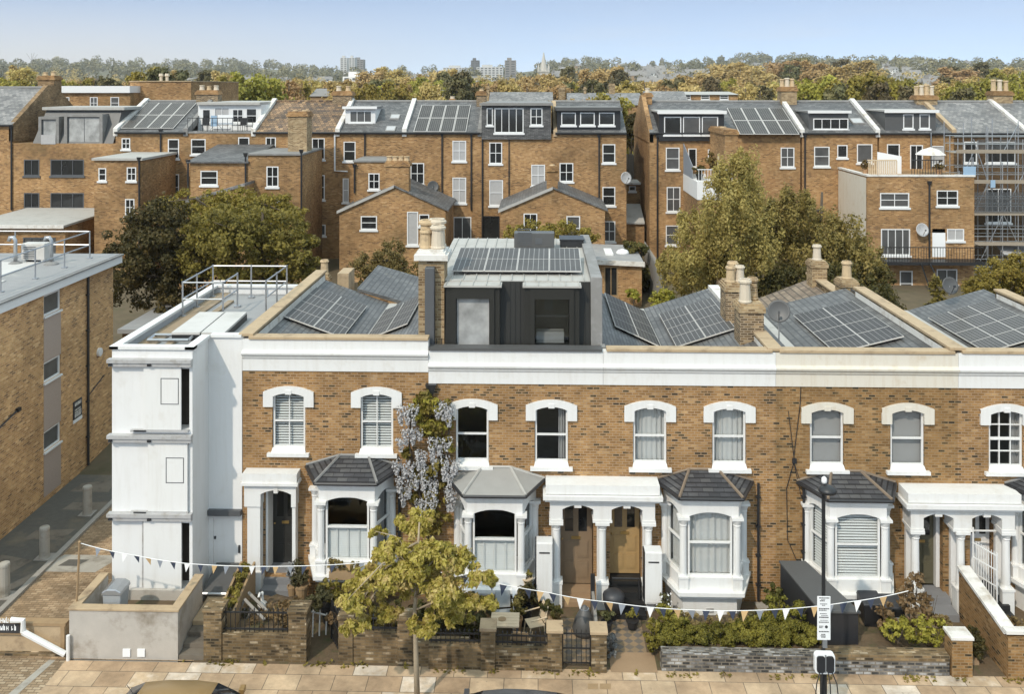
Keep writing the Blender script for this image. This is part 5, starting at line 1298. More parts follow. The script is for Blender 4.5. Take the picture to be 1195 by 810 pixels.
pot_plant('rusty leaved plant on the bay corner by the white cabinet', gx(603, -1.7), -1.7, 0, .16, .4, 'leaf_brown', .25, .4, 220, .07)
pot_plant('flowering plant beside the black steps and white cabinet', gx(776, -1.2), -1.2, 0, .15, .3, 'leaf_herb', .28, .35, 220, .06, 'black_plastic', 'flag_white')
pot_plant('trailing pink plant on the tiled path edge', gx(708, -1.6), -1.6, 0, .16, .28, 'leaf_herb', .25, .2, 160, .06, 'black_plastic')
pot_plant('yellow flowered plant in a black pot at the foot of the black steps', gx(738, -1.45), -1.45, 0, .17, .25, 'leaf_olive', .2, .18, 120, .06, 'black_plastic')
x, y = gx(617, -1.05), -1.12
pot_plant('round woven pot of dark leaves on the sill of the shuttered bay', x - .05, y + .1, .9, .16, .26, 'leaf_olive', .14, .1, 90, .06, 'wood_pale')
bx = thing('window_box', 'window box of green and rust plants on the first bay sill', 'window box', (-5.42, -1.35, 1.25))
mb = MB(); mb.box(-5.85, -5.0, -1.42, -1.2, 1.21, 1.42); mb.build('trough', 'wood', bx)
P, N = crown_cloud([(-5.65, -1.3, 1.55, .28, .14, .2), (-5.15, -1.3, 1.52, .25, .14, .17)], 22, 18, .4); V, Q = leaf_quads(P, N, .075); np_mesh('foliage', V, Q, 'leaf_brown', bx)
gw = thing('ornament', 'small white swan-shaped ornament on the raised garden soil', 'ornament', (gx(306, -1.6), -1.6, .5))
xo = gx(306, -1.6)
mb = MB(); mb.lathe((xo, -1.6, .5), [(.07, 0), (.14, .05), (.13, .14), (.05, .2), (.035, .36), (.05, .42), (.01, .46)], 10); mb.tube([(xo, -1.6, .88), (xo - .05, -1.68, .95), (xo - .04, -1.8, .9)], .035, 6); mb.build('body', 'white_paint', gw, smooth=True)
kt = thing('black_barrow', 'dark grey covered basket trolley on the black steps', 'trolley', (gx(716, -.8), -.8, .1))
x = gx(716, -1.0); mb = MB(); mb.lathe((x, -1.0, .2), [(.2, 0), (.3, .3), (.31, .5), (.2, .6), (.05, .62)], 12); mb.build('basket', 'sign_black', kt, smooth=True); mb = MB(); mb.lathe((x, -1.0, .0), [(.1, 0), (.12, .2)], 8); mb.build('stand', 'black_metal', kt)
gs = thing('grey_sack', 'slumped grey sack on the path beside the brown door', 'sack', (gx(682, -1.7), -1.7, 0))
x = gx(682, -1.7); mb = MB(); mb.lathe((x, -1.7, 0), [(.3, 0), (.34, .15), (.27, .4), (.15, .62), (.06, .75), (.01, .78)], 10); mb.build('bag', 'anthracite', gs, smooth=True); mb = MB(); mb.lathe((x, -1.7, .6), [(.13, 0), (.10, .04), (.13, .08)], 8); mb.build('tie', 'flag_grey', gs)
dv = thing('timber_divider', 'dark timber divider between the two garden paths', 'fence', (gx(695, -2), -2, 0))
mb = MB(); x = gx(695, -2.2); mb.box(x - .04, x + .04, -3.0, -.9, 0, .75); mb.build('board', 'wood_grey', dv); mb = MB(); mb.box(x - .06, x + .06, -.95, -.85, 0, 1.2); mb.box(x - .06, x + .06, -3.05, -2.97, 0, .85); mb.build('post', 'black_metal', dv)
rk = thing('plant_support', 'small white wire frame leaning among the pots of the first garden', 'frame', (gx(368, -2.2), -2.2, .1))
mb = MB(); x = gx(372, -2.3)
for k in range(5): mb.tube([(x - .35 + k * .17, -2.3 + k * .05, .1), (x - .35 + k * .17, -2.2 + k * .05, 1.0 - k * .12)], .02, 4)
mb.tube([(x - .4, -2.28, .85), (x + .35, -2.0, .5)], .025, 4); mb.build('wire', 'coping_white', rk)
# hedge and shrubs
def bush(name, label, cat, blobs, nclump, nleaf, size, mat, group=None, clump=.3, shell=.6, stems=4):
    b0 = blobs[0]; t = thing(name, label, cat, (b0[0], b0[1], max(b0[2] - b0[5], 0)), group)
    mb = MB()
    for b in blobs:
        for k in range(stems):
            d = Vector((random.uniform(-.6, .6) * b[3], random.uniform(-.6, .6) * b[4], b[5] * random.uniform(.1, .8)))
            mb.tube([(b[0] + d.x * .2, b[1] + d.y * .2, b[2] - b[5] * .98), (b[0] + d.x, b[1] + d.y, b[2] + d.z)], .018 * (b[5] ** .5), 4, r1=.006)
    mb.build('stem', 'bark', t)
    P, N = crown_cloud(blobs, nclump, nleaf, clump, shell); V, Q = leaf_quads(P, N, size); np_mesh('foliage', V, Q, mat, t)
    return t
hx = [gx(p, -2.6) for p in (775, 790, 815, 840, 865, 890, 915, 938)]
bush('hedge', 'clipped dark green hedge above the rough stone wall', 'hedge', [(x, -2.62 + random.uniform(-.06, .06), [.52, .55, .58, .55, .6, .72, .72, .6][k], .46, .36, [.22, .26, .27, .26, .3, .42, .40, .32][k]) for k, x in enumerate(hx)], 420, 150, .036, 'leaf_hedge', None, .3, .6)
bush('shrub', 'low dry brown shrub between the hedge and the white bay', 'shrub', [(gx(p, -1.8), -1.8, .42, .45, .3, .28) for p in (785, 812, 845, 878)], 70, 50, .05, 'leaf_dry', 'garden shrubs')
bush('shrub', 'slim yellow-green shrub at the tiled path corner of the hedge', 'shrub', [(gx(762, -2.7), -2.7, .55, .22, .22, .5)], 26, 45, .06, 'leaf_hedge', 'garden shrubs')
bush('shrub', 'dark green shrub at the brick foot by the drainpipe', 'shrub', [(gx(905, -1.), -1., .5, .4, .35, .5)], 30, 45, .08, 'leaf_dark', 'garden shrubs')
bush('shrub', 'bright lime shrub behind the brown-topped garden wall near the white pier', 'shrub', [(gx(p, -2.6), -2.6, .75, .4, .3, .35) for p in (1045, 1070, 1092)], 60, 45, .06, 'leaf_lime', 'garden shrubs')
bush('shrub', 'tall wispy brown shrub with dry flower heads below the cream bay', 'shrub', [(gx(p, -2.3), -2.3, z, .32, .3, .45) for p, z in ((1035, 1.0), (1062, 1.35), (1085, 1.2), (1068, 1.75))], 60, 26, .07, 'leaf_dry', 'garden shrubs', .4, .5)
bush('shrub', 'dark shrub in the narrow bed by the tan garden steps', 'shrub', [(gx(1138, -2.6), -2.6, .45, .2, .4, .45)], 26, 40, .06, 'leaf_dark', 'garden shrubs')
bush('shrub', 'tangled herb growth along the timber trough', 'shrub', [(gx(272, -2.2), -2.1, 1.15, .2, .6, .22), (gx(283, -1.3), -1.3, 1.3, .18, .5, .2)], 50, 30, .06, 'leaf_olive', 'garden shrubs')
bush('shrub', 'dry ground plants over the raised soil of the first garden', 'shrub', [(gx(320, -2.2), -2.2, .62, .8, .6, .12), (gx(345, -1.7), -1.7, .62, .5, .4, .15)], 70, 26, .05, 'leaf_dry', 'garden shrubs')
bush('shrub', 'leafy shrub filling the bed behind the street tree', 'shrub', [(gx(p, -2.2), -2.2, .6, .5, .45, .5) for p in (420, 450, 480, 520, 550)], 90, 40, .08, 'leaf_dark', 'garden shrubs')
bush('shrub', 'white flowered shrub on the edge of the tiled path', 'shrub', [(gx(714, -2.7), -2.7, .3, .16, .35, .3)], 20, 30, .05, 'leaf_silver', 'garden shrubs')
bush('shrub', 'brown flower stems at the foot of the forecourt by the white bay', 'shrub', [(gx(1185, -1.6), -1.6, .3, .4, .4, .3)], 24, 30, .06, 'leaf_dry', 'garden shrubs')
for lab, pts, r, mt in (('fern-like green shrub between the first bay and its garden gate', ((365, 700), (380, 690)), .3, 'leaf_herb'), ('olive shrub against the plinth of the first bay', ((405, 690), (425, 695), (445, 698)), .34, 'leaf_olive'),
    ('rusty herb clump beside the open garden gate', ((400, 725), (392, 712)), .2, 'leaf_dry'), ('leafy shrub in shade below the shuttered bay', ((548, 700), (565, 705), (530, 702)), .34, 'leaf_herb'),
    ('small dark shrub at the foot of the tall white cabinet and brown door', ((637, 706), (648, 712)), .2, 'leaf_dark'), ('sprawling olive plant between the tiled path and the white bay', ((775, 712), (790, 716)), .26, 'leaf_olive'),
    ('spiky green shrub behind the hedge next to the black bin store', ((905, 705), (925, 702)), .34, 'leaf_hedge'), ('loose shrub rising above the dark hedge near the bin store', ((880, 716), (865, 722)), .26, 'leaf_herb'),
    ('dry grassy clump along the steps behind the white capped pier', ((1100, 725), (1090, 715)), .26, 'leaf_dry'), ('mixed herbs along the top of the raised soil by the timber trestle', ((285, 712), (300, 722), (330, 722)), .16, 'leaf_herb')):
    bush('shrub', lab, 'shrub', [(gx(p, -1.9), -1.9 - random.uniform(0, .5), max(gz(p, q, -1.9), r * .8), r, r * .9, r * .9) for p, q in pts], 34, 60, .055, mt, 'garden shrubs', .34, .45)
# weeds along the wall foot
P = []; 
for k in range(900):
    x = random.uniform(-9.3, 12.5); P.append((x, Yf - random.uniform(.02, .22) - (.2 if x > -3.2 else 0) * random.uniform(.6, 1), random.uniform(.0, .09) * random.random()))
P = np.array(P); keep = np.array([math.sin(p[0] * 2.1) + math.sin(p[0] * 5.3 + 1) > .1 for p in P]); P = P[keep]
V, Q = leaf_quads(P, np.tile((0, 0, 1.), (len(P), 1)), .07); o = np_mesh('weeds', V, Q, 'leaf_olive'); tag(o, 'small weeds growing along the foot of the garden walls', 'weeds', kind='stuff')

# ---------------------------------------------------------------- wisteria
wi = thing('wisteria', 'wisteria with drooping pale lilac flower clusters climbing the party line', 'climber', (gx(500, -.3), -.3, 0))
mb = MB()
for pts in (((502, 700), (504, 640), (500, 590), (507, 540), (500, 500), (505, 470)), ((504, 620), (488, 570), (478, 520), (480, 480)), ((500, 590), (520, 550), (524, 500), (520, 476)), ((503, 640), (490, 600), (470, 575))):
    mb.tube([(gx(p, -.22), -.22 + random.uniform(-.05, .05), gz(p, q, -.22)) for p, q in pts], .05, 6, r1=.015)
mb.build('stem', 'bark', wi, smooth=True)
bl = []
for (p, q, r) in ((497, 470, .45), (510, 474, .4), (485, 480, .4), (500, 500, .5), (514, 520, .4), (505, 545, .5), (490, 555, .45), (512, 575, .5), (495, 590, .5), (505, 605, .6), (480, 575, .4), (476, 530, .3), (520, 490, .35)):
    x, z = at(p, q, -.3); bl.append((x, -.3, z, r, .2, r * .8))
P, N = crown_cloud(bl, 150, 30, .42, .4); V, Q = leaf_quads(P, N, .085, 2.0, .6); np_mesh('foliage', V, Q, 'leaf_olive', wi)
P, N = crown_cloud(bl[:5], 46, 30, .42, .4); V, Q = leaf_quads(P, N, .09, 2.0, .4); np_mesh('young_foliage', V, Q, 'leaf_lime', wi)
for (p, q, L) in ((468, 482, .45), (476, 480, .5), (483, 482, .45), (474, 508, .4), (482, 507, .42), (490, 508, .3), (468, 520, .3), (511, 480, .35), (518, 477, .45), (524, 482, .5), (505, 518, .6), (513, 520, .4), (522, 520, .3), (508, 535, .6), (519, 540, .6), (525, 552, .5), (489, 534, .45), (494, 535, .4), (473, 546, .4), (480, 548, .35), (494, 553, .55), (467, 562, .45), (477, 566, .5), (486, 560, .4), (499, 568, .6), (507, 566, .55), (490, 590, .5), (496, 593, .5), (524, 575, .6), (528, 580, .5), (471, 580, .4), (505, 590, .4), (463, 545, .35), (532, 545, .35)):
    x, z = at(p, q - 9, -.42); n = int(230 * L / .5); u = RNG.uniform(0, 1, n) ** .8
    rad = (.175 - .12 * u) * RNG.uniform(.5, 1.05, n); th = RNG.uniform(0, 6.283, n)
    L2 = L * 1.25; n = len(u); P = np.stack([x + rad * np.cos(th), -.45 + rad * np.sin(th) * .9, z - u * L2], 1)
    N = np.stack([np.cos(th), np.sin(th), np.full(n, .2)], 1); V, Q = leaf_quads(P, N, .055, 1.1); np_mesh('flower_cluster', V, Q, 'petal', wi)

# ---------------------------------------------------------------- bunting
YB = -2.9
bt = thing('bunting', 'string of small triangular navy, grey and tan flags across the front gardens', 'bunting', (gx(345, YB), YB, 2))
knots = [(93, 634), (160, 649), (230, 659), (345, 661), (440, 655), (540, 672), (640, 692), (710, 703), (800, 712), (900, 712), (990, 703), (1060, 690)]
K = [(gx(p, YB), gz(p, q, YB)) for p, q in knots]
def string_at(x):
    for (a, b), (c, d) in zip(K, K[1:]):
        if a <= x <= c: t = (x - a) / (c - a); return b + (d - b) * t - .12 * t * (1 - t)
n = 150; mb = MB(); mb.tube([(K[0][0] + (K[-1][0] - K[0][0]) * k / n, YB, string_at(min(K[0][0] + (K[-1][0] - K[0][0]) * k / n, K[-1][0] - 1e-4))) for k in range(n + 1)], .011, 4); mb.build('string', 'flag_white', bt)
x = K[0][0] + .5; k = 0; seq = ['flag_grey', 'flag_navy', 'flag_tan', 'flag_navy', 'flag_tan', 'flag_grey', 'flag_white', 'flag_navy']
while x < K[-1][0] - .3:
    z = string_at(x); w = .078; zz = string_at(x + w) ; zl = string_at(x - w) if x - w > K[0][0] else z
    tw = random.uniform(-.06, .06); mt = seq[(k * 3 + k // 5) % 8]
    if gx(640, YB) < x < gx(725, YB): mt = ['flag_tan', 'flag_white', 'flag_navy'][k % 3]; 
    mb = MB(); big = 1.25 if x > gx(480, YB) else 1.
    mb.hexa([(x - w * big, YB - .004, zl), (x + tw, YB - .008 + tw, z - .21 * big), (x + tw, YB + .0 + tw, z - .21 * big), (x - w * big, YB + .004, zl), (x - w * big + .001, YB - .004, zl), (x + w * big, YB - .004, zz), (x + w * big, YB + .004, zz), (x - w * big + .001, YB + .004, zl)])
    mb.build('flag', mt, bt)
    x += random.uniform(.30, .40); k += 1
po = thing('pole', 'thin tan wooden pole holding the end of the bunting', 'pole', (gx(88, -2.9), -2.9, 0))
mb = MB(); mb.tube([(gx(87, -2.9), -2.9, gz(87, 724, -2.9) - .7), (gx(93, -2.9), -2.9, gz(93, 633, -2.9))], .03, 6); mb.build('shaft', 'wood', po)
mb = MB(); mb.lathe((gx(93, -2.9), -2.9, gz(93, 633, -2.9)), [(.04, -.02), (.045, .01), (.01, .04)], 8); mb.build('knob', 'wood', po)

# ---------------------------------------------------------------- street tree, lamp post, cars
Yt = -4.75; tx = gx(487, Yt)
bl = []
for (p, q, r) in ((490, 612, .32), (478, 628, .4), (505, 632, .42), (455, 640, .4), (438, 632, .22), (528, 645, .4), (490, 655, .55), (545, 655, .35), (562, 662, .3), (462, 668, .5), (435, 668, .4), (518, 672, .5), (418, 684, .36), (408, 692, .28), (402, 705, .22), (445, 690, .45), (484, 690, .5), (535, 690, .42), (562, 690, .32), (575, 684, .2), (425, 712, .32), (455, 715, .3), (495, 716, .36), (530, 716, .3), (505, 735, .22), (412, 722, .18), (545, 725, .16)):
    x, z = at(p, q, Yt); bl.append((x, Yt + random.uniform(-.75, .75), z, r * 1.22, r * 1.15, r * .56))
tree('street_tree', 'young yellow-green street tree with slender trunk on the pavement', 'tree', (tx, Yt, 0), .075, bl, 620, 62, .07, 'leaf_street', 'bark_pale', None, .34, .4, 26, 2.0, .9, top=(tx + .05, Yt, gz(487, 610, Yt)))
lp = thing('lamp_post', 'slim black lamp post with small domed head at the kerb', 'lamp post', (gx(961, -5.1), -5.1, 0))
x, y = gx(961, -5.1), -5.1; zt = gz(961, 574, -5.1)
mb = MB(); mb.tube([(x, y, -.1), (x, y, 1.55)], .085, 10); mb.tube([(x, y, 1.55), (x, y, 1.7)], .085, 10, r1=.045); mb.tube([(x, y, 1.7), (x, y, zt)], .045, 10); mb.build('column', 'black_metal', lp)
mb = MB(); mb.tube([(x, y, zt), (x - .04, y - .02, zt + .12), (x + .02, y - .1, zt + .22)], .03, 8); mb.build('bracket', 'black_metal', lp)
mb = MB(); mb.lathe((x + .06, y - .12, zt + .08), [(.20, -.04), (.22, .0), (.20, .05), (.12, .10), (.05, .13)], 16); hd = mb.build('lamp_head', 'black_metal', lp, smooth=True)
mb = MB(); mb.lathe((x - .0, y - .05, zt + .22), [(.05, 0), (.065, .04), (.06, .12), (.02, .16)], 12); mb.build('sensor', 'sign_white', hd, smooth=True)
sg = thing('parking_sign', 'tall white parking notice full of black lettering on the lamp post', 'sign', (x, y - .1, 1.9))
zb, zt_ = gz(961, 747, -5.2), gz(961, 696, -5.2); xa, xb = gx(953.5, -5.2), gx(969, -5.2)
mb = MB(); mb.box(xa, xb, y - .12, y - .10, zb, zt_); mb.build('plate', 'sign_white', sg, bevel=.008)
mb = MB(); H = zt_ - zb; wd = xb - xa
for (t, hh, f0, f1) in ((.955, .022, .14, .9), (.925, .012, .3, .6), (.89, .02, .2, .55), (.82, .016, .2, .75), (.79, .012, .35, .6), (.71, .022, .12, .88), (.675, .02, .12, .7), (.60, .014, .2, .7), (.56, .012, .3, .8), (.51, .026, .14, .86), (.45, .01, .2, .8), (.40, .022, .12, .88), (.31, .018, .14, .45), (.28, .018, .14, .4), (.185, .022, .12, .88), (.12, .02, .3, .6), (.09, .016, .25, .62), (.06, .02, .3, .62)):
    u = f0
    while u < f1:
        e = min(u + random.uniform(.04, .12), f1); mb.box(xa + wd * u, xa + wd * e, y - .124, y - .1205, zb + H * t, zb + H * (t + hh)); u = e + .025
mb.build('lettering', 'sign_black', sg)
mb = MB(Matrix.Translation((xa + wd * .68, y - .1205, zb + H * .305)) @ Matrix.Rotation(R(90), 4, 'X')); mb.lathe((0, 0, 0), [(.035, 0), (.035, .004)], 16); mb.build('symbol', 'sign_black', sg)
mb = MB(); mb.box(x - .05, x + .05, y - .13, y - .06, zb - .18, zb - .005); mb.build('clip', 'galvanised', sg)
ev = thing('charging_unit', 'white rimmed charging unit with two dangling cables on the lamp post', 'charger', (x, y, 1.1))
za, zb = gz(961, 786, -5.25), gz(961, 762, -5.25); xa, xb = gx(950.5, -5.25), gx(974, -5.25); xm = (xa + xb) / 2
def rr(x0, x1, z0, z1, r, n=5):
    return [(cx + r * math.cos(a), cz + r * math.sin(a)) for cx, cz, a0 in ((x1 - r, z1 - r, 0), (x0 + r, z1 - r, 90), (x0 + r, z0 + r, 180), (x1 - r, z0 + r, 270)) for a in [R(a0 + 90 * k / n) for k in range(n + 1)]]
mb = MB(); mb.prism(rr(xa, xb, za, zb, .09), y - .2, y - .06, 'y'); mb.build('casing', 'sign_white', ev, bevel=.01)
mb = MB(); mb.prism(rr(xa + .035, xm - .01, za + .05, zb - .05, .06), y - .235, y - .201, 'y'); mb.prism(rr(xm + .02, xb - .035, za + .05, zb - .05, .06), y - .235, y - .201, 'y'); mb.build('socket', 'black_plastic', ev)
mb = MB(); mb.box(xm - .009, xm + .019, y - .23, y - .201, za + .05, zb - .02); mb.build('divider', 'galvanised', ev)
for s, dx in ((-1, -.16), (-1, -.08), (1, .08), (1, .2)):
    mb = MB(); mb.tube([(xm + dx * .8, y - .2, za + .05), (xm + dx * 1.3, y - .24, za - .2), (xm + dx * 1.6, y - .22, .5), (xm + dx * 1.0, y - .15, .15), (xm + dx * .3, y - .12, .35)], .014, 5); mb.build('cable', 'black_plastic', ev)

def car(label, xc, yc, paint, L=4.3, H=1.5, W=1.78, flip=1, z0=-.125, group='cars parked along the kerb'):
    t = thing('parked_car', label, 'car', (xc, yc, z0), group)
    xf = Matrix.Translation((xc, yc, z0)) @ Matrix.Diagonal((flip, 1, 1, 1))
    # stations along x (rear at -L/2): (x, bottom, belt, halfwidth)
    st = [(-.5, .45, .72, .70), (-.485, .30, .95, .82), (-.44, .22, 1.0, .9), (-.3, .2, 1.02, .97), (0, .2, .98, 1.), (.2, .2, .95, .99), (.34, .22, .86, .95), (.44, .26, .74, .88), (.49, .34, .62, .74), (.5, .42, .56, .66)]
    mb = MB(xf); rings = []
    for (x, b, tp, hw) in st:
        w = W / 2 * hw; x *= L
        rings.append([(x, -w * .86, b), (x, -w * .98, b + .12), (x, -w, (b + tp) / 2), (x, -w * .97, tp - .10), (x, -w * .88, tp - .02), (x, 0, tp + .015), (x, w * .88, tp - .02), (x, w * .97, tp - .10), (x, w, (b + tp) / 2), (x, w * .98, b + .12), (x, w * .86, b)])
    i0 = mb.pts([p for r in rings for p in r]); n = 11
    for a in range(len(rings) - 1):
        for j in range(n): mb.f.append((i0 + a * n + j, i0 + a * n + (j + 1) % n, i0 + (a + 1) * n + (j + 1) % n, i0 + (a + 1) * n + j)); mb.m.append(0)
    mb.f.append(tuple(i0 + j for j in range(n))); mb.m.append(0); mb.f.append(tuple(i0 + (len(rings) - 1) * n + j for j in range(n))[::-1]); mb.m.append(0)
    mb.build('body', paint, t, smooth=True)
    # glasshouse ring (belt to roof) then roof skin
    gh = [(-.455, .99, .99, .80), (-.40, .98, 1.30, .80), (-.32, .98, H - .06, .80), (-.2, .97, H - .01, .81), (-.05, .96, H, .81), (.07, .94, H - .05, .80), (.16, .93, 1.2, .79), (.265, .90, .91, .78)]
    def half(k): return W / 2 * gh[k][3]
    mb = MB(xf); rings = []
    for k, (x, b, tp, hw) in enumerate(gh):
        w = half(k); f = .80 if tp - b > .3 else .95
        rings.append([(x * L, -w * 1.06, b), (x * L, -w * (f + .06), tp - .09), (x * L, -w * (f - .08), tp - .015), (x * L, 0, tp + .025), (x * L, w * (f - .08), tp - .015), (x * L, w * (f + .06), tp - .09), (x * L, w * 1.06, b)])
    i0 = mb.pts([p for r in rings for p in r]); n = 7
    for a in range(len(rings) - 1):
        for j in range(n - 1):
            glass = j in (0, n - 2) and 0 < a < 6 or (a >= 5 and 1 <= j <= n - 3) or (a == 1 and 1 < j < n - 3)
            mb.f.append((i0 + a * n + j, i0 + a * n + j + 1, i0 + (a + 1) * n + j + 1, i0 + (a + 1) * n + j)); mb.m.append(1 if glass else 0)
    mb.build('cabin', [paint, 'car_glass'], t, smooth=True)
    for sx in (-.30, .31):
        for sy in (-1, 1):
            wf = xf @ Matrix.Translation((sx * L, sy * (W / 2 - .1), .32)) @ Matrix.Rotation(R(90), 4, 'X')
            mb = MB(wf); mb.lathe((0, 0, 0), [(.20, -.1), (.30, -.1), (.32, -.06), (.32, .06), (.30, .1), (.20, .1)], 20); o = mb.build('wheel', 'rubber', t)
            mb = MB(wf); mb.lathe((0, 0, 0), [(.03, -.105), (.2, -.08), (.2, .08), (.03, .105)], 14); mb.build('rim', 'galvanised', o)
    for sy in (-1, 1):
        mb = MB(xf); mb.box(.455 * L, .497 * L, sy * .55 - .16, sy * .55 + .16, .60, .70); mb.build('headlight', 'sign_white', t)
        mb = MB(xf); mb.box(-.502 * L, -.47 * L, sy * .6 - .12, sy * .6 + .12, .74, .9); mb.build('tail_light', 'pink_flower', t)
        mb = MB(xf); mb.box(.15 * L, .18 * L, sy * .98 - .1, sy * .98 + .1, .92, 1.05); mb.build('wing_mirror', paint, t, bevel=.02)
    mb = MB(xf); mb.tube([(-.33 * L, 0, H - .06), (-.37 * L, .0, H + .17)], .007, 4); mb.build('antenna', 'black_plastic', t)
    return t
car('tan metallic hatchback with short roof antenna parked at the kerb', gx(232, -6.55), -6.65, 'car_tan', H=1.50)
car('dark grey saloon parked at the kerb near the street tree', gx(578, -6.6), -6.65, 'car_grey', H=1.43, flip=-1)
for a, b in ((686, 698), (700, 713)):
    P = [atZ(px, py, 0) for px, py in ((a, 805), (b, 805), (b, 798.5), (a, 798.5))]; mb = MB(); mb.q(*[(p[0], p[1], .005) for p in P]); tag(mb.build('service_cover', 'wood'), kind='structure')
# ---------------------------------------------------------------- the back terrace, seen across the gardens
YM, YR, YO = 41.0, 46.5, 35.0
ZE, ZRG = 11.72, 13.9
GB = 'back terrace of brick houses across the gardens'
def bw(par, Y, *a):
    return bw_rect(par, Y, *a) if isinstance(a[0], tuple) else bw_rect(par, Y, a[:4], *a[4:])
def bw_rect(par, Y, r, nx=2, nz=2, pane='pane_dark', frame='white_upvc', sill=True, mid=None, name='window'):
    """window in a wall at Y given by its photo rectangle; the wall has the matching opening"""
    xa, xb = gx(r[0], Y), gx(r[2], Y); za, zb = gz(r[0], r[3], Y), gz(r[0], r[1], Y)
    fr = min(.07, (xb - xa) * .13)
    mb = MB(); bars(mb, xa, xb, za, zb, Y - .02, Y + .07, fr, nx, nz, mid, .045, .06, bot=fr * 1.2)
    w = mb.build(name, frame, par)
    g = MB(); g.q((xa + fr * .7, Y + .03, za + fr * .7), (xb - fr * .7, Y + .03, za + fr * .7), (xb - fr * .7, Y + .03, zb - fr * .7), (xa + fr * .7, Y + .03, zb - fr * .7)); g.build('pane', pane, w)
    if sill: s = MB(); s.box(xa - .08, xb + .08, Y - .09, Y + .0, za - .13, za - .003); s.build('sill', frame, w)
    return w
def hole(Y, r): return (gx(r[0], Y), gx(r[2], Y), gz(r[0], r[3], Y), gz(r[0], r[1], Y), .10)
def block(par, x0, x1, y0, y1, z0, z1, holes=(), mat='back_brick', name='wall'):
    mb = MB(); wall_y(mb, x0, x1, z0, z1, y0, holes, .10)
    mb.q((x0, y0, z0), (x0, y0, z1), (x0, y1, z1), (x0, y1, z0)); mb.q((x1, y0, z1), (x1, y0, z0), (x1, y1, z0), (x1, y1, z1)); mb.q((x0, y1, z0), (x0, y1, z1), (x1, y1, z1), (x1, y1, z0)); mb.q((x0, y0, z1), (x1, y0, z1), (x1, y1, z1), (x0, y1, z1))
    return mb.build(name, mat, par)
def pitched(par, x0, x1, mat, ze=ZE, zr=ZRG, y0=YM - .15, yr=YR, hole_x=None):
    mb = MB()
    slab(mb, (x0, y0, ze), (x1, y0, ze), (x1, yr, zr), (x0, yr, zr), .15); slab(mb, (x0, yr, zr), (x1, yr, zr), (x1, 2 * yr - y0, ze), (x0, 2 * yr - y0, ze), .15)
    o = mb.build('roof', mat, par)
    rd = MB(); rd.tube([(x0, yr, zr), (x1, yr, zr)], .12, 6); rd.build('ridge', 'clay_tile' if mat == 'clay_tile' else 'lead', o)
    gt = MB(); gt.tube([(x0, y0 - .06, ze - .05), (x1, y0 - .06, ze - .05)], .07, 6); gt.build('gutter', 'black_plastic', o)
    return o
def raked(par, x, w=.16, h=.26, mat='coping_white', z0=ZE, z1=ZRG, y0=YM - .1, y1=YR):
    mb = MB()
    for (ya, za, yb, zb) in ((y0, z0, y1, z1), (y1, z1, 2 * y1 - y0, z0)):
        mb.hexa([(x - w, ya, za - .3), (x + w, ya, za - .3), (x + w, yb, zb - .3), (x - w, yb, zb - .3), (x - w, ya, za + h), (x + w, ya, za + h), (x + w, yb, zb + h), (x - w, yb, zb + h)])
    return mb.build('party_parapet', mat, par)
def dormer(par, r, wins, Y, back, mat='slate', trim='white_upvc', roofm='lead', over=.12, nx=1, pane='pane_mid', thick=.12, mid=.5, fr='white_upvc', lip=.12):
    """flat roofed dormer whose front face fills the photo rectangle at depth Y"""
    xa, xb, za, zb = gx(r[0], Y), gx(r[2], Y), gz(r[0], r[3], Y), gz(r[0], r[1], Y)
    hs = [hole(Y, w[:4]) for w in wins]
    d = block(par, xa, xb, Y, back, za - .4, zb, hs, mat, 'dormer')
    mb = MB(); mb.box(xa - over, xb + over, Y - over - .1, back, zb + .001, zb + thick, 0); mb.box(xa - over - .02, xb + over + .02, Y - over - .16, Y - over - .101, zb - lip, zb + thick + .02, 1); mb.build('dormer_roof', [roofm, trim], d)
    for w in wins:
        q = bw(d, Y, w[:4], w[4] if len(w) > 4 else nx, w[5] if len(w) > 5 else 1, w[6] if len(w) > 6 else pane, fr, True, mid if len(w) <= 5 else None)
        for c in list(q.children): c.parent = d          # thing > dormer > pieces
    return d
def pipe(par, px, Y, py0, py1, r=.06, mat='black_plastic'):
    x = gx(px, Y); mb = MB(); mb.tube([(x, Y - .09, gz(px, py1, Y)), (x, Y - .09, gz(px, py0, Y))], r, 6)
    z = gz(px, py0, Y); mb.hexa([(x - .08, Y - .16, z - .02), (x + .08, Y - .16, z - .02), (x + .08, Y, z - .02), (x - .08, Y, z - .02), (x - .14, Y - .2, z + .22), (x + .14, Y - .2, z + .22), (x + .14, Y, z + .22), (x - .14, Y, z + .22)])
    return mb.build('drainpipe', mat, par)
def bhouse(label, p0, p1, wins, roofm, mat='back_brick', ze=ZE, zr=ZRG, Y=YM, name='terraced_house', group=GB, zb=-1):
    x0, x1 = gx(p0, Y), gx(p1, Y)
    h = thing(name, label, 'house', ((x0 + x1) / 2, Y, 2), group)
    block(h, x0, x1, Y, 2 * YR - Y, zb, ze - .1, [hole(Y, w[:4]) for w in wins], mat)
    if roofm: pitched(h, x0, x1, roofm, ze, zr)
    for w in wins: bw(h, Y, *w)
    return h, x0, x1
def back_stack(par, px0, px1, pytop, Y, depth, zbase, npots, pots=('pot_buff',), mat='chimney_brick_pale', potz=.7, two=False):
    x0, x1 = gx(px0, Y), gx(px1, Y); zt = gz(px0, pytop, Y)
    pl_ = [(x0 + (x1 - x0) * (k + .5) / npots, Y + depth / 2, 1.0 + .2 * random.random()) for k in range(npots)]
    return chimney(par, x0, x1, Y, Y + depth, zbase, zt, pl_, mat, 'back_brick', pots, .35, .09, potz)
N_ = 'pane_net'; D_ = 'pane_dark'; G_ = 'pane_mid'
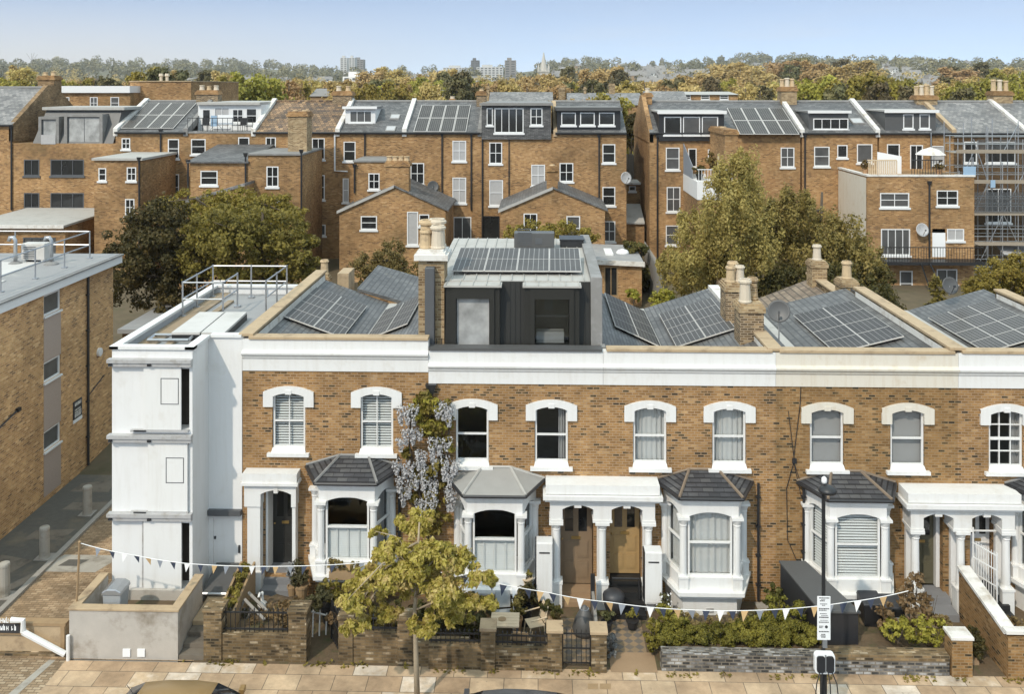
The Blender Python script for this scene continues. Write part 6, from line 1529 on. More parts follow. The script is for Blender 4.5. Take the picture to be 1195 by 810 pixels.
# L0: slate roof house at the picture edge
h, x0, x1 = bhouse('brick house with pale slate roof and grey banded gable chimney, at the picture edge', -70, 15, [], 'slate_pale', ze=12.25, zr=15.0)
mb = MB(); xg = x1
mb.prism([(YM, 11.0), (2 * YR - YM, 11.0), (2 * YR - YM, 12.2), (YR + .6, 15.2), (YR - .6, 15.2), (YM, 12.3)], xg - .3, xg + .05, 'x'); mb.build('gable', 'back_brick_grey', h)
back_stack(h, 44, 63, 88, YR + .5, 1.2, 13.5, 2, mat='back_brick_grey', potz=.3)
pipe(h, 14, YM, 150, 245)
# L1: modern infill with zinc dormer
h, x0, x1 = bhouse('modern brick infill house with grey zinc mansard and wide grey windows', 15.5, 135, [(28, 186, 46, 205, 2, 1, D_, 'grey_frame'), (59, 186, 98, 205, 3, 1, D_, 'grey_frame'), (28, 225, 46, 243, 2, 1, D_, 'grey_frame'), (59, 225, 98, 243, 3, 1, D_, 'grey_frame'), (114, 233, 126, 265, 1, 2, 'pane_mid', 'anthracite')], None, ze=10.95)
mb = MB(); xa, xb = gx(37, YM), gx(131, YM); za, zb = gz(40, 168, YM), gz(40, 128, YM + 1.2)
mb.hexa([(xa, YM + .1, za), (xb, YM + .1, za), (xb, YM + 6, za), (xa, YM + 6, za), (xa + .5, YM + 1.2, zb), (xb + .2, YM + 1.2, zb), (xb + .2, YM + 6, zb), (xa + .5, YM + 6, zb)], 0)
mb.box(xa + .3, xb + .5, YM + .9, YM + 6, zb + .001, zb + .22, 1); ms = mb.build('mansard', ['anthracite', 'zinc_pale'], h)
for r, n in (((48, 139, 65, 168), 1), ((78, 136, 116, 167), 2)):
    xa, xb, za, zb = gx(r[0], YM), gx(r[2], YM), gz(0, r[3], YM), gz(0, r[1], YM)
    mb = MB(); mb.box(xa - .22, xa, YM + .02, YM + 1.5, za, zb + .2); mb.box(xb, xb + .22, YM + .02, YM + 1.5, za, zb + .2); mb.box(xa, xb, YM + .03, YM + 1.5, zb, zb + .19); mb.build('dormer_surround', 'lead', ms)
    mb = MB(); bars(mb, xa, xb, za, zb, YM + .15, YM + .22, .07, n, 1); mb.build('window_frame', 'grey_frame', ms)
    g = MB(); g.q((xa + .05, YM + .18, za), (xb - .05, YM + .18, za), (xb - .05, YM + .18, zb), (xa + .05, YM + .18, zb)); g.build('pane', 'pane_frost', ms)
mb = MB(); mb.box(gx(48, YM), gx(65, YM), YM - .03, YM - .01, gz(0, 168, YM), gz(0, 157, YM)); mb.build('balustrade', 'pane_net', ms)
ex = thing('rear_extension', 'flat roofed rear extension with wide grey metal roof below the zinc mansard house', 'extension', (gx(50, 34), 34, 3))
xa, xb = gx(-40, 33.5), gx(76, 33.5); zt = gz(50, 262, 33.5)
block(ex, xa, xb, 33.5, YM - .02, -1, zt - .15, [hole(33.5, (27, 277, 65, 300))]); bw(ex, 33.5, (27, 277, 65, 300), 4, 1, G_, 'grey_frame')
mb = MB(); xb2 = gx(107, YM); mb.hexa([(xa, 33.1, zt - .14), (xb + .1, 33.1, zt - .14), (xb + .25, YM - .05, zt + .0), (xa, YM - .05, zt + .0), (xa, 33.1, zt), (xb + .1, 33.1, zt), (xb + .25, YM - .05, zt + .14), (xa, YM - .05, zt + .14)]); mb.build('roof', 'zinc_pale', ex)
mb = MB(); mb.box(xa, xb + .12, 33.04, 33.099, zt - .2, zt + .03); mb.build('fascia', 'coping_white', ex)
es = thing('escape_stair', 'dark steel escape stair below the grey back door', 'stair', (gx(118, 39), 39.5, 3))
zz = gz(120, 267, YM); mb = MB(); mb.box(gx(108, 40.5), gx(130, 40.5), 39.8, 40.9, zz - .1, zz); mb.build('landing', 'anthracite', es)
mb = MB()
for a in (39.8, 40.7): mb.tube([(gx(110, 40), a, zz), (gx(96, 40), a, zz - 2.6)], .05, 4); mb.tube([(gx(110, 40), a, zz + 1.), (gx(96, 40), a, zz - 1.6)], .03, 4)
for px in (110, 120, 130): mb.tube([(gx(px, 39.8), 39.8, zz), (gx(px, 39.8), 39.8, zz + 1.05)], .03, 4)
mb.tube([(gx(110, 39.8), 39.8, zz + 1.05), (gx(130, 39.8), 39.8, zz + 1.05)], .03, 4); mb.build('railing', 'black_metal', es)

def roof_array(label, quad, Y0=YM, nu=4, nv=2, mat='solar_cell'):
    P = []
    n = Vector((0, -(ZRG - ZE), YR - YM + .15)).normalized(); p0 = Vector((0, YM - .15, ZE + .05))
    L = [on_plane(x, y, p0, n) for x, y in quad]
    ya, yb = (L[2].y + L[3].y) / 2, (L[0].y + L[1].y) / 2; xl = (L[0].x + L[3].x) / 2; xr = (L[1].x + L[2].x) / 2
    z = lambda y: ZE + (ZRG - ZE) * (y - YM + .15) / (YR - YM + .15)
    solar_array(label, (xl, yb, z(yb)), (xr, yb, z(yb)), (xr, ya, z(ya)), (xl, ya, z(ya)), nu, nv, mat, 'solar arrays on the back terrace roofs', .1, gap=.035)
# L2
h, x0, x1 = bhouse('back terrace house with solar roof beside the zinc mansard house', 135, 217, [(142, 161, 152, 174, 2, 2), (196, 162, 209, 185, 1, 2), (194, 203, 209, 234, 1, 2)], 'slate')
raked(h, x0); pipe(h, 188, YM, 154, 183)
roof_array('solar array on the roof beside the grey zinc mansard', [(165, 120), (224, 120), (209, 150), (148, 150)])
o1w = [(115, 196, 124, 211, 1, 2), (148, 195, 159, 211, 2, 2), (146, 232, 157, 252, 2, 2)]
zt = gz(140, 187, YO)
block(h, gx(110, YO), gx(165, YO), YO, YM - .02, -1, zt, [hole(YO, w[:4]) for w in o1w], name='outrigger_wall')
for w in o1w: bw(h, YO, *w)
mb = MB(); mb.box(gx(108, YO), gx(167, YO), YO - .15, YM - .03, zt + .001, zt + .16); mb.build('outrigger_roof', 'zinc_pale', h)
pipe(h, 163, YO, 187, 300)
# L3
h, x0, x1 = bhouse('back terrace house with roof terrace cut into its slates and wide white glazed doors', 217, 296, [(223, 162, 240, 180, 1, 2), (278, 160, 291, 178, 1, 2)], None)
raked(h, x0, mat='lead'); raked(h, x1, mat='coping_white')
zf = gz(250, 153, YM); zt = gz(260, 122, YM + 2.2); yb = YM + 2.2
ws = [(236, 127, 246, 143, 1, 1, D_), (250, 125, 268, 148, 2, 1, N_), (271, 127, 284, 143, 2, 2, D_), (287, 126, 300, 144, 1, 2, D_)]
block(h, x0 + .1, x1 - .1, yb, yb + 8, 10, zt, [hole(yb, w[:4]) for w in ws], 'white_render', 'terrace_wall')
for w in ws: bw(h, yb, *w)
mb = MB(); mb.box(x0 + .1, x1 - .1, yb - .3, yb + 8, zt + .001, zt + .2); mb.build('terrace_roof', 'zinc_pale', h)
mb = MB(); mb.box(x0, x1, YM - .05, yb, zf - .15, zf - .02); mb.build('terrace_floor', 'lead', h)
mb = MB()
for k in range(14): x = x0 + .1 + (x1 - x0 - .2) * k / 13; mb.box(x - .015, x + .015, YM + .05, YM + .08, zf - .02, zf + .95)
mb.box(x0 + .1, x1 - .1, YM + .04, YM + .09, zf + .951, zf + 1.0); mb.build('terrace_railing', 'black_metal', h)
for px, lab in ((239, 'dark terrace chair on the roof terrace nearest the solar roof'), (283, 'dark terrace chair on the roof terrace under the small paned window')):
    x = gx(px, YM + .8); c = thing('terrace_chair', lab, 'chair', (x, YM + .8, zf), 'chairs on the roof terrace')
    mb = MB(); mb.box(x - .25, x + .25, YM + .6, YM + 1.05, zf + .42, zf + .46); mb.build('seat', 'black_metal', c); mb = MB(); mb.box(x - .25, x + .25, YM + 1.05, YM + 1.09, zf + .46, zf + .95); mb.build('backrest', 'black_metal', c)
    for sx in (-.22, .22):
        for yy in (.62, 1.03): mb = MB(); mb.tube([(x + sx, YM + yy, zf), (x + sx, YM + yy, zf + .42)], .02, 4); mb.build('leg', 'black_metal', c)
x = gx(252, YM + .5); lb = thing('laundry_rack', 'drying rack with pale blue and white laundry on the roof terrace', 'drying rack', (x, YM + .6, zf))
mb = MB(); mb.tube([(x - .5, YM + .4, zf), (x + .4, YM + .7, zf + 1.), (x + .9, YM + .7, zf + 1.0)], .02, 4); mb.tube([(x + .6, YM + .4, zf), (x - .3, YM + .7, zf + 1.)], .02, 4); mb.build('rack', 'galvanised', lb)
mb = MB(); mb.box(x - .35, x + .1, YM + .40, YM + .45, zf + .35, zf + 1.15, 0); mb.box(x + .15, x + 1.3, YM + .45, YM + .5, zf + .5, zf + 1.2, 1); mb.build('laundry', ['blue_sheet', 'sign_white'], lb)
back_stack(h, 229, 254, 105, YR - .3, 1., 13, 3, potz=.35, mat='chimney_brick', pots=('pot_white', 'pot_buff'))
zt = gz(250, 190, YO); ow = [(234, 199, 254, 216, 1, 2)]
block(h, gx(222, YO), gx(289, YO), YO, YM - .02, -1, zt, [hole(YO, w[:4]) for w in ow], name='outrigger_wall'); bw(h, YO, *ow[0])
mb = MB(); mb.hexa([(gx(219, YO), YO - .2, zt), (gx(291, YO), YO - .2, zt), (gx(291, YO), YM - .03, zt), (gx(219, YO), YM - .03, zt), (gx(219, YO), YO - .2, zt + .1), (gx(291, YO), YO - .2, zt + .1), (gx(291, YO), YM - .03, zt + .9), (gx(219, YO), YM - .03, zt + .9)]); mb.build('outrigger_roof', 'slate', h)
lt = [(gx(205, 33), gz(0, 240, 33)), (gx(286, 33), gz(0, 216, 33))]
mb = MB(); mb.prism([(lt[0][0], -1), (lt[1][0], -1), (lt[1][0], lt[1][1]), (lt[0][0], lt[0][1])], 33, YO - .02, 'y', 0)
mb.hexa([(lt[0][0] - .1, 32.9, lt[0][1]), (lt[1][0], 32.9, lt[1][1]), (lt[1][0], YO - .02, lt[1][1]), (lt[0][0] - .1, YO - .02, lt[0][1]), (lt[0][0] - .1, 32.9, lt[0][1] + .18), (lt[1][0], 32.9, lt[1][1] + .18), (lt[1][0], YO - .02, lt[1][1] + .18), (lt[0][0] - .1, YO - .02, lt[0][1] + .18)], 1); mb.build('lean_to', ['back_brick', 'slate_pale'], h)
pipe(h, 287, YO, 182, 262); pipe(h, 220, YO, 190, 240)
# L4
h, x0, x1 = bhouse('back terrace house with mottled brown clay tile roof', 296, 394, [(310, 160, 322, 178, 2, 2), (364, 161, 379, 186, 2, 2), (364, 204, 379, 233, 1, 2), (364, 262, 380, 275, 1, 1, G_)], 'clay_tile')
ow = [(311, 194, 325, 218, 2, 2), (323, 234, 334, 244, 2, 1), (290, 233, 302, 249, 1, 2)]
zt = gz(320, 181, YO)
block(h, gx(289.5, YO), gx(352, YO), YO, YM - .02, -1, zt, [hole(YO, w[:4]) for w in ow], name='outrigger_wall')
for w in ow: bw(h, YO, *w)
mb = MB(); mb.box(gx(289, YO), gx(353, YO), YO - .12, YM - .03, zt + .001, zt + .12); mb.build('outrigger_roof', 'lead', h)
back_stack(h, 336, 358, 130, 37., 1.5, 8, 2, potz=.05)
pipe(h, 352, YO, 178, 262); pipe(h, 361, YM, 235, 300)
mb = MB(); x = gx(391, YM); mb.tube([(x, YM - .1, ZE), (x, YM - .1, gz(391, 199, YM)), (gx(406, YM), YM - .1, gz(391, 199, YM) - .05)], .06, 6); mb.build('white_pipe', 'white_upvc', h)
# L5
h, x0, x1 = bhouse('back terrace house with small white dormer and two skylights in slate', 394, 472, [(401, 165, 415, 188, 1, 2), (400, 208, 407, 236, 1, 2, N_)], 'slate')
raked(h, x0, mat='coping_white'); raked(h, x1, mat='coping_white')
dormer(h, (403, 126, 438, 146), [(408, 129, 434, 143, 3, 1, G_)], YM + 1.4, YM + 4, 'white_render', over=.15, lip=.05)
zp = lambda y: ZE + (ZRG - ZE) * (y - YM + .15) / (YR - YM + .15)
def velux(par, px, py, w, hgt):
    n = Vector((0, -(ZRG - ZE), YR - YM + .15)).normalized(); c = on_plane(px, py, (0, YM - .15, ZE + .05), n)
    mb = MB(); a, b = c.y - hgt / 2, c.y + hgt / 2
    mb.hexa([(c.x - w/2, a, zp(a)), (c.x + w/2, a, zp(a)), (c.x + w/2, b, zp(b)), (c.x - w/2, b, zp(b)), (c.x - w/2, a, zp(a) + .09), (c.x + w/2, a, zp(a) + .09), (c.x + w/2, b, zp(b) + .09), (c.x - w/2, b, zp(b) + .09)])
    o = mb.build('skylight', 'lead', par)
    mb = MB(); w *= .82; a += .08; b -= .08; mb.q((c.x - w/2, a, zp(a) + .094), (c.x + w/2, a, zp(a) + .094), (c.x + w/2, b, zp(b) + .094), (c.x - w/2, b, zp(b) + .094)); mb.build('pane', 'pane_net', o)
velux(h, 461, 136, .75, .8); velux(h, 456, 150, .75, .85)
back_stack(h, 388, 410, 106, YR - .5, 1.2, 12.5, 2, potz=.35, mat='chimney_brick', pots=('pot_white', 'pot_buff'))
ow = [(430, 202, 443, 221, 2, 2)]; Yq = 37.0
block(h, gx(413, Yq), gx(455, Yq), Yq, YM - .02, -1, gz(0, 188, Yq), [hole(Yq, w[:4]) for w in ow], name='outrigger_wall'); bw(h, Yq, *ow[0])
mb = MB(); mb.box(gx(412, Yq), gx(455, Yq), Yq - .1, YM - .03, gz(0, 188, Yq) + .001, gz(0, 188, Yq) + .12); mb.build('outrigger_roof', 'lead', h)
pipe(h, 414, Yq, 195, 225); pipe(h, 426, YM, 157, 187)
# L6
h, x0, x1 = bhouse('back terrace house with dark solar roof and glazed garden door', 472, 560, [(479, 190, 495, 215, 2, 2), (528, 164, 544, 188, 2, 2, N_), (528, 207, 544, 237, 2, 2, N_), (529, 253, 550, 281, 2, 1, G_)], 'slate')
roof_array('dark solar array on the back roof between two white raked parapets', [(492, 123), (548, 123), (546, 154), (482, 154)], mat='solar_cell_dark')
raked(h, x1, mat='lead'); back_stack(h, 556, 567, 106, YR - 1, 1.1, 12.2, 1, potz=.2, mat='chimney_brick'); pipe(h, 516, YM, 158, 225); pipe(h, 550, YM, 158, 245)
back_stack(h, 524, 531, 115, YR, .7, 13, 1, potz=.2, mat='sign_white', pots=('pot_white',))
# shared gabled outrigger O1
def gabled(h, pl_, px, pr, pyl, pya, pyr, Y, wins, mat='slate', vl=.0):
    xl, xa, xr = gx(pl_, Y), gx(px, Y), gx(pr, Y); zl, za, zr = gz(pl_, pyl, Y), gz(px, pya, Y), gz(pr, pyr, Y)
    zlow = min(zl, zr)
    block(h, xl, xr, Y, YM - .03, -1, zlow, [hole(Y, w[:4]) for w in wins], name='outrigger_wall')
    for w in wins: bw(h, Y, *w)
    mb = MB(); mb.prism([(xl, zlow), (xr, zlow), (xr, zr), (xa, za), (xl, zl)], Y, YM - .04, 'y'); mb.build('outrigger_gable', 'back_brick', h)
    mb = MB(); slab(mb, (xl - .15, Y - .12, zl + .06), (xa, Y - .12, za + .12), (xa, YM - .05, za + .12), (xl - .15, YM - .05, zl + .06), .11); slab(mb, (xa, Y - .12, za + .12), (xr + .2, Y - .12, zr + .02), (xr + .2, YM - .05, zr + .02), (xa, YM - .05, za + .12), .11); mb.build('outrigger_roof', mat, h)
    mb = MB(); mb.hexa([(xl - .15, Y - .16, zl - .12), (xa, Y - .16, za - .06), (xa, Y - .121, za - .06), (xl - .15, Y - .121, zl - .12), (xl - .15, Y - .16, zl + .08), (xa, Y - .16, za + .14), (xa, Y - .121, za + .14), (xl - .15, Y - .121, zl + .08)]); mb.build('bargeboard', 'zinc_pale', h)
gabled(h, 396, 460, 520, 247, 218, 245, YO, [(421, 252, 440, 268, 1, 2), (475, 247, 488, 286, 1, 1, N_), (489, 250, 501, 264, 1, 1, D_)])
back_stack(h, 450, 477, 188, YO + .05, .9, 7.5, 4, potz=.28, mat='back_brick')
sat_dish('dark satellite dish on the back wall beside the dark slate outrigger', (gx(505, YM - .3), YM - .25, gz(505, 222, YM)), (.3, -1, .3), .42, .3, 'anthracite')
# L7
h, x0, x1 = bhouse('back terrace house with white french doors in its dark roof dormer', 560, 648, [(571, 166, 586, 191, 2, 2), (571, 210, 587, 240, 1, 2, N_), (562, 252, 583, 280, 1, 1, D_, 'black_metal'), (620, 192, 636, 217, 2, 2, N_)], None)
dormer(h, (562, 122, 643, 156), [(568, 126, 575, 146, 1, 1, D_), (577, 126, 611, 155, 4, 1, D_), (619, 126, 633, 146, 2, 2, D_)], YM - .2, 2 * YR - YM - 1, 'slate', mid=None, roofm='lead', trim='lead', lip=.05)
raked(h, x1, mat='coping_stone', h=.1, w=.14); pipe(h, 594, YM, 157, 240, .04); pipe(h, 563, YM, 158, 280)
# L8
h, x0, x1 = bhouse('back terrace house with three square white windows in its slate dormer, by the passage', 648, 731, [(653, 190, 669, 212, 2, 2), (703, 168, 718, 190, 1, 2), (703, 218, 718, 240, 1, 2), (704, 258, 718, 282, 2, 2, G_)], 'slate')
dormer(h, (650, 127, 724, 150), [(655, 131, 672, 146, 1, 1, D_), (677, 131, 694, 146, 1, 1, D_), (699, 131, 717, 146, 1, 1, D_)], YM + .3, YR + 3, 'black_metal', mid=.5, roofm='lead', trim='anthracite')
pipe(h, 699, YM, 160, 240)
gabled(h, 584, 645, 706, 246, 220, 245, YO, [(611, 249, 627, 281, 2, 1, D_), (661, 252, 677, 281, 1, 2, G_)])
back_stack(h, 638, 651, 194, YO + .05, .8, 7.5, 1, potz=.05, mat='back_brick')
sat_dish('grey satellite dish at the corner of the house by the passage', (gx(730, YM - .3), YM - .3, gz(730, 212, YM)), (.5, -1, .25), .45, .3, 'steel_channel')
gn = thing('garden_room', 'brick garden room with dark flat roof, roof lights and tan framed door', 'extension', (gx(724, 30), 30, 2))
Yn = 30.; xa, xb = gx(697, Yn), gx(749, Yn); zt = gz(720, 305, Yn)
block(gn, xa, xb, Yn, 35.2, 0, zt - .1, [hole(Yn, (705, 311, 721, 346))]); bw(gn, Yn, (705, 311, 721, 346), 2, 1, D_, 'wood')
mb = MB(); mb.hexa([(xa - .1, Yn - .2, zt - .09), (xb + .1, Yn - .2, zt - .22), (xb + .1, 35.2, zt - .1), (xa - .1, 35.2, zt), (xa - .1, Yn - .2, zt + .12), (xb + .1, Yn - .2, zt - .01), (xb + .1, 35.2, zt + .1), (xa - .1, 35.2, zt + .25)], 0); mb.build('roof', 'grey_felt', gn)
mb = MB(); mb.hexa([(xa - .1, Yn - .26, zt - .15), (xb + .15, Yn - .26, zt - .28), (xb + .15, Yn - .201, zt - .28), (xa - .1, Yn - .201, zt - .15), (xa - .1, Yn - .26, zt + .14), (xb + .15, Yn - .26, zt + .01), (xb + .15, Yn - .201, zt + .01), (xa - .1, Yn - .201, zt + .14)]); mb.build('fascia', 'coping_white', gn)
mb = MB(); mb.box(gx(706, 32), gx(715, 32), 31.4, 33.4, zt + .1, zt + .22); mb.build('rooflight', 'sign_white', gn)
mb = MB(); mb.lathe((gx(727, 32), 32.3, zt + .05), [(.42, 0), (.42, .12), (.3, .25), (.02, .33)], 12); mb.build('roof_dome', 'sign_white', gn, smooth=True)

# R1: right-hand block across the passage
h, x0, x1 = bhouse('back terrace house with white trimmed three-window dormer and tall gable chimney', 758, 846, [(777, 172, 793, 198, 1, 2, G_), (778, 218, 794, 247, 2, 2, G_), (777, 263, 792, 286, 1, 2, G_), (803, 173, 813, 195, 1, 1, D_), (826, 174, 843, 185, 1, 1, D_)], 'slate')
mb = MB(); mb.prism([(YM, 11), (2 * YR - YM, 11), (2 * YR - YM, ZE), (YR + .5, ZRG + .5), (YR - .5, ZRG + .5), (YM, ZE)], x0 - .05, x0 + .28, 'x'); mb.build('gable', 'back_brick', h)
back_stack(h, 752, 761, 108, YR - .6, 1.2, 13, 1, pots=('pot_white',), potz=.35, mat='back_brick')
dormer(h, (769, 131, 845, 158), [(775, 136, 795, 157, 1, 1, D_), (797, 136, 817, 157, 1, 1, G_), (819, 136, 838, 157, 1, 1, G_)], YM - .2, YR + 3, 'black_metal', mid=.5, roofm='zinc_pale', lip=.1)
pipe(h, 767, YM, 160, 330)
zt = gz(830, 212, YO); xa, xb = gx(814, YO), gx(862, YO)
mb = MB(); mb.box(xa, xb, YO, YM - .02, -1, zt - 1.2, 0); mb.box(xa - .03, xb, YO - .03, YM - .02, zt - 1.199, zt, 1); mb.build('outrigger_wall', ['back_brick', 'white_render'], h)
mb = MB(); mb.hexa([(xa - .02, YO + 2, zt + .001), (xa + .02, YO + 2, zt + .001), (xa + .02, YM - .05, zt + .001), (xa - .02, YM - .05, zt + .001), (xa - .02, YO + 2, zt + .9), (xa + .02, YO + 2, zt + .9), (xa + .02, YM - .05, zt + 2.2), (xa - .02, YM - .05, zt + 2.2)]); mb.build('balcony_screen', 'flag_grey', h)
mb = MB()
for k in range(12): mb.tube([(xa + .1 + k * .2, YO + .1, zt), (xa + .1 + k * .2, YO + .1, zt + .8)], .02, 4)
mb.tube([(xa, YO + .1, zt + .8), (xb, YO + .1, zt + .8)], .03, 4); mb.build('balcony_rail', 'white_upvc', h)
x = gx(828, YO + 2.5)
pot_plant('large potted olive on the white walled balcony', x, YO + 2.5, zt, .3, .5, 'leaf_brown', .7, .9, 420, .14, 'terracotta')
pot_plant('dark potted shrub on the white walled balcony', x - .9, YO + 1.2, zt, .25, .4, 'leaf_dark', .4, .4, 200, .12, 'black_plastic')
back_stack(h, 846, 861, 151, YO + .3, 5.5, 6, 1, potz=.05, mat='back_brick')
# R2
h, x0, x1 = bhouse('back terrace house with dark solar roof behind the birch top', 846, 934, [(911, 172, 927, 195, 2, 2, G_)], 'slate')
roof_array('dark solar array on the back roof next to the double chimney stack', [(850, 126), (916, 126), (930, 157), (861, 157)], mat='solar_cell_dark')
back_stack(h, 912, 930, 101, YR - .6, 1.3, 12.8, 3, potz=.6, pots=('pot_buff', 'pot_white'))
# R3
h, x0, x1 = bhouse('back terrace house with single wide dormer window and one skylight', 936, 1024, [(950, 171, 968, 194, 1, 2, G_), (977, 169, 989, 184, 1, 1, D_), (1000, 168, 1018, 190, 1, 1, G_)], 'slate')
raked(h, x0); raked(h, x1); velux(h, 1000, 141, .9, .9); pipe(h, 939, YM, 160, 245)
dormer(h, (944, 131, 990, 153), [(949, 138, 990, 151, 4, 1, D_)], YM + .4, YR + 1, 'anthracite', roofm='lead', lip=.05)
# R4
h, x0, x1 = bhouse('back terrace house with two small dormer windows beside the scaffolded house', 1026, 1113, [(1035, 168, 1050, 183, 1, 1, D_), (1062, 169, 1077, 199, 2, 1, D_), (1087, 170, 1102, 192, 1, 2, N_)], 'slate')
raked(h, x1, mat='coping_stone'); pipe(h, 1086, YM, 158, 200)
dormer(h, (1033, 130, 1092, 153), [(1054, 133, 1066, 150, 1, 1, G_), (1073, 133, 1085, 150, 1, 1, G_)], YM + .25, YR + 1, 'anthracite', roofm='zinc_pale', lip=.08)
back_stack(h, 1070, 1094, 111, YR - .6, 1.2, 12.8, 4, potz=.75, pots=('pot_buff', 'pot_white'))
# flat roofed outrigger with terrace shared by R3 and R4
fo = thing('rear_wing', 'three storey flat roofed brick rear wing with roof terrace, balcony and french windows', 'wing', (gx(1070, YO), YO, 1), GB)
ow = [(1027, 225, 1061, 242, 2, 2, G_), (1093, 222, 1118, 240, 2, 2, D_), (1028, 267, 1062, 298, 4, 1, G_), (1105, 267, 1125, 281, 2, 1, N_), (1050, 316, 1065, 346, 1, 2, G_), (1093, 314, 1117, 332, 2, 1, G_)]
xa, xb = gx(1012, YO), gx(1137, YO); zt = gz(1070, 206, YO)
block(fo, xa, xb, YO, YM - .02, -1, zt, [hole(YO, w[:4]) for w in ow] + [hole(YO, (1088, 267, 1103.5, 300))])
for w in ow: bw(fo, YO, *w)
mb = MB(); mb.box(gx(1088, YO), gx(1103.5, YO), YO + .02, YO + .07, gz(0, 300, YO), gz(0, 267, YO)); mb.build('door', 'sign_white', fo)
mb = MB(); mb.box(xa - .012, xa - .002, YO + .2, YM - .1, 4.5, zt - .1); mb.build('sunlit_face', 'cream_paint', fo)  # cream sheet over plain brick, sunlight on this flank painted as colour
mb = MB(); mb.box(xa - .05, xb + .05, YO - .06, YO + .25, zt + .001, zt + .12); mb.box(xa - .05, xa + .25, YO + .25, YM - .05, zt + .001, zt + .12); mb.build('coping', 'coping_white', fo)
zb_ = gz(1080, 300, YO); mb = MB(); mb.box(gx(1030, 34), xb + .1, 33.7, YO - .002, zb_ - .3, zb_ - .1); mb.build('balcony', 'black_metal', fo)
mb = MB(); x0_, x1_ = gx(1030, 33.8), xb + .05
for k in range(38): x = x0_ + (x1_ - x0_) * k / 37; mb.tube([(x, 33.75, zb_ - .1), (x, 33.75, zb_ + .85)], .015, 4)
mb.tube([(x0_, 33.75, zb_ + .85), (x1_, 33.75, zb_ + .85), (x1_, YO, zb_ + .85)], .03, 4)
for q in ((1075, 302, 1092, 350), (1085, 302, 1100, 330)): mb.tube([(gx(q[0], 33.6), 33.6, gz(0, q[1], 33.6)), (gx(q[2], 33.), 33., gz(0, q[3], 33))], .05, 4)
mb.build('balcony_railing', 'black_metal', fo)
sat_dish('grey satellite dish on the rear wing between french windows and white door', (gx(1076, YO - .3), YO - .25, gz(1076, 273, YO)), (.2, -1, .3), .45, .3, 'steel_channel')
pipe(fo, 1084, YO, 215, 300)
mb = MB()
for a in range(16): x = xa + .3 + (gx(1050, YO) - xa - .3) * a / 15; mb.box(x - .03, x + .03, YO + .5, YO + .56, zt, zt + 1.)
mb.box(xa + .2, gx(1050, YO), YO + .49, YO + .57, zt + 1.001, zt + 1.08); mb.build('terrace_fence', 'wood_pale', fo)
mb = MB(); mb.hexa([(gx(1024, 37), 37, zt), (gx(1052, 37), 37, zt), (gx(1052, 37), 37.06, zt), (gx(1024, 37), 37.06, zt), (gx(1024, 37), 37, zt + 1.5), (gx(1052, 37), 37, zt + 1.2), (gx(1052, 37), 37.06, zt + 1.2), (gx(1024, 37), 37.06, zt + 1.5)]); mb.build('privacy_screen', 'sign_white', fo)
mb = MB()
for k in range(12): x = gx(1064 + k * 3.2, YO + .6); mb.tube([(x, YO + .6, zt), (x, YO + .6, zt + 1.05)], .018, 4)
mb.tube([(gx(1064, YO + .6), YO + .6, zt + 1.05), (gx(1100, YO + .6), YO + .6, zt + 1.05)], .03, 4); mb.build('terrace_railing', 'black_metal', fo)
x = gx(1086, YO + 1.6); pa = thing('parasol', 'closed-topped cream parasol tilted over the roof terrace of the rear wing', 'parasol', (x, YO + 1.6, zt))
mb = MB(); mb.lathe((x, YO + 1.6, zt), [(1.0, 1.35), (.6, 1.65), (.03, 1.85), (.02, 1.83), (.58, 1.62), (.97, 1.33)], 10); mb.build('canopy', 'coping_white', pa); mb = MB(); mb.tube([(x, YO + 1.6, zt), (x, YO + 1.6, zt + 1.85)], .025, 6); mb.build('pole', 'wood', pa)
for px, dy, lab in ((1010, 1.0, 'leafy potted shrub on the rear wing terrace behind the pale fence'), (1095, .9, 'small potted shrub on the rear wing terrace corner')):
    pot_plant(lab, gx(px, YO + dy), YO + dy, zt, .22, .4, 'leaf_brown', .35, .4, 220, .12)
# R5 scaffolded house
h, x0, x1 = bhouse('scaffolded brick house with patchy pale slate roof and stripped rear wall', 1113, 1240, [(1125, 165, 1140, 190, 1, 1, D_), (1150, 165, 1185, 190, 2, 1, D_), (1150, 220, 1180, 260, 2, 1, D_)], 'slate_pale', mat='shaded_brick')
raked(h, gx(1199, YM), mat='coping_white', h=.2); back_stack(h, 1160, 1182, 106, YR - .3, 1.2, 12.8, 3, potz=.8, pots=('pot_buff', 'pot_white'))
sc = thing('scaffold', 'galvanised tube scaffold with boards and dust netting round the back house', 'scaffold', (gx(1160, 37), 37, 2))
xs_ = [gx(p, 36.) for p in (1113, 1129, 1146, 1163, 1181, 1199, 1217)]
for yy in (35.2, 36.6, 39.6):
    for k, x in enumerate(xs_):
        zt = [11.8, 12.6, 11.4, 12.9, 12.3, 11.5, 12][k] if yy > 36 else [9.5, 10.4, 12.4, 10, 12.8, 10.5, 10][k]
        mb = MB(); mb.tube([(x, yy, .5), (x, yy, zt)], .032, 6); mb.build('upright', 'galvanised', sc)
LV = (2.6, 4.6, 6.6, 8.7, 10.7)
for z in LV:
    for dz in (0, .55, 1.05):
        for yy in (35.2, 36.6):
            mb = MB(); mb.tube([(xs_[0] - .3, yy, z + dz), (xs_[-1], yy, z + dz)], .03, 5); mb.build('ledger', 'galvanised', sc)
    mb = MB(); mb.box(xs_[0] - .2, xs_[-1], 35.3, 36.5, z - .06, z - .02); mb.box(xs_[0] - .2, xs_[-1], 35.12, 35.16, z - .04, z + .2); mb.build('board', 'scaffold_board', sc)
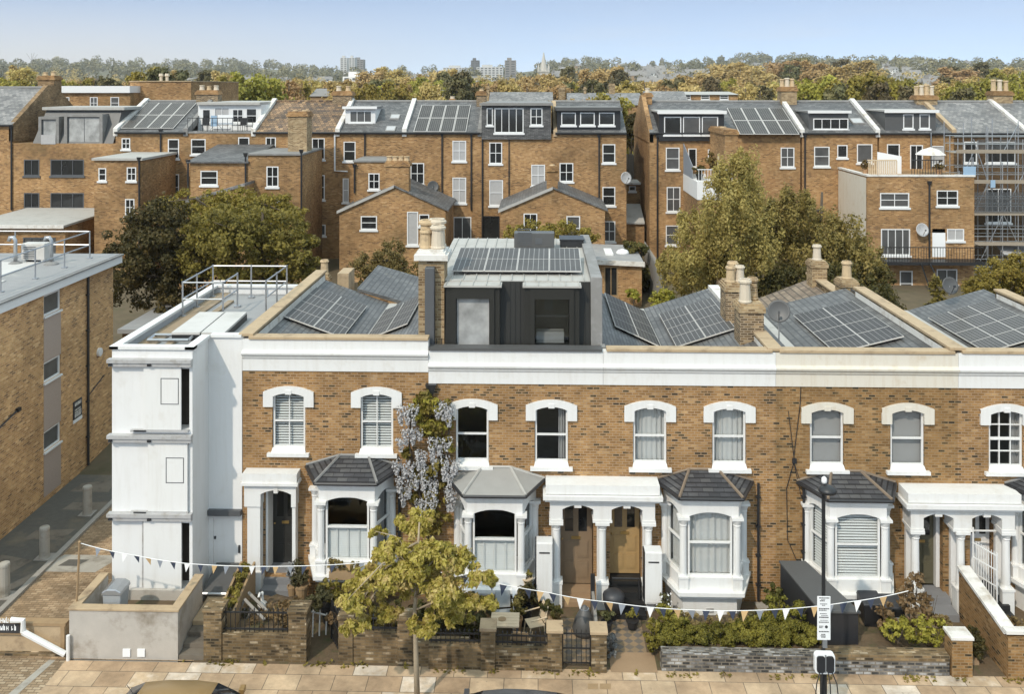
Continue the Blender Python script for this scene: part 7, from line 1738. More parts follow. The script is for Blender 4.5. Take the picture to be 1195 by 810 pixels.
for a, b, z0, z1 in ((0, 2, 4.6, 8.7), (2, 4, 8.7, 4.6), (3, 5, 6.6, 10.7), (1, 3, 2.6, 6.6), (4, 6, 2.6, 6.6), (0, 1, 8.7, 10.7), (2, 1, 8.7, 11.6), (3, 4, 10.7, 12.6)):
    mb = MB(); mb.tube([(xs_[a], 35.15, z0), (xs_[b], 35.15, z1)], .03, 5); mb.build('brace', 'galvanised', sc)
mb = MB(); mb.q((xs_[0], 35.1, 6.7), (xs_[-1], 35.1, 6.7), (xs_[-1], 35.1, 8.1), (xs_[0], 35.1, 8.1)); mb.build('netting', 'debris_net', sc); mb = MB(); mb.q((xs_[2], 36.7, 10.6), (xs_[-1], 36.7, 10.6), (xs_[-1], 36.7, 11.5), (xs_[2], 36.7, 11.5)); mb.build('netting', 'debris_net', sc)
mb = MB(); mb.box(xs_[0] + .2, xs_[1] + .1, 35.0, 35.06, 9.2, 9.8); mb.box(xs_[2] + .1, xs_[2] + .4, 35.0, 35.06, 8.4, 8.9); mb.build('tarpaulin', 'blue_sheet', sc)
mb = MB(); mb.q((xs_[3], 35.0, 4.0), (xs_[-1], 35.0, 3.6), (xs_[-1], 36.6, 4.2), (xs_[3], 36.6, 4.6)); mb.build('sheeting', 'steel_channel', sc)
# things in the passage between the two blocks
fn = thing('timber_fence', 'grey timber fence across the passage between the back houses', 'fence', (gx(745, 52), 52, 3))
mb = MB(); xa, xb = gx(728, 52), gx(768, 52)
for k in range(14): x = xa + (xb - xa) * k / 14; mb.box(x, x + (xb - xa) / 14 - .02, 52, 52.04, 2, gz(0, 178, 52))
mb.build('board', 'wood_grey', fn); mb = MB()
for x in (xa, (xa + xb) / 2, xb): mb.box(x - .06, x + .06, 52.05, 52.15, 2, gz(0, 176, 52)); 
mb.build('post', 'wood_grey', fn)
ot = thing('outbuilding', 'small brick outbuilding with pale flat roof in the passage', 'outbuilding', (gx(742, 47), 47, 2))
xa, xb = gx(731, 47.), gx(748, 47.); block(ot, xa, xb, 47, 49.5, 1, gz(0, 213, 47), [hole(47, (734, 217, 742, 223))]); bw(ot, 47, (734, 217, 742, 223), 1, 1)
mb = MB(); mb.box(xa - .1, xb + .1, 46.8, 49.6, gz(0, 213, 47) + .001, gz(0, 213, 47) + .15); mb.build('roof', 'coping_white', ot)
pg = thing('garage', 'low outbuilding with pale grey lean-to roof at the end of the passage', 'outbuilding', (gx(742, 43), 43, 2))
xa, xb = gx(731, 42.5), gx(752, 42.5); block(pg, xa, xb, 42.5, 45.5, 0, gz(0, 258, 42.5)); mb = MB(); mb.hexa([(xa, 42.3, gz(0, 258, 42.5)), (xb, 42.3, gz(0, 258, 42.5)), (xb, 45.5, gz(0, 258, 42.5)), (xa, 45.5, gz(0, 258, 42.5)), (xa, 42.3, gz(0, 256, 42.5)), (xb, 42.3, gz(0, 256, 42.5)), (xb, 45.5, gz(0, 236, 45)), (xa, 45.5, gz(0, 236, 45))]); mb.build('roof', 'zinc_pale', pg)

# ---------------------------------------------------------------- garden trees and shrubs between the terraces
def blobs_px(L, Y, dy=1.5, flat=.8):
    out = []
    for (p, q, r) in L:
        x, z = at(p, q, Y); out.append((x, Y + random.uniform(-dy, dy), z, r, r, r * flat))
    return out
def gtree(label, L, Y, nclump, nleaf, size, mat, trunk_r=.22, dy=1.5, flat=.8, clump=.3, shell=.5, aspect=1.6, droop=0., cflat=None, name='garden_tree', zb=1., bark='bark', cat='tree', group='trees in the back gardens'):
    bl = blobs_px(L, Y, dy, flat); xm = sum(b[0] for b in bl) / len(bl)
    return tree(name, label, cat, (xm, Y, zb), trunk_r, bl, nclump, nleaf, size, mat, bark, group, clump, shell, 10, aspect, droop, cflat or flat)
gtree('dense dark tree between the brick block and the white block', [(165, 275, 2.0), (195, 262, 1.9), (150, 315, 1.9), (200, 310, 2.2), (235, 300, 2.2), (170, 335, 1.8), (225, 335, 1.8), (195, 285, 1.8)], 22, 340, 80, .125, 'leaf_dark')
gtree('broad yellow-green tree behind the white block\'s roof rail', [(255, 270, 1.9), (290, 265, 2.0), (325, 275, 1.9), (350, 287, 1.5), (280, 300, 2.2), (325, 310, 1.9), (245, 300, 1.8), (350, 315, 1.2), (365, 300, 1.0)], 21, 340, 84, .12, 'leaf_olive')
gtree('lime topped tree standing behind the dense dark tree', [(185, 250, 1.3), (215, 245, 1.4), (245, 245, 1.3), (275, 240, 1.6), (310, 246, 1.6), (335, 258, 1.3), (240, 262, 1.6), (290, 258, 1.8)], 27, 260, 84, .125, 'leaf_lime')
gtree('olive shrub tree by the gabled outrigger with white door', [(430, 310, 1.1), (455, 300, 1.2), (475, 320, 1.1), (440, 330, 1.2), (465, 338, 1.1)], 22, 200, 66, .09, 'leaf_brown', .1, 1., name='garden_shrub', cat='shrub', group='shrubs in the back gardens')
gtree('bright shrub behind the heat pump on the black roof extension', [(600, 274, .9), (625, 270, 1.1), (655, 270, 1.1), (682, 276, .9), (640, 285, 1.3)], 28, 170, 60, .10, 'leaf_lime', .1, 1., name='garden_shrub', cat='shrub', group='shrubs in the back gardens')
gtree('tall pale golden birch in front of the white walled balcony', [(852, 205, 1.2), (870, 215, 1.4), (840, 235, 1.5), (875, 245, 1.6), (850, 265, 1.7), (815, 270, 1.4), (880, 285, 1.7), (830, 300, 1.7), (800, 300, 1.2), (860, 315, 1.6), (800, 328, 1.2), (835, 335, 1.4), (865, 188, .7), (785, 315, .8)], 20, 560, 78, .09, 'leaf_birch', .16, 1.6, 1.05, .24, .4, 2.0, 1.2, cflat=1.9, bark='bark_pale')
gtree('dusky weeping tree between the golden birch and the rear wing', [(915, 240, 1.5), (935, 265, 1.8), (905, 275, 1.7), (950, 295, 1.9), (915, 310, 1.9), (965, 270, 1.5), (985, 285, 1.6), (985, 315, 1.6), (1005, 310, 1.4), (945, 335, 1.8), (1010, 335, 1.3), (930, 240, 1.0), (1000, 285, .9)], 24, 480, 74, .105, 'leaf_dusky', .2, 1.6, 1.05, .25, .4, 1.9, 1.1, cflat=1.8)
gtree('dark shaded tree crowding below the rear wing balcony', [(960, 325, 1.6), (985, 340, 1.5), (1015, 345, 1.4), (930, 335, 1.5), (1030, 330, 1.1), (900, 335, 1.4)], 21, 260, 76, .11, 'leaf_dark')
gtree('low golden bush below the scaffold', [(1140, 330, 1.0), (1165, 318, 1.2), (1190, 315, 1.3), (1150, 345, 1.2), (1180, 338, 1.3), (1205, 335, 1.2), (1128, 345, .8)], 22, 260, 70, .095, 'leaf_lime', .1, 1., name='garden_shrub', cat='shrub', group='shrubs in the back gardens')
gtree('tall dark hedge tree deep in the passage between the back houses', [(738, 140, .9), (736, 165, .9), (742, 190, .9), (738, 200, .8), (740, 230, .8), (735, 150, .9)], 56, 120, 40, .2, 'leaf_dark', .15, .6)
gtree('dark leafy shrub at the dark passage mouth', [(742, 290, .9), (735, 300, .8), (755, 320, .9), (760, 335, .8)], 33, 90, 40, .15, 'leaf_dark', .1, .6, name='garden_shrub', cat='shrub', group='shrubs in the back gardens')
gtree('round lime shrub on the garden path beside the garden room', [(770, 352, .7), (778, 345, .6)], 24, 60, 36, .12, 'leaf_lime', .05, .3, name='garden_shrub', cat='shrub', group='shrubs in the back gardens')
gtree('small lime plant at the foot of the garden room wall', [(737, 342, .45), (742, 345, .4)], 29, 30, 36, .11, 'leaf_lime', .04, .2, name='garden_shrub', cat='shrub', group='shrubs in the back gardens')
# conifer
x, Yc = gx(1092, 18), 18.
cf = thing('conifer', 'small ragged conifer behind the satellite dish and below the rear wing', 'tree', (x, Yc, 1), 'trees in the back gardens')
z1 = gz(1092, 318, Yc)
mb = MB(); mb.tube([(x, Yc, 1), (x, Yc, z1)], .12, 6, r1=.02); mb.build('trunk', 'bark', cf)
Ps, Ns = [], []
for k in range(70):
    u = random.random() ** .7; z = z1 - u * 4.2; rr = .12 + u * 1.15; a = random.uniform(0, 6.283); L_ = rr * random.uniform(.75, 1.1)
    d = np.array([math.cos(a), math.sin(a), -.25]); s = RNG.uniform(0, 1, 60)[:, None]
    P = np.array([x, Yc, z]) + d * s * L_ + RNG.normal(0, .07, (60, 3)); Ps.append(P); Ns.append(np.tile((0, 0, 1.), (60, 1)) + d * .3)
V, Q = leaf_quads(np.concatenate(Ps), np.concatenate(Ns), .10, 2.2, .4); np_mesh('crown', V, Q, 'leaf_olive', cf)
# shed roof and fences in the gardens behind the alley
sd = thing('garage', 'flat grey felt roofed garage behind the white block', 'garage', (-17, 17, 1))
xa, xb = -20.0, -14.2; mb = MB(); mb.box(xa, xb, 17., 22., 0, 3.2); mb.build('wall', 'back_brick', sd); mb = MB(); mb.box(xa - .15, xb + .15, 16.8, 22.2, 3.201, 3.4); mb.build('roof', 'grey_felt', sd)
mb = MB(); mb.box(-18.4, -16, 16.97, 16.999, .4, 2.6); mb.build('door', 'anthracite', sd)
for k, (xa, xb, y, lab) in enumerate(((-11.9, -3.2, 16.5, 'dark garden wall behind the first front house'), (2.0, 7.0, 15.5, 'brick garden wall with plants behind the oak door house'), (7.2, 16, 16.8, 'brick garden wall behind the yellowed cornice house'))):
    g = thing('garden_wall', lab, 'wall', ((xa + xb) / 2, y, 0), 'back garden walls'); mb = MB(); mb.box(xa, xb, y, y + .22, -.2, 2.6); mb.build('wall', 'garden_brick', g); mb = MB(); mb.box(xa, xb, y - .04, y + .26, 2.601, 2.68); mb.build('coping', 'coping_stone', g)
sfn = thing('timber_fence', 'leaning grey timber fence running back beside the dark passage', 'fence', (gx(765, 32), 32, 2))
mb = MB(); a, b = at(772, 345, 27), at(752, 300, 36); n = 16
for k in range(n):
    t0, t1 = k / n, (k + .9) / n; p = lambda t: (a[0] + (b[0] - a[0]) * t, 27 + 9 * t)
    (ax, ay), (bx_, by) = p(t0), p(t1); mb.hexa([(ax, ay, .5), (ax + .04, ay, .5), (bx_ + .04, by, .5), (bx_, by, .5), (ax, ay, 4.2), (ax + .04, ay, 4.2), (bx_ + .04, by, 4.6), (bx_, by, 4.6)])
mb.build('board', 'wood_grey', sfn)
# ---------------------------------------------------------------- land, far town, sky
def land_z(x, y):
    if y < 8: return -.02
    if y < 44: return -.02 + 2.6 * (y - 8) / 36
    if y < 420: return 2.6 - 1.6 * (y - 44) / 376
    t = min((y - 420) / 1700, 1.0)
    ridge = 66 + 8 * math.sin(x * .0031 + .6) + 6 * math.sin(x * .0079 + 2.) + 4 * math.sin(x * .017)
    ridge -= 26 * math.exp(-((x + 130) / 300) ** 2) + 8 * math.exp(-((x - 820) / 140) ** 2)
    return 1.0 + ridge * (t ** 1.25 if t < 1 else 1) - max(0, y - 2120) * .02
xs_l = [-3200, -2400] + list(range(-1800, 1801, 60)) + [2400, 3200]
xs_l = sorted(set(xs_l + [-120, -90, -60, -40, -25, -12, 0, 12, 25, 40, 90]))
ys_l = [-400, -60, -14.01, -3.0, 8, 16, 26, 36, 44, 60, 90, 130, 180, 240, 300, 360] + list(range(420, 2200, 80)) + [2200, 2400, 2700, 3100]
mb = MB(); nx_ = len(xs_l)
mb.pts([(x, y, land_z(x, y) - (.3 if y < 1 else .0)) for y in ys_l for x in xs_l])
for j in range(len(ys_l) - 1):
    for i in range(nx_ - 1):
        mb.f.append((j * nx_ + i, j * nx_ + i + 1, (j + 1) * nx_ + i + 1, (j + 1) * nx_ + i)); mb.m.append(0 if ys_l[j] < 60 else 1)
tag(mb.build('ground', ['garden_earth', 'far_land'], smooth=True), kind='structure')
def at_d(px, py, Y): return at(px, py, Y)
# next streets: roofs just behind the back terrace
def far_house(label, x0, x1, y0, y1, z0, ze, zr, wall='back_brick', roof='slate_pale', wins=(), group='houses of the next street', name='house', gable_x=False, chim=()):
    h = thing(name, label, 'house', ((x0 + x1) / 2, y0, z0), group)
    mb = MB(); mb.box(x0, x1, y0, y1, z0, ze); mb.build('wall', wall, h)
    ym = (y0 + y1) / 2; mb = MB()
    if gable_x: xm = (x0 + x1) / 2; mb.prism([(x0 - .2, ze + .002), (x1 + .2, ze + .002), (xm, zr)], y0 - .2, y1, 'y')
    else: mb.prism([(y0 - .3, ze + .002), (y1 + .3, ze + .002), (ym, zr)], x0 - .1, x1 + .1, 'x')
    mb.build('roof', roof, h)
    for r in wins: bw(h, y0 - .05, *r, 1, 2, 'pane_mid')
    for (a, b, zt) in chim: mb = MB(); mb.box(a, b, ym - .5, ym + .5, ze, zt); mb.box(a - .08, b + .08, ym - .58, ym + .58, zt - .35, zt - .2); c = mb.build('chimney', 'chimney_brick_pale', h)
    return h
Yn = 85.
far_house('long grey slate roof of the next street behind the white french door dormer', gx(570, Yn), gx(645, Yn), Yn, Yn + 12, 2, gz(0, 128, Yn), gz(0, 107, Yn + 6), chim=((gx(568, Yn + 6), gx(571, Yn + 6), gz(0, 100, Yn + 6)), (gx(652, Yn + 6), gx(659, Yn + 6), gz(0, 102, Yn + 6))))
far_house('grey slate roof of the next street behind the passage gap', gx(664, Yn), gx(752, Yn), Yn, Yn + 12, 2, gz(0, 122, Yn), gz(0, 108, Yn + 6), chim=((gx(684, Yn), gx(687, Yn), gz(0, 101, Yn)), (gx(715, Yn), gx(722, Yn), gz(0, 97, Yn))))
far_house('grey slate roof of the next street behind the gable chimney', gx(758, Yn), gx(806, Yn), Yn, Yn + 12, 2, gz(0, 124, Yn), gz(0, 106, Yn + 6))
far_house('low brick building with white fascia and pointed white gablet behind the three-window dormer', gx(790, 92), gx(861, 92), 92, 104, 2, gz(0, 110, 92), gz(0, 106.5, 98), roof='zinc_pale', wins=[((798, 110.5, 806, 116),), ((818, 110.5, 828, 116),), ((840, 110.5, 850, 116),)])
bl_ = thing('flat_roofed_block', 'brick flat-roofed block with long white fascia behind the zinc mansard', 'building', (gx(110, 58), 58, 2))
Yb = 58.; w3_ = [(105, 113, 114, 127, 2, 2, 'pane_mid'), (129, 113, 139, 127, 1, 2, 'pane_mid'), (72, 113, 81, 127, 1, 1, 'pane_mid')]
block(bl_, gx(66, Yb), gx(152, Yb), Yb, Yb + 12, 2, gz(0, 108, Yb), [hole(Yb, w[:4]) for w in w3_])
for w in w3_: bw(bl_, Yb, *w)
mb = MB(); mb.box(gx(63, Yb), gx(153, Yb), Yb - .3, Yb + 12, gz(0, 108, Yb) + .001, gz(0, 100, Yb)); mb.build('fascia', 'white_upvc', bl_)
bl2 = thing('brick_block', 'windowless tall brick block next to the long white fascia', 'building', (gx(190, 60), 60, 2))
block(bl2, gx(152, 60), gx(223, 60), 60, 74, 2, gz(0, 95, 60)); mb = MB(); mb.box(gx(152, 60) - .05, gx(223, 60) + .05, 59.9, 74, gz(0, 95, 60) + .001, gz(0, 94, 60)); mb.build('coping', 'coping_stone', bl2)
for px in (188, 195): 
    x = gx(px, 62); c = thing('roof_vent', 'small pale vent cap on the windowless brick block, ' + ('thinner one' if px == 188 else 'next to the autumn tree'), 'vent', (x, 62, gz(0, 95, 60))); mb = MB(); mb.lathe((x, 62, gz(0, 95, 60)), [(.15, 0), (.15, .5), (.25, .55), (.2, .8)], 8); mb.build('cap', 'pot_white', c)
far_house('hipped pale roof villa among the trees behind the solar roof', gx(496, 140), gx(524, 140), 140, 152, 2, gz(0, 118, 140), gz(0, 104, 146), wall='wall_far_white', roof='roof_far', chim=((gx(510, 146), gx(513, 146), gz(0, 101, 146)),))
far_house('house with small slate gable beyond the white dormer', gx(362, 130), gx(385, 130), 130, 140, 2, gz(0, 112, 130), gz(0, 103, 135), wall='wall_far_brick', roof='roof_far')

# tree prototypes for the belts beyond the roofs
def proto(name, label, blobs, nclump, nleaf, size, mat, group, zt=1.):
    return tree(name, label, 'tree', (0, 0, 0), .35, blobs, nclump, nleaf, size, mat, 'bark', group, .40, .6, 8, 1.3, 0., .8)
bl1 = [(0, 0, 9, 4.2, 4.2, 3.6), (-2.5, .5, 7.5, 3., 3, 2.6), (2.6, -.5, 7.8, 3., 3, 2.8), (.5, 0, 12, 2.8, 2.8, 2.2), (0, -2, 6, 3.4, 2.6, 2.4)]
bl2_ = [(0, 0, 8, 3.4, 3.4, 4.2), (1.2, 0, 12, 2.2, 2.2, 2.6), (-1.2, .6, 6, 2.8, 2.8, 2.8), (1.5, -1, 5, 2.4, 2.4, 2.4)]
GT = 'trees in the belt beyond the back terrace'
PT = {
 'gold': ('golden brown autumn tree in the belt beyond the back terrace roofs', 'far_autumn', bl1),
 'lime': ('yellow-green tree in the belt beyond the back terrace roofs', 'far_green', bl1),
 'dark': ('dark evergreen tree in the belt beyond the back terrace roofs', 'far_dark', bl2_)}
protos = {}
def belt_tree(kind, px, pytop, Y, wpx=None):
    label, mat, bl = PT[kind]
    x, zt = at(px, pytop, Y); zb = land_z(x, Y); H = zt - zb; s = H / 14.0
    sx = s if wpx is None else max((wpx * 1.3 / F * (Y - CY)) / 8.6, s * .8)
    if kind not in protos:
        protos[kind] = proto('belt_tree', label, bl, 110, 85, .42, mat, GT); o = protos[kind]
        o.location = (x, Y, zb); o.scale = (sx, sx, s); o.rotation_euler = (0, 0, random.uniform(0, 6)); o['__n'] = 1
        del o['__n']
        return o
    return copy_thing(protos[kind], (x, Y, zb), label, GT, random.uniform(0, 6.28), (sx * random.uniform(.9, 1.1), sx, s))
spec = [
 ('gold', 25, 76, 190, 40), ('gold', 30, 74, 260, 30), ('lime', 8, 91, 110, 34), ('lime', 35, 93, 105, 30), ('gold', 60, 95, 150, 30), ('gold', 85, 88, 170, 40), ('gold', 110, 90, 180, 40), ('gold', 135, 93, 160, 34), ('dark', 100, 100, 120, 26),
 ('gold', 163, 82, 120, 26), ('lime', 172, 78, 112, 36), ('dark', 192, 80, 110, 34), ('dark', 208, 84, 112, 24), ('gold', 180, 79, 150, 50),
 ('lime', 262, 88, 100, 34), ('lime', 285, 84, 98, 38), ('lime', 310, 86, 102, 40), ('gold', 335, 90, 120, 36), ('gold', 350, 88, 150, 40), ('gold', 372, 92, 160, 36), ('gold', 392, 90, 170, 36), ('dark', 245, 82, 240, 30), ('gold', 268, 80, 220, 34),
 ('lime', 425, 98, 118, 36), ('lime', 447, 94, 112, 42), ('lime', 470, 98, 116, 36), ('gold', 430, 78, 300, 40), ('gold', 458, 76, 330, 44), ('gold', 480, 84, 230, 36), ('lime', 500, 90, 200, 46), ('gold', 510, 78, 310, 44), ('dark', 521, 84, 260, 22), ('gold', 530, 92, 170, 26), ('dark', 546, 84, 108, 28), ('dark', 540, 93, 104, 24), ('gold', 560, 92, 200, 30), ('gold', 578, 90, 230, 32), ('lime', 590, 96, 180, 30),
 ('gold', 605, 92, 190, 34), ('gold', 618, 84, 260, 36), ('gold', 600, 87, 280, 30), ('gold', 648, 88, 220, 34), ('gold', 655, 84, 250, 34), ('lime', 668, 96, 170, 26), ('dark', 665, 78, 330, 22), ('gold', 692, 78, 240, 40), ('gold', 705, 74, 250, 42), ('dark', 718, 82, 240, 34), ('lime', 690, 100, 160, 36), ('lime', 730, 94, 150, 40), ('gold', 750, 92, 170, 38), ('gold', 772, 90, 190, 40), ('gold', 735, 98, 130, 30), ('lime', 712, 108, 76, 26), ('lime', 690, 112, 74, 22), ('gold', 668, 112, 73, 24), ('gold', 650, 112, 74, 18),
 ('gold', 800, 84, 165, 40), ('dark', 790, 92, 150, 30), ('gold', 815, 86, 190, 40), ('lime', 835, 96, 150, 34), ('gold', 856, 98, 150, 34), ('gold', 870, 93, 180, 40), ('dark', 885, 100, 135, 40), ('gold', 840, 70, 420, 46), ('gold', 880, 72, 420, 44), ('gold', 905, 68, 450, 44), ('dark', 920, 76, 380, 30), ('gold', 862, 76, 380, 36), ('gold', 955, 68, 420, 40), ('dark', 940, 68, 460, 44), ('gold', 975, 74, 380, 38), ('dark', 985, 70, 440, 30), ('gold', 1005, 68, 420, 40),
 ('lime', 945, 92, 100, 44), ('lime', 965, 88, 98, 44), ('lime', 990, 88, 96, 48), ('lime', 1012, 84, 98, 50), ('lime', 1035, 88, 100, 48), ('lime', 1055, 92, 98, 44), ('dark', 1030, 98, 94, 40), ('dark', 975, 100, 92, 36), ('dark', 1060, 102, 94, 32),
 ('gold', 1105, 90, 150, 30), ('lime', 1118, 96, 104, 44), ('lime', 1145, 92, 102, 48), ('dark', 1130, 104, 94, 40), ('lime', 1165, 94, 104, 40), ('lime', 1190, 98, 92, 36), ('lime', 1160, 80, 190, 40), ('lime', 1192, 82, 170, 34), ('gold', 1125, 76, 330, 50), ('dark', 1150, 73, 360, 26), ('gold', 1140, 86, 220, 34), ('gold', 1175, 76, 300, 30), ('dark', 1110, 78, 340, 36)]
for a in spec: belt_tree(*a)
for px in range(-24, 1226, 13):
    if 618 < px < 652: continue
    lime = any(a < px < b for a, b in ((225, 345), (405, 520), (935, 1072), (1098, 1200), (0, 50)))
    kind = random.choice(('lime', 'lime', 'gold', 'dark')) if lime else random.choice(('gold', 'gold', 'gold', 'lime', 'dark'))
    belt_tree(kind, px + random.uniform(-6, 6), random.uniform(90, 98), random.uniform(115, 210), random.uniform(24, 38))
for k in range(70):
    px = random.uniform(-30, 1225); Y = random.uniform(230, 520); kind = random.choice(('gold', 'gold', 'lime', 'dark', 'gold'))
    x = gx(px, Y)
    if 615 < px < 655: continue
    zt = land_z(x, Y) + random.uniform(9, 15); py = HY + (CZ - zt) * F / (Y - CY)
    belt_tree(kind, px, py, Y, random.uniform(9, 14) * F / (Y - CY))

# hillside: small houses, big buildings, the far wood
GH = 'small houses on the far hillside'
hp = None; cols = [('wall_far_white', 'pale rendered house with grey roof on the far hillside'), ('wall_far_brick', 'brown brick house with grey roof on the far hillside')]
hprotos = []
for wmat, lab in cols:
    t = thing('hillside_house', lab, 'house', (0, 0, 0), GH)
    mb = MB(); mb.box(-5, 5, 0, 8, -3, 6); mb.build('wall', wmat, t)
    mb = MB(); mb.prism([(-.4, 6.002), (8.4, 6.002), (4, 9.4)], -5.3, 5.3, 'x'); mb.box(-4.6, -3.4, 3.4, 4.6, 8, 11); mb.build('roof', 'roof_far', t)
    mb = MB()
    for x in (-3.6, -1., 1.8):
        for z in (1., 3.8): mb.box(x, x + 1.2, -.06, -.002, z, z + 1.6)
    mb.build('window', 'pane_mid', t)
    hprotos.append((t, lab))
used = [False, False]
def hill_house(px, Y, s=1.):
    k = 0 if random.random() < .66 else 1; t, lab = hprotos[k]; x = gx(px, Y); z = land_z(x, Y)
    if not used[k]: used[k] = True; t.location = (x, Y, z); t.scale = (s, s, s); return
    copy_thing(t, (x, Y, z), lab, GH, random.uniform(-.6, .6), (s * random.uniform(.8, 2.2), s, s * random.uniform(.8, 1.3)))
for a, b, n in ((0, 380, 20), (200, 450, 24), (430, 560, 24), (650, 700, 12), (720, 830, 80), (830, 960, 80), (960, 1100, 60), (1040, 1120, 16), (1120, 1195, 14)):
    for k in range(n): hill_house(random.uniform(a, b), random.uniform(560, 1900), random.uniform(.9, 1.3))
def big(label, px0, px1, pyt, Y, mat, dep=18, name='tower_block', floors=8, cat='tower block', cap=None):
    x0, x1 = gx(px0, Y), gx(px1, Y); zt = gz(px0, pyt, Y); zb = land_z((x0 + x1) / 2, Y) - 6
    t = thing(name, label, cat, ((x0 + x1) / 2, Y, zb)); mb = MB(); mb.box(x0, x1, Y, Y + dep, zb, zt); mb.build('wall', mat, t)
    mb = MB(); n = max(2, int((x1 - x0) / 5))
    for f in range(floors):
        z = zt - 3.2 * (f + 1) + .6
        if z < zb + 8: break
        for k in range(n): a = x0 + (x1 - x0) * (k + .2) / n; mb.box(a, a + (x1 - x0) / n * .6, Y - .1, Y - .002, z, z + 1.6)
    mb.build('window', 'pane_mid', t)
    mb = MB(); mb.box(x0 + (x1 - x0) * .2, x0 + (x1 - x0) * .6, Y + 3, Y + 9, zt, zt + 3.5); mb.build('plant_room', cap or mat, t)
    return t
big('slim dark tower block beside the long pale block', 549.5, 559, 70, 1350, 'tower_dark', floors=12)
big('wide pale block on the skyline between two towers', 556, 587, 78, 1300, 'tower_pale', floors=6, cat='office block', name='office_block')
big('square grey tower block nearest the church spire', 589, 602, 70, 1200, 'roof_far', floors=10)
big('cluster tower of pale flats on the skyline above the brown chimney', 397, 405, 67, 1500, 'tower_pale', floors=10)
big('tallest pale flats on the skyline above the small white dormer', 407, 414, 67, 1450, 'tower_pale', floors=10)
big('lower grey flats on the skyline behind golden trees', 412, 424, 69, 1520, 'roof_far', floors=8)
big('long pale terrace of flats along the skyline left of the dark tower', 517, 550, 78.5, 1500, 'tower_pale', floors=4, name='flats', cat='flats')
big('low white flats among the trees below the skyline flats', 400, 428, 89, 620, 'wall_far_white', 10, 'flats', 2, 'flats')
big('white slab block below the wooded ridge beyond the double chimney stack', 883, 888, 88, 640, 'wall_far_white', 10, 'flats', 3, 'flats')
big('pale villa block beyond the gablet building', 826, 852, 88, 600, 'wall_far_white', 10, 'flats', 3, 'flats')
big('white roofed hall below the ridge beyond the wide dormer', 953, 970, 87, 600, 'wall_far_white', 10, 'hall', 2, 'hall')
# church spire
Ys = 430.; x = gx(634.5, Ys); zt = gz(634, 62, Ys); zb = land_z(x, Ys); zs = gz(634, 84, Ys)
ch = thing('church', 'pale stone church spire rising over the autumn trees', 'church', (x, Ys, zb)); w = 2.5
mb = MB(); mb.box(x - w, x + w, Ys, Ys + 2 * w, zb - 1, zs); mb.box(x - w - .3, x + w + .3, Ys - .3, Ys + 2 * w + .3, zs - .001, zs + .8)
for sx in (-1, 1):
    for sy in (0, 1): xx, yy = x + sx * w, Ys + sy * 2 * w; mb.lathe((xx, yy, zs), [(.6, 0), (.6, 2), (.02, 4.5)], 6)
mb.build('tower', 'stone_pale', ch)
mb = MB(); mb.lathe((x, Ys + w, zs + .8), [(w * .82, 0), (w * .55, (zt - zs) * .33), (w * .28, (zt - zs) * .66), (.22, zt - zs - .3)], 8); mb.build('spire', 'stone_pale', ch)
mb = MB(); mb.box(x - .7, x + .7, Ys - .05, Ys - .002, zs - 4, zs - 1); mb.build('louvre', 'pane_mid', ch)
mb = MB(); mb.prism([(Ys + 4, zb), (Ys + 14, zb), (Ys + 14, zb + 9), (Ys + 9, zb + 14), (Ys + 4, zb + 9)], x + w, x + 26, 'x'); mb.build('nave', 'roof_far', ch)
Yd = 2050.; x = gx(772.5, Yd); z = land_z(x, Yd); zt = gz(772, 66, Yd)
dm = thing('domed_tower', 'small dark domed tower on the ridge of the far hill', 'tower', (x, Yd, z))
mb = MB(); mb.lathe((x, Yd, z - 2), [(6.5, 0), (6.5, (zt - z) * .5), (5, (zt - z) * .55)], 10); mb.build('drum', 'roof_far', dm); mb = MB(); mb.lathe((x, Yd, z - 2), [(5, (zt - z) * .55), (4.5, (zt - z) * .8), (2, (zt - z) * .97), (.3, (zt - z) * 1.05)], 10); mb.build('dome', 'tower_dark', dm)
ad = thing('aerial_mast', 'thin bare aerial mast with thin arms above the wooded ridge', 'mast', (gx(36, 900), 900, land_z(gx(36, 900), 900)))
x = gx(37, 900); mb = MB(); mb.tube([(x, 900, 5), (x, 900, gz(0, 62, 900))], .18, 4)
for p, q in ((31, 62), (40, 61), (44, 63)): mb.tube([(x, 900, gz(0, 71, 900)), (gx(p, 900), 900, gz(0, q, 900))], .14, 4)
mb.build('arm', 'wood_grey', ad)
# far wood: one mass of crowns over the hillside
def wood(name, n, xr, yr, mat, hh, leafn, size, skip=0., thin=()):
    Ps, Ns = [], []
    for k in range(n):
        Y = random.uniform(*yr); px = random.uniform(*xr); x = gx(px, Y)
        if thin and random.random() < .72 and any(a < px < b for a, b in thin): continue
        if skip and math.sin(x * .021) * math.sin(Y * .017) > 1 - skip: continue
        z = land_z(x, Y); r = random.uniform(.6, 1.15) * hh
        P, N = clump_points((x, Y, z + r * .75), (r * .75, r * .75, r * .8), leafn, .75); Ps.append(P); Ns.append(N)
    V, Q = leaf_quads(np.concatenate(Ps), np.concatenate(Ns), size, 1.2)
    o = np_mesh(name, V, Q, mat); tag(o, None, None, None, 'stuff'); return o
o = wood('hillside_wood', 480, (-40, 1235), (480, 1300), 'far_autumn', 10, 130, 1.8, .35, ((715, 835), (820, 960), (1000, 1110))); tag(o, 'mass of golden autumn trees over the lower hillside', 'woodland')
o = wood('ridge_wood', 620, (-60, 1255), (1250, 2200), 'far_grey', 15, 170, 3.0, .2, ((380, 640), (715, 790))); tag(o, 'mass of grey-green trees along the far ridge', 'woodland')
o = wood('upper_wood', 260, (-40, 1235), (800, 1700), 'far_dark', 11, 110, 2.2, .3, ((715, 835), (500, 610))); tag(o, 'mass of dark trees scattered over the far hillside', 'woodland')

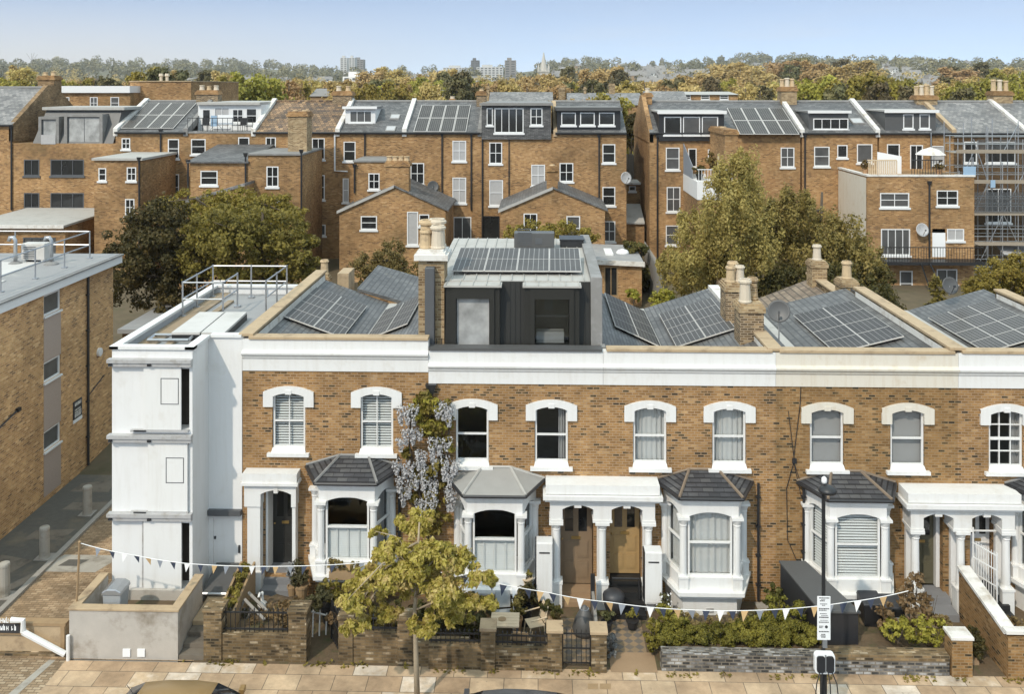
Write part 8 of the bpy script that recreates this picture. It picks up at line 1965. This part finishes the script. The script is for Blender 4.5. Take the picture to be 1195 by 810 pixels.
# ---------------------------------------------------------------- air, light, camera
HAZE = True
if HAZE:
    mb = MB(); mb.box(-3000, 3000, -60, 2900, -30, 140); o = mb.build('haze', 'white_paint'); o.data.materials.clear()
    hm = bpy.data.materials.new('haze_air'); hm.use_nodes = True; nt = hm.node_tree; nt.nodes.clear()
    out = nt.nodes.new('ShaderNodeOutputMaterial'); pv = nt.nodes.new('ShaderNodeVolumePrincipled')
    pv.inputs['Color'].default_value = (.98, .95, .90, 1); pv.inputs['Density'].default_value = HAZE_D; pv.inputs['Anisotropy'].default_value = .2
    nt.links.new(pv.outputs[0], out.inputs['Volume']); o.data.materials.append(hm); o['kind'] = 'stuff'; o['label'] = 'thin pale haze over the far town'
SUN_EL, SUN_AZ = 44.0, 209.0     # azimuth clockwise from +Y: over the photographer's left shoulder
w = bpy.data.worlds.new('World'); scene.world = w; w.use_nodes = True; nt = w.node_tree
bg = nt.nodes['Background']; sky = nt.nodes.new('ShaderNodeTexSky'); sky.sky_type = 'NISHITA'; sky.sun_disc = False
sky.sun_elevation = R(SUN_EL); sky.sun_rotation = R(SUN_AZ); sky.air_density = 1.0; sky.dust_density = .4; sky.ozone_density = 1.3; sky.altitude = 60
tc = nt.nodes.new('ShaderNodeTexCoord'); sx = nt.nodes.new('ShaderNodeSeparateXYZ'); cx = nt.nodes.new('ShaderNodeCombineXYZ'); rp = nt.nodes.new('ShaderNodeValToRGB'); L = nt.links.new
L(tc.outputs['Generated'], sx.inputs[0]); L(sx.outputs[2], rp.inputs[0]); L(sx.outputs[0], cx.inputs[0]); L(sx.outputs[1], cx.inputs[1]); L(rp.outputs[0], cx.inputs[2]); L(cx.outputs[0], sky.inputs[0])
el_ = rp.color_ramp.elements
while len(el_) < 5: el_.new(.5)
for e_, (p_, v_) in zip(el_, ((0, .17), (.09, .34), (.22, .30), (.45, .10), (1., .10))): e_.position = p_; e_.color = (v_, v_, v_, 1)
hs = nt.nodes.new('ShaderNodeHueSaturation'); hs.inputs['Saturation'].default_value = .78; nt.links.new(sky.outputs[0], hs.inputs['Color']); wt = nt.nodes.new('ShaderNodeMix'); wt.data_type = 'RGBA'; wt.blend_type = 'MULTIPLY'; wt.inputs[0].default_value = 1.; wt.inputs[7].default_value = (1.0, .992, .975, 1); L(hs.outputs[0], wt.inputs[6])
def mr(v, a, b):
    m = nt.nodes.new('ShaderNodeMapRange'); m.inputs[1].default_value = a; m.inputs[2].default_value = b; L(v, m.inputs[0]); return m.outputs[0]
def mu(a, b):
    m = nt.nodes.new('ShaderNodeMath'); m.operation = 'MULTIPLY'; L(a, m.inputs[0]); L(b, m.inputs[1]) if not isinstance(b, float) else setattr(m.inputs[1], 'default_value', b); return m.outputs[0]
cn = nt.nodes.new('ShaderNodeTexNoise'); cm = nt.nodes.new('ShaderNodeMapping'); cm.inputs['Scale'].default_value = (3, 3, 22); L(tc.outputs['Generated'], cm.inputs[0]); L(cm.outputs[0], cn.inputs[0]); cn.inputs['Scale'].default_value = 1.6; cn.inputs['Detail'].default_value = 5
low = mu(mr(sx.outputs[0], .02, -.42), mr(sx.outputs[2], .095, .03)); veil = mu(mr(cn.outputs[0], .48, .72), mr(sx.outputs[2], .10, .02))
mxn = nt.nodes.new('ShaderNodeMath'); mxn.operation = 'MAXIMUM'; L(mu(low, .85), mxn.inputs[0]); L(mu(veil, .35), mxn.inputs[1])
pale = nt.nodes.new('ShaderNodeMix'); pale.data_type = 'RGBA'; L(mxn.outputs[0], pale.inputs[0]); L(wt.outputs[2], pale.inputs[6]); pale.inputs[7].default_value = (3.75, 3.75, 3.75, 1); L(pale.outputs[2], bg.inputs[0]); bg.inputs[1].default_value = SKY_S
sd_ = bpy.data.lights.new('sun', 'SUN'); sd_.energy = SUN_E; sd_.angle = R(1.2); sd_.color = (1., .90, .765)
so = bpy.data.objects.new('sun', sd_); COL.objects.link(so)
az, el = R(SUN_AZ), R(SUN_EL); d = Vector((math.sin(az) * math.cos(el), math.cos(az) * math.cos(el), math.sin(el)))
so.rotation_euler = (-d).to_track_quat('-Z', 'Y').to_euler(); so.location = (-20, -40, 60)
cam = bpy.data.cameras.new('camera'); co = bpy.data.objects.new('camera', cam); COL.objects.link(co)
cam.sensor_width = 36; cam.lens = 36 * F / 1195; cam.shift_y = -(405 - HY) / 1195; cam.clip_start = .5; cam.clip_end = 6000
co.location = (0, CY, CZ); co.rotation_euler = (math.pi / 2, 0, TH)
scene.camera = co
vs = scene.view_settings; vs.view_transform = 'Standard'; vs.look = 'None'; vs.gamma = 1; vs.exposure = EXPO; vs.use_curve_mapping = False
scene.cycles.max_bounces = 6; scene.cycles.transparent_max_bounces = 8; scene.cycles.volume_bounces = 0
scene.render.film_transparent = False
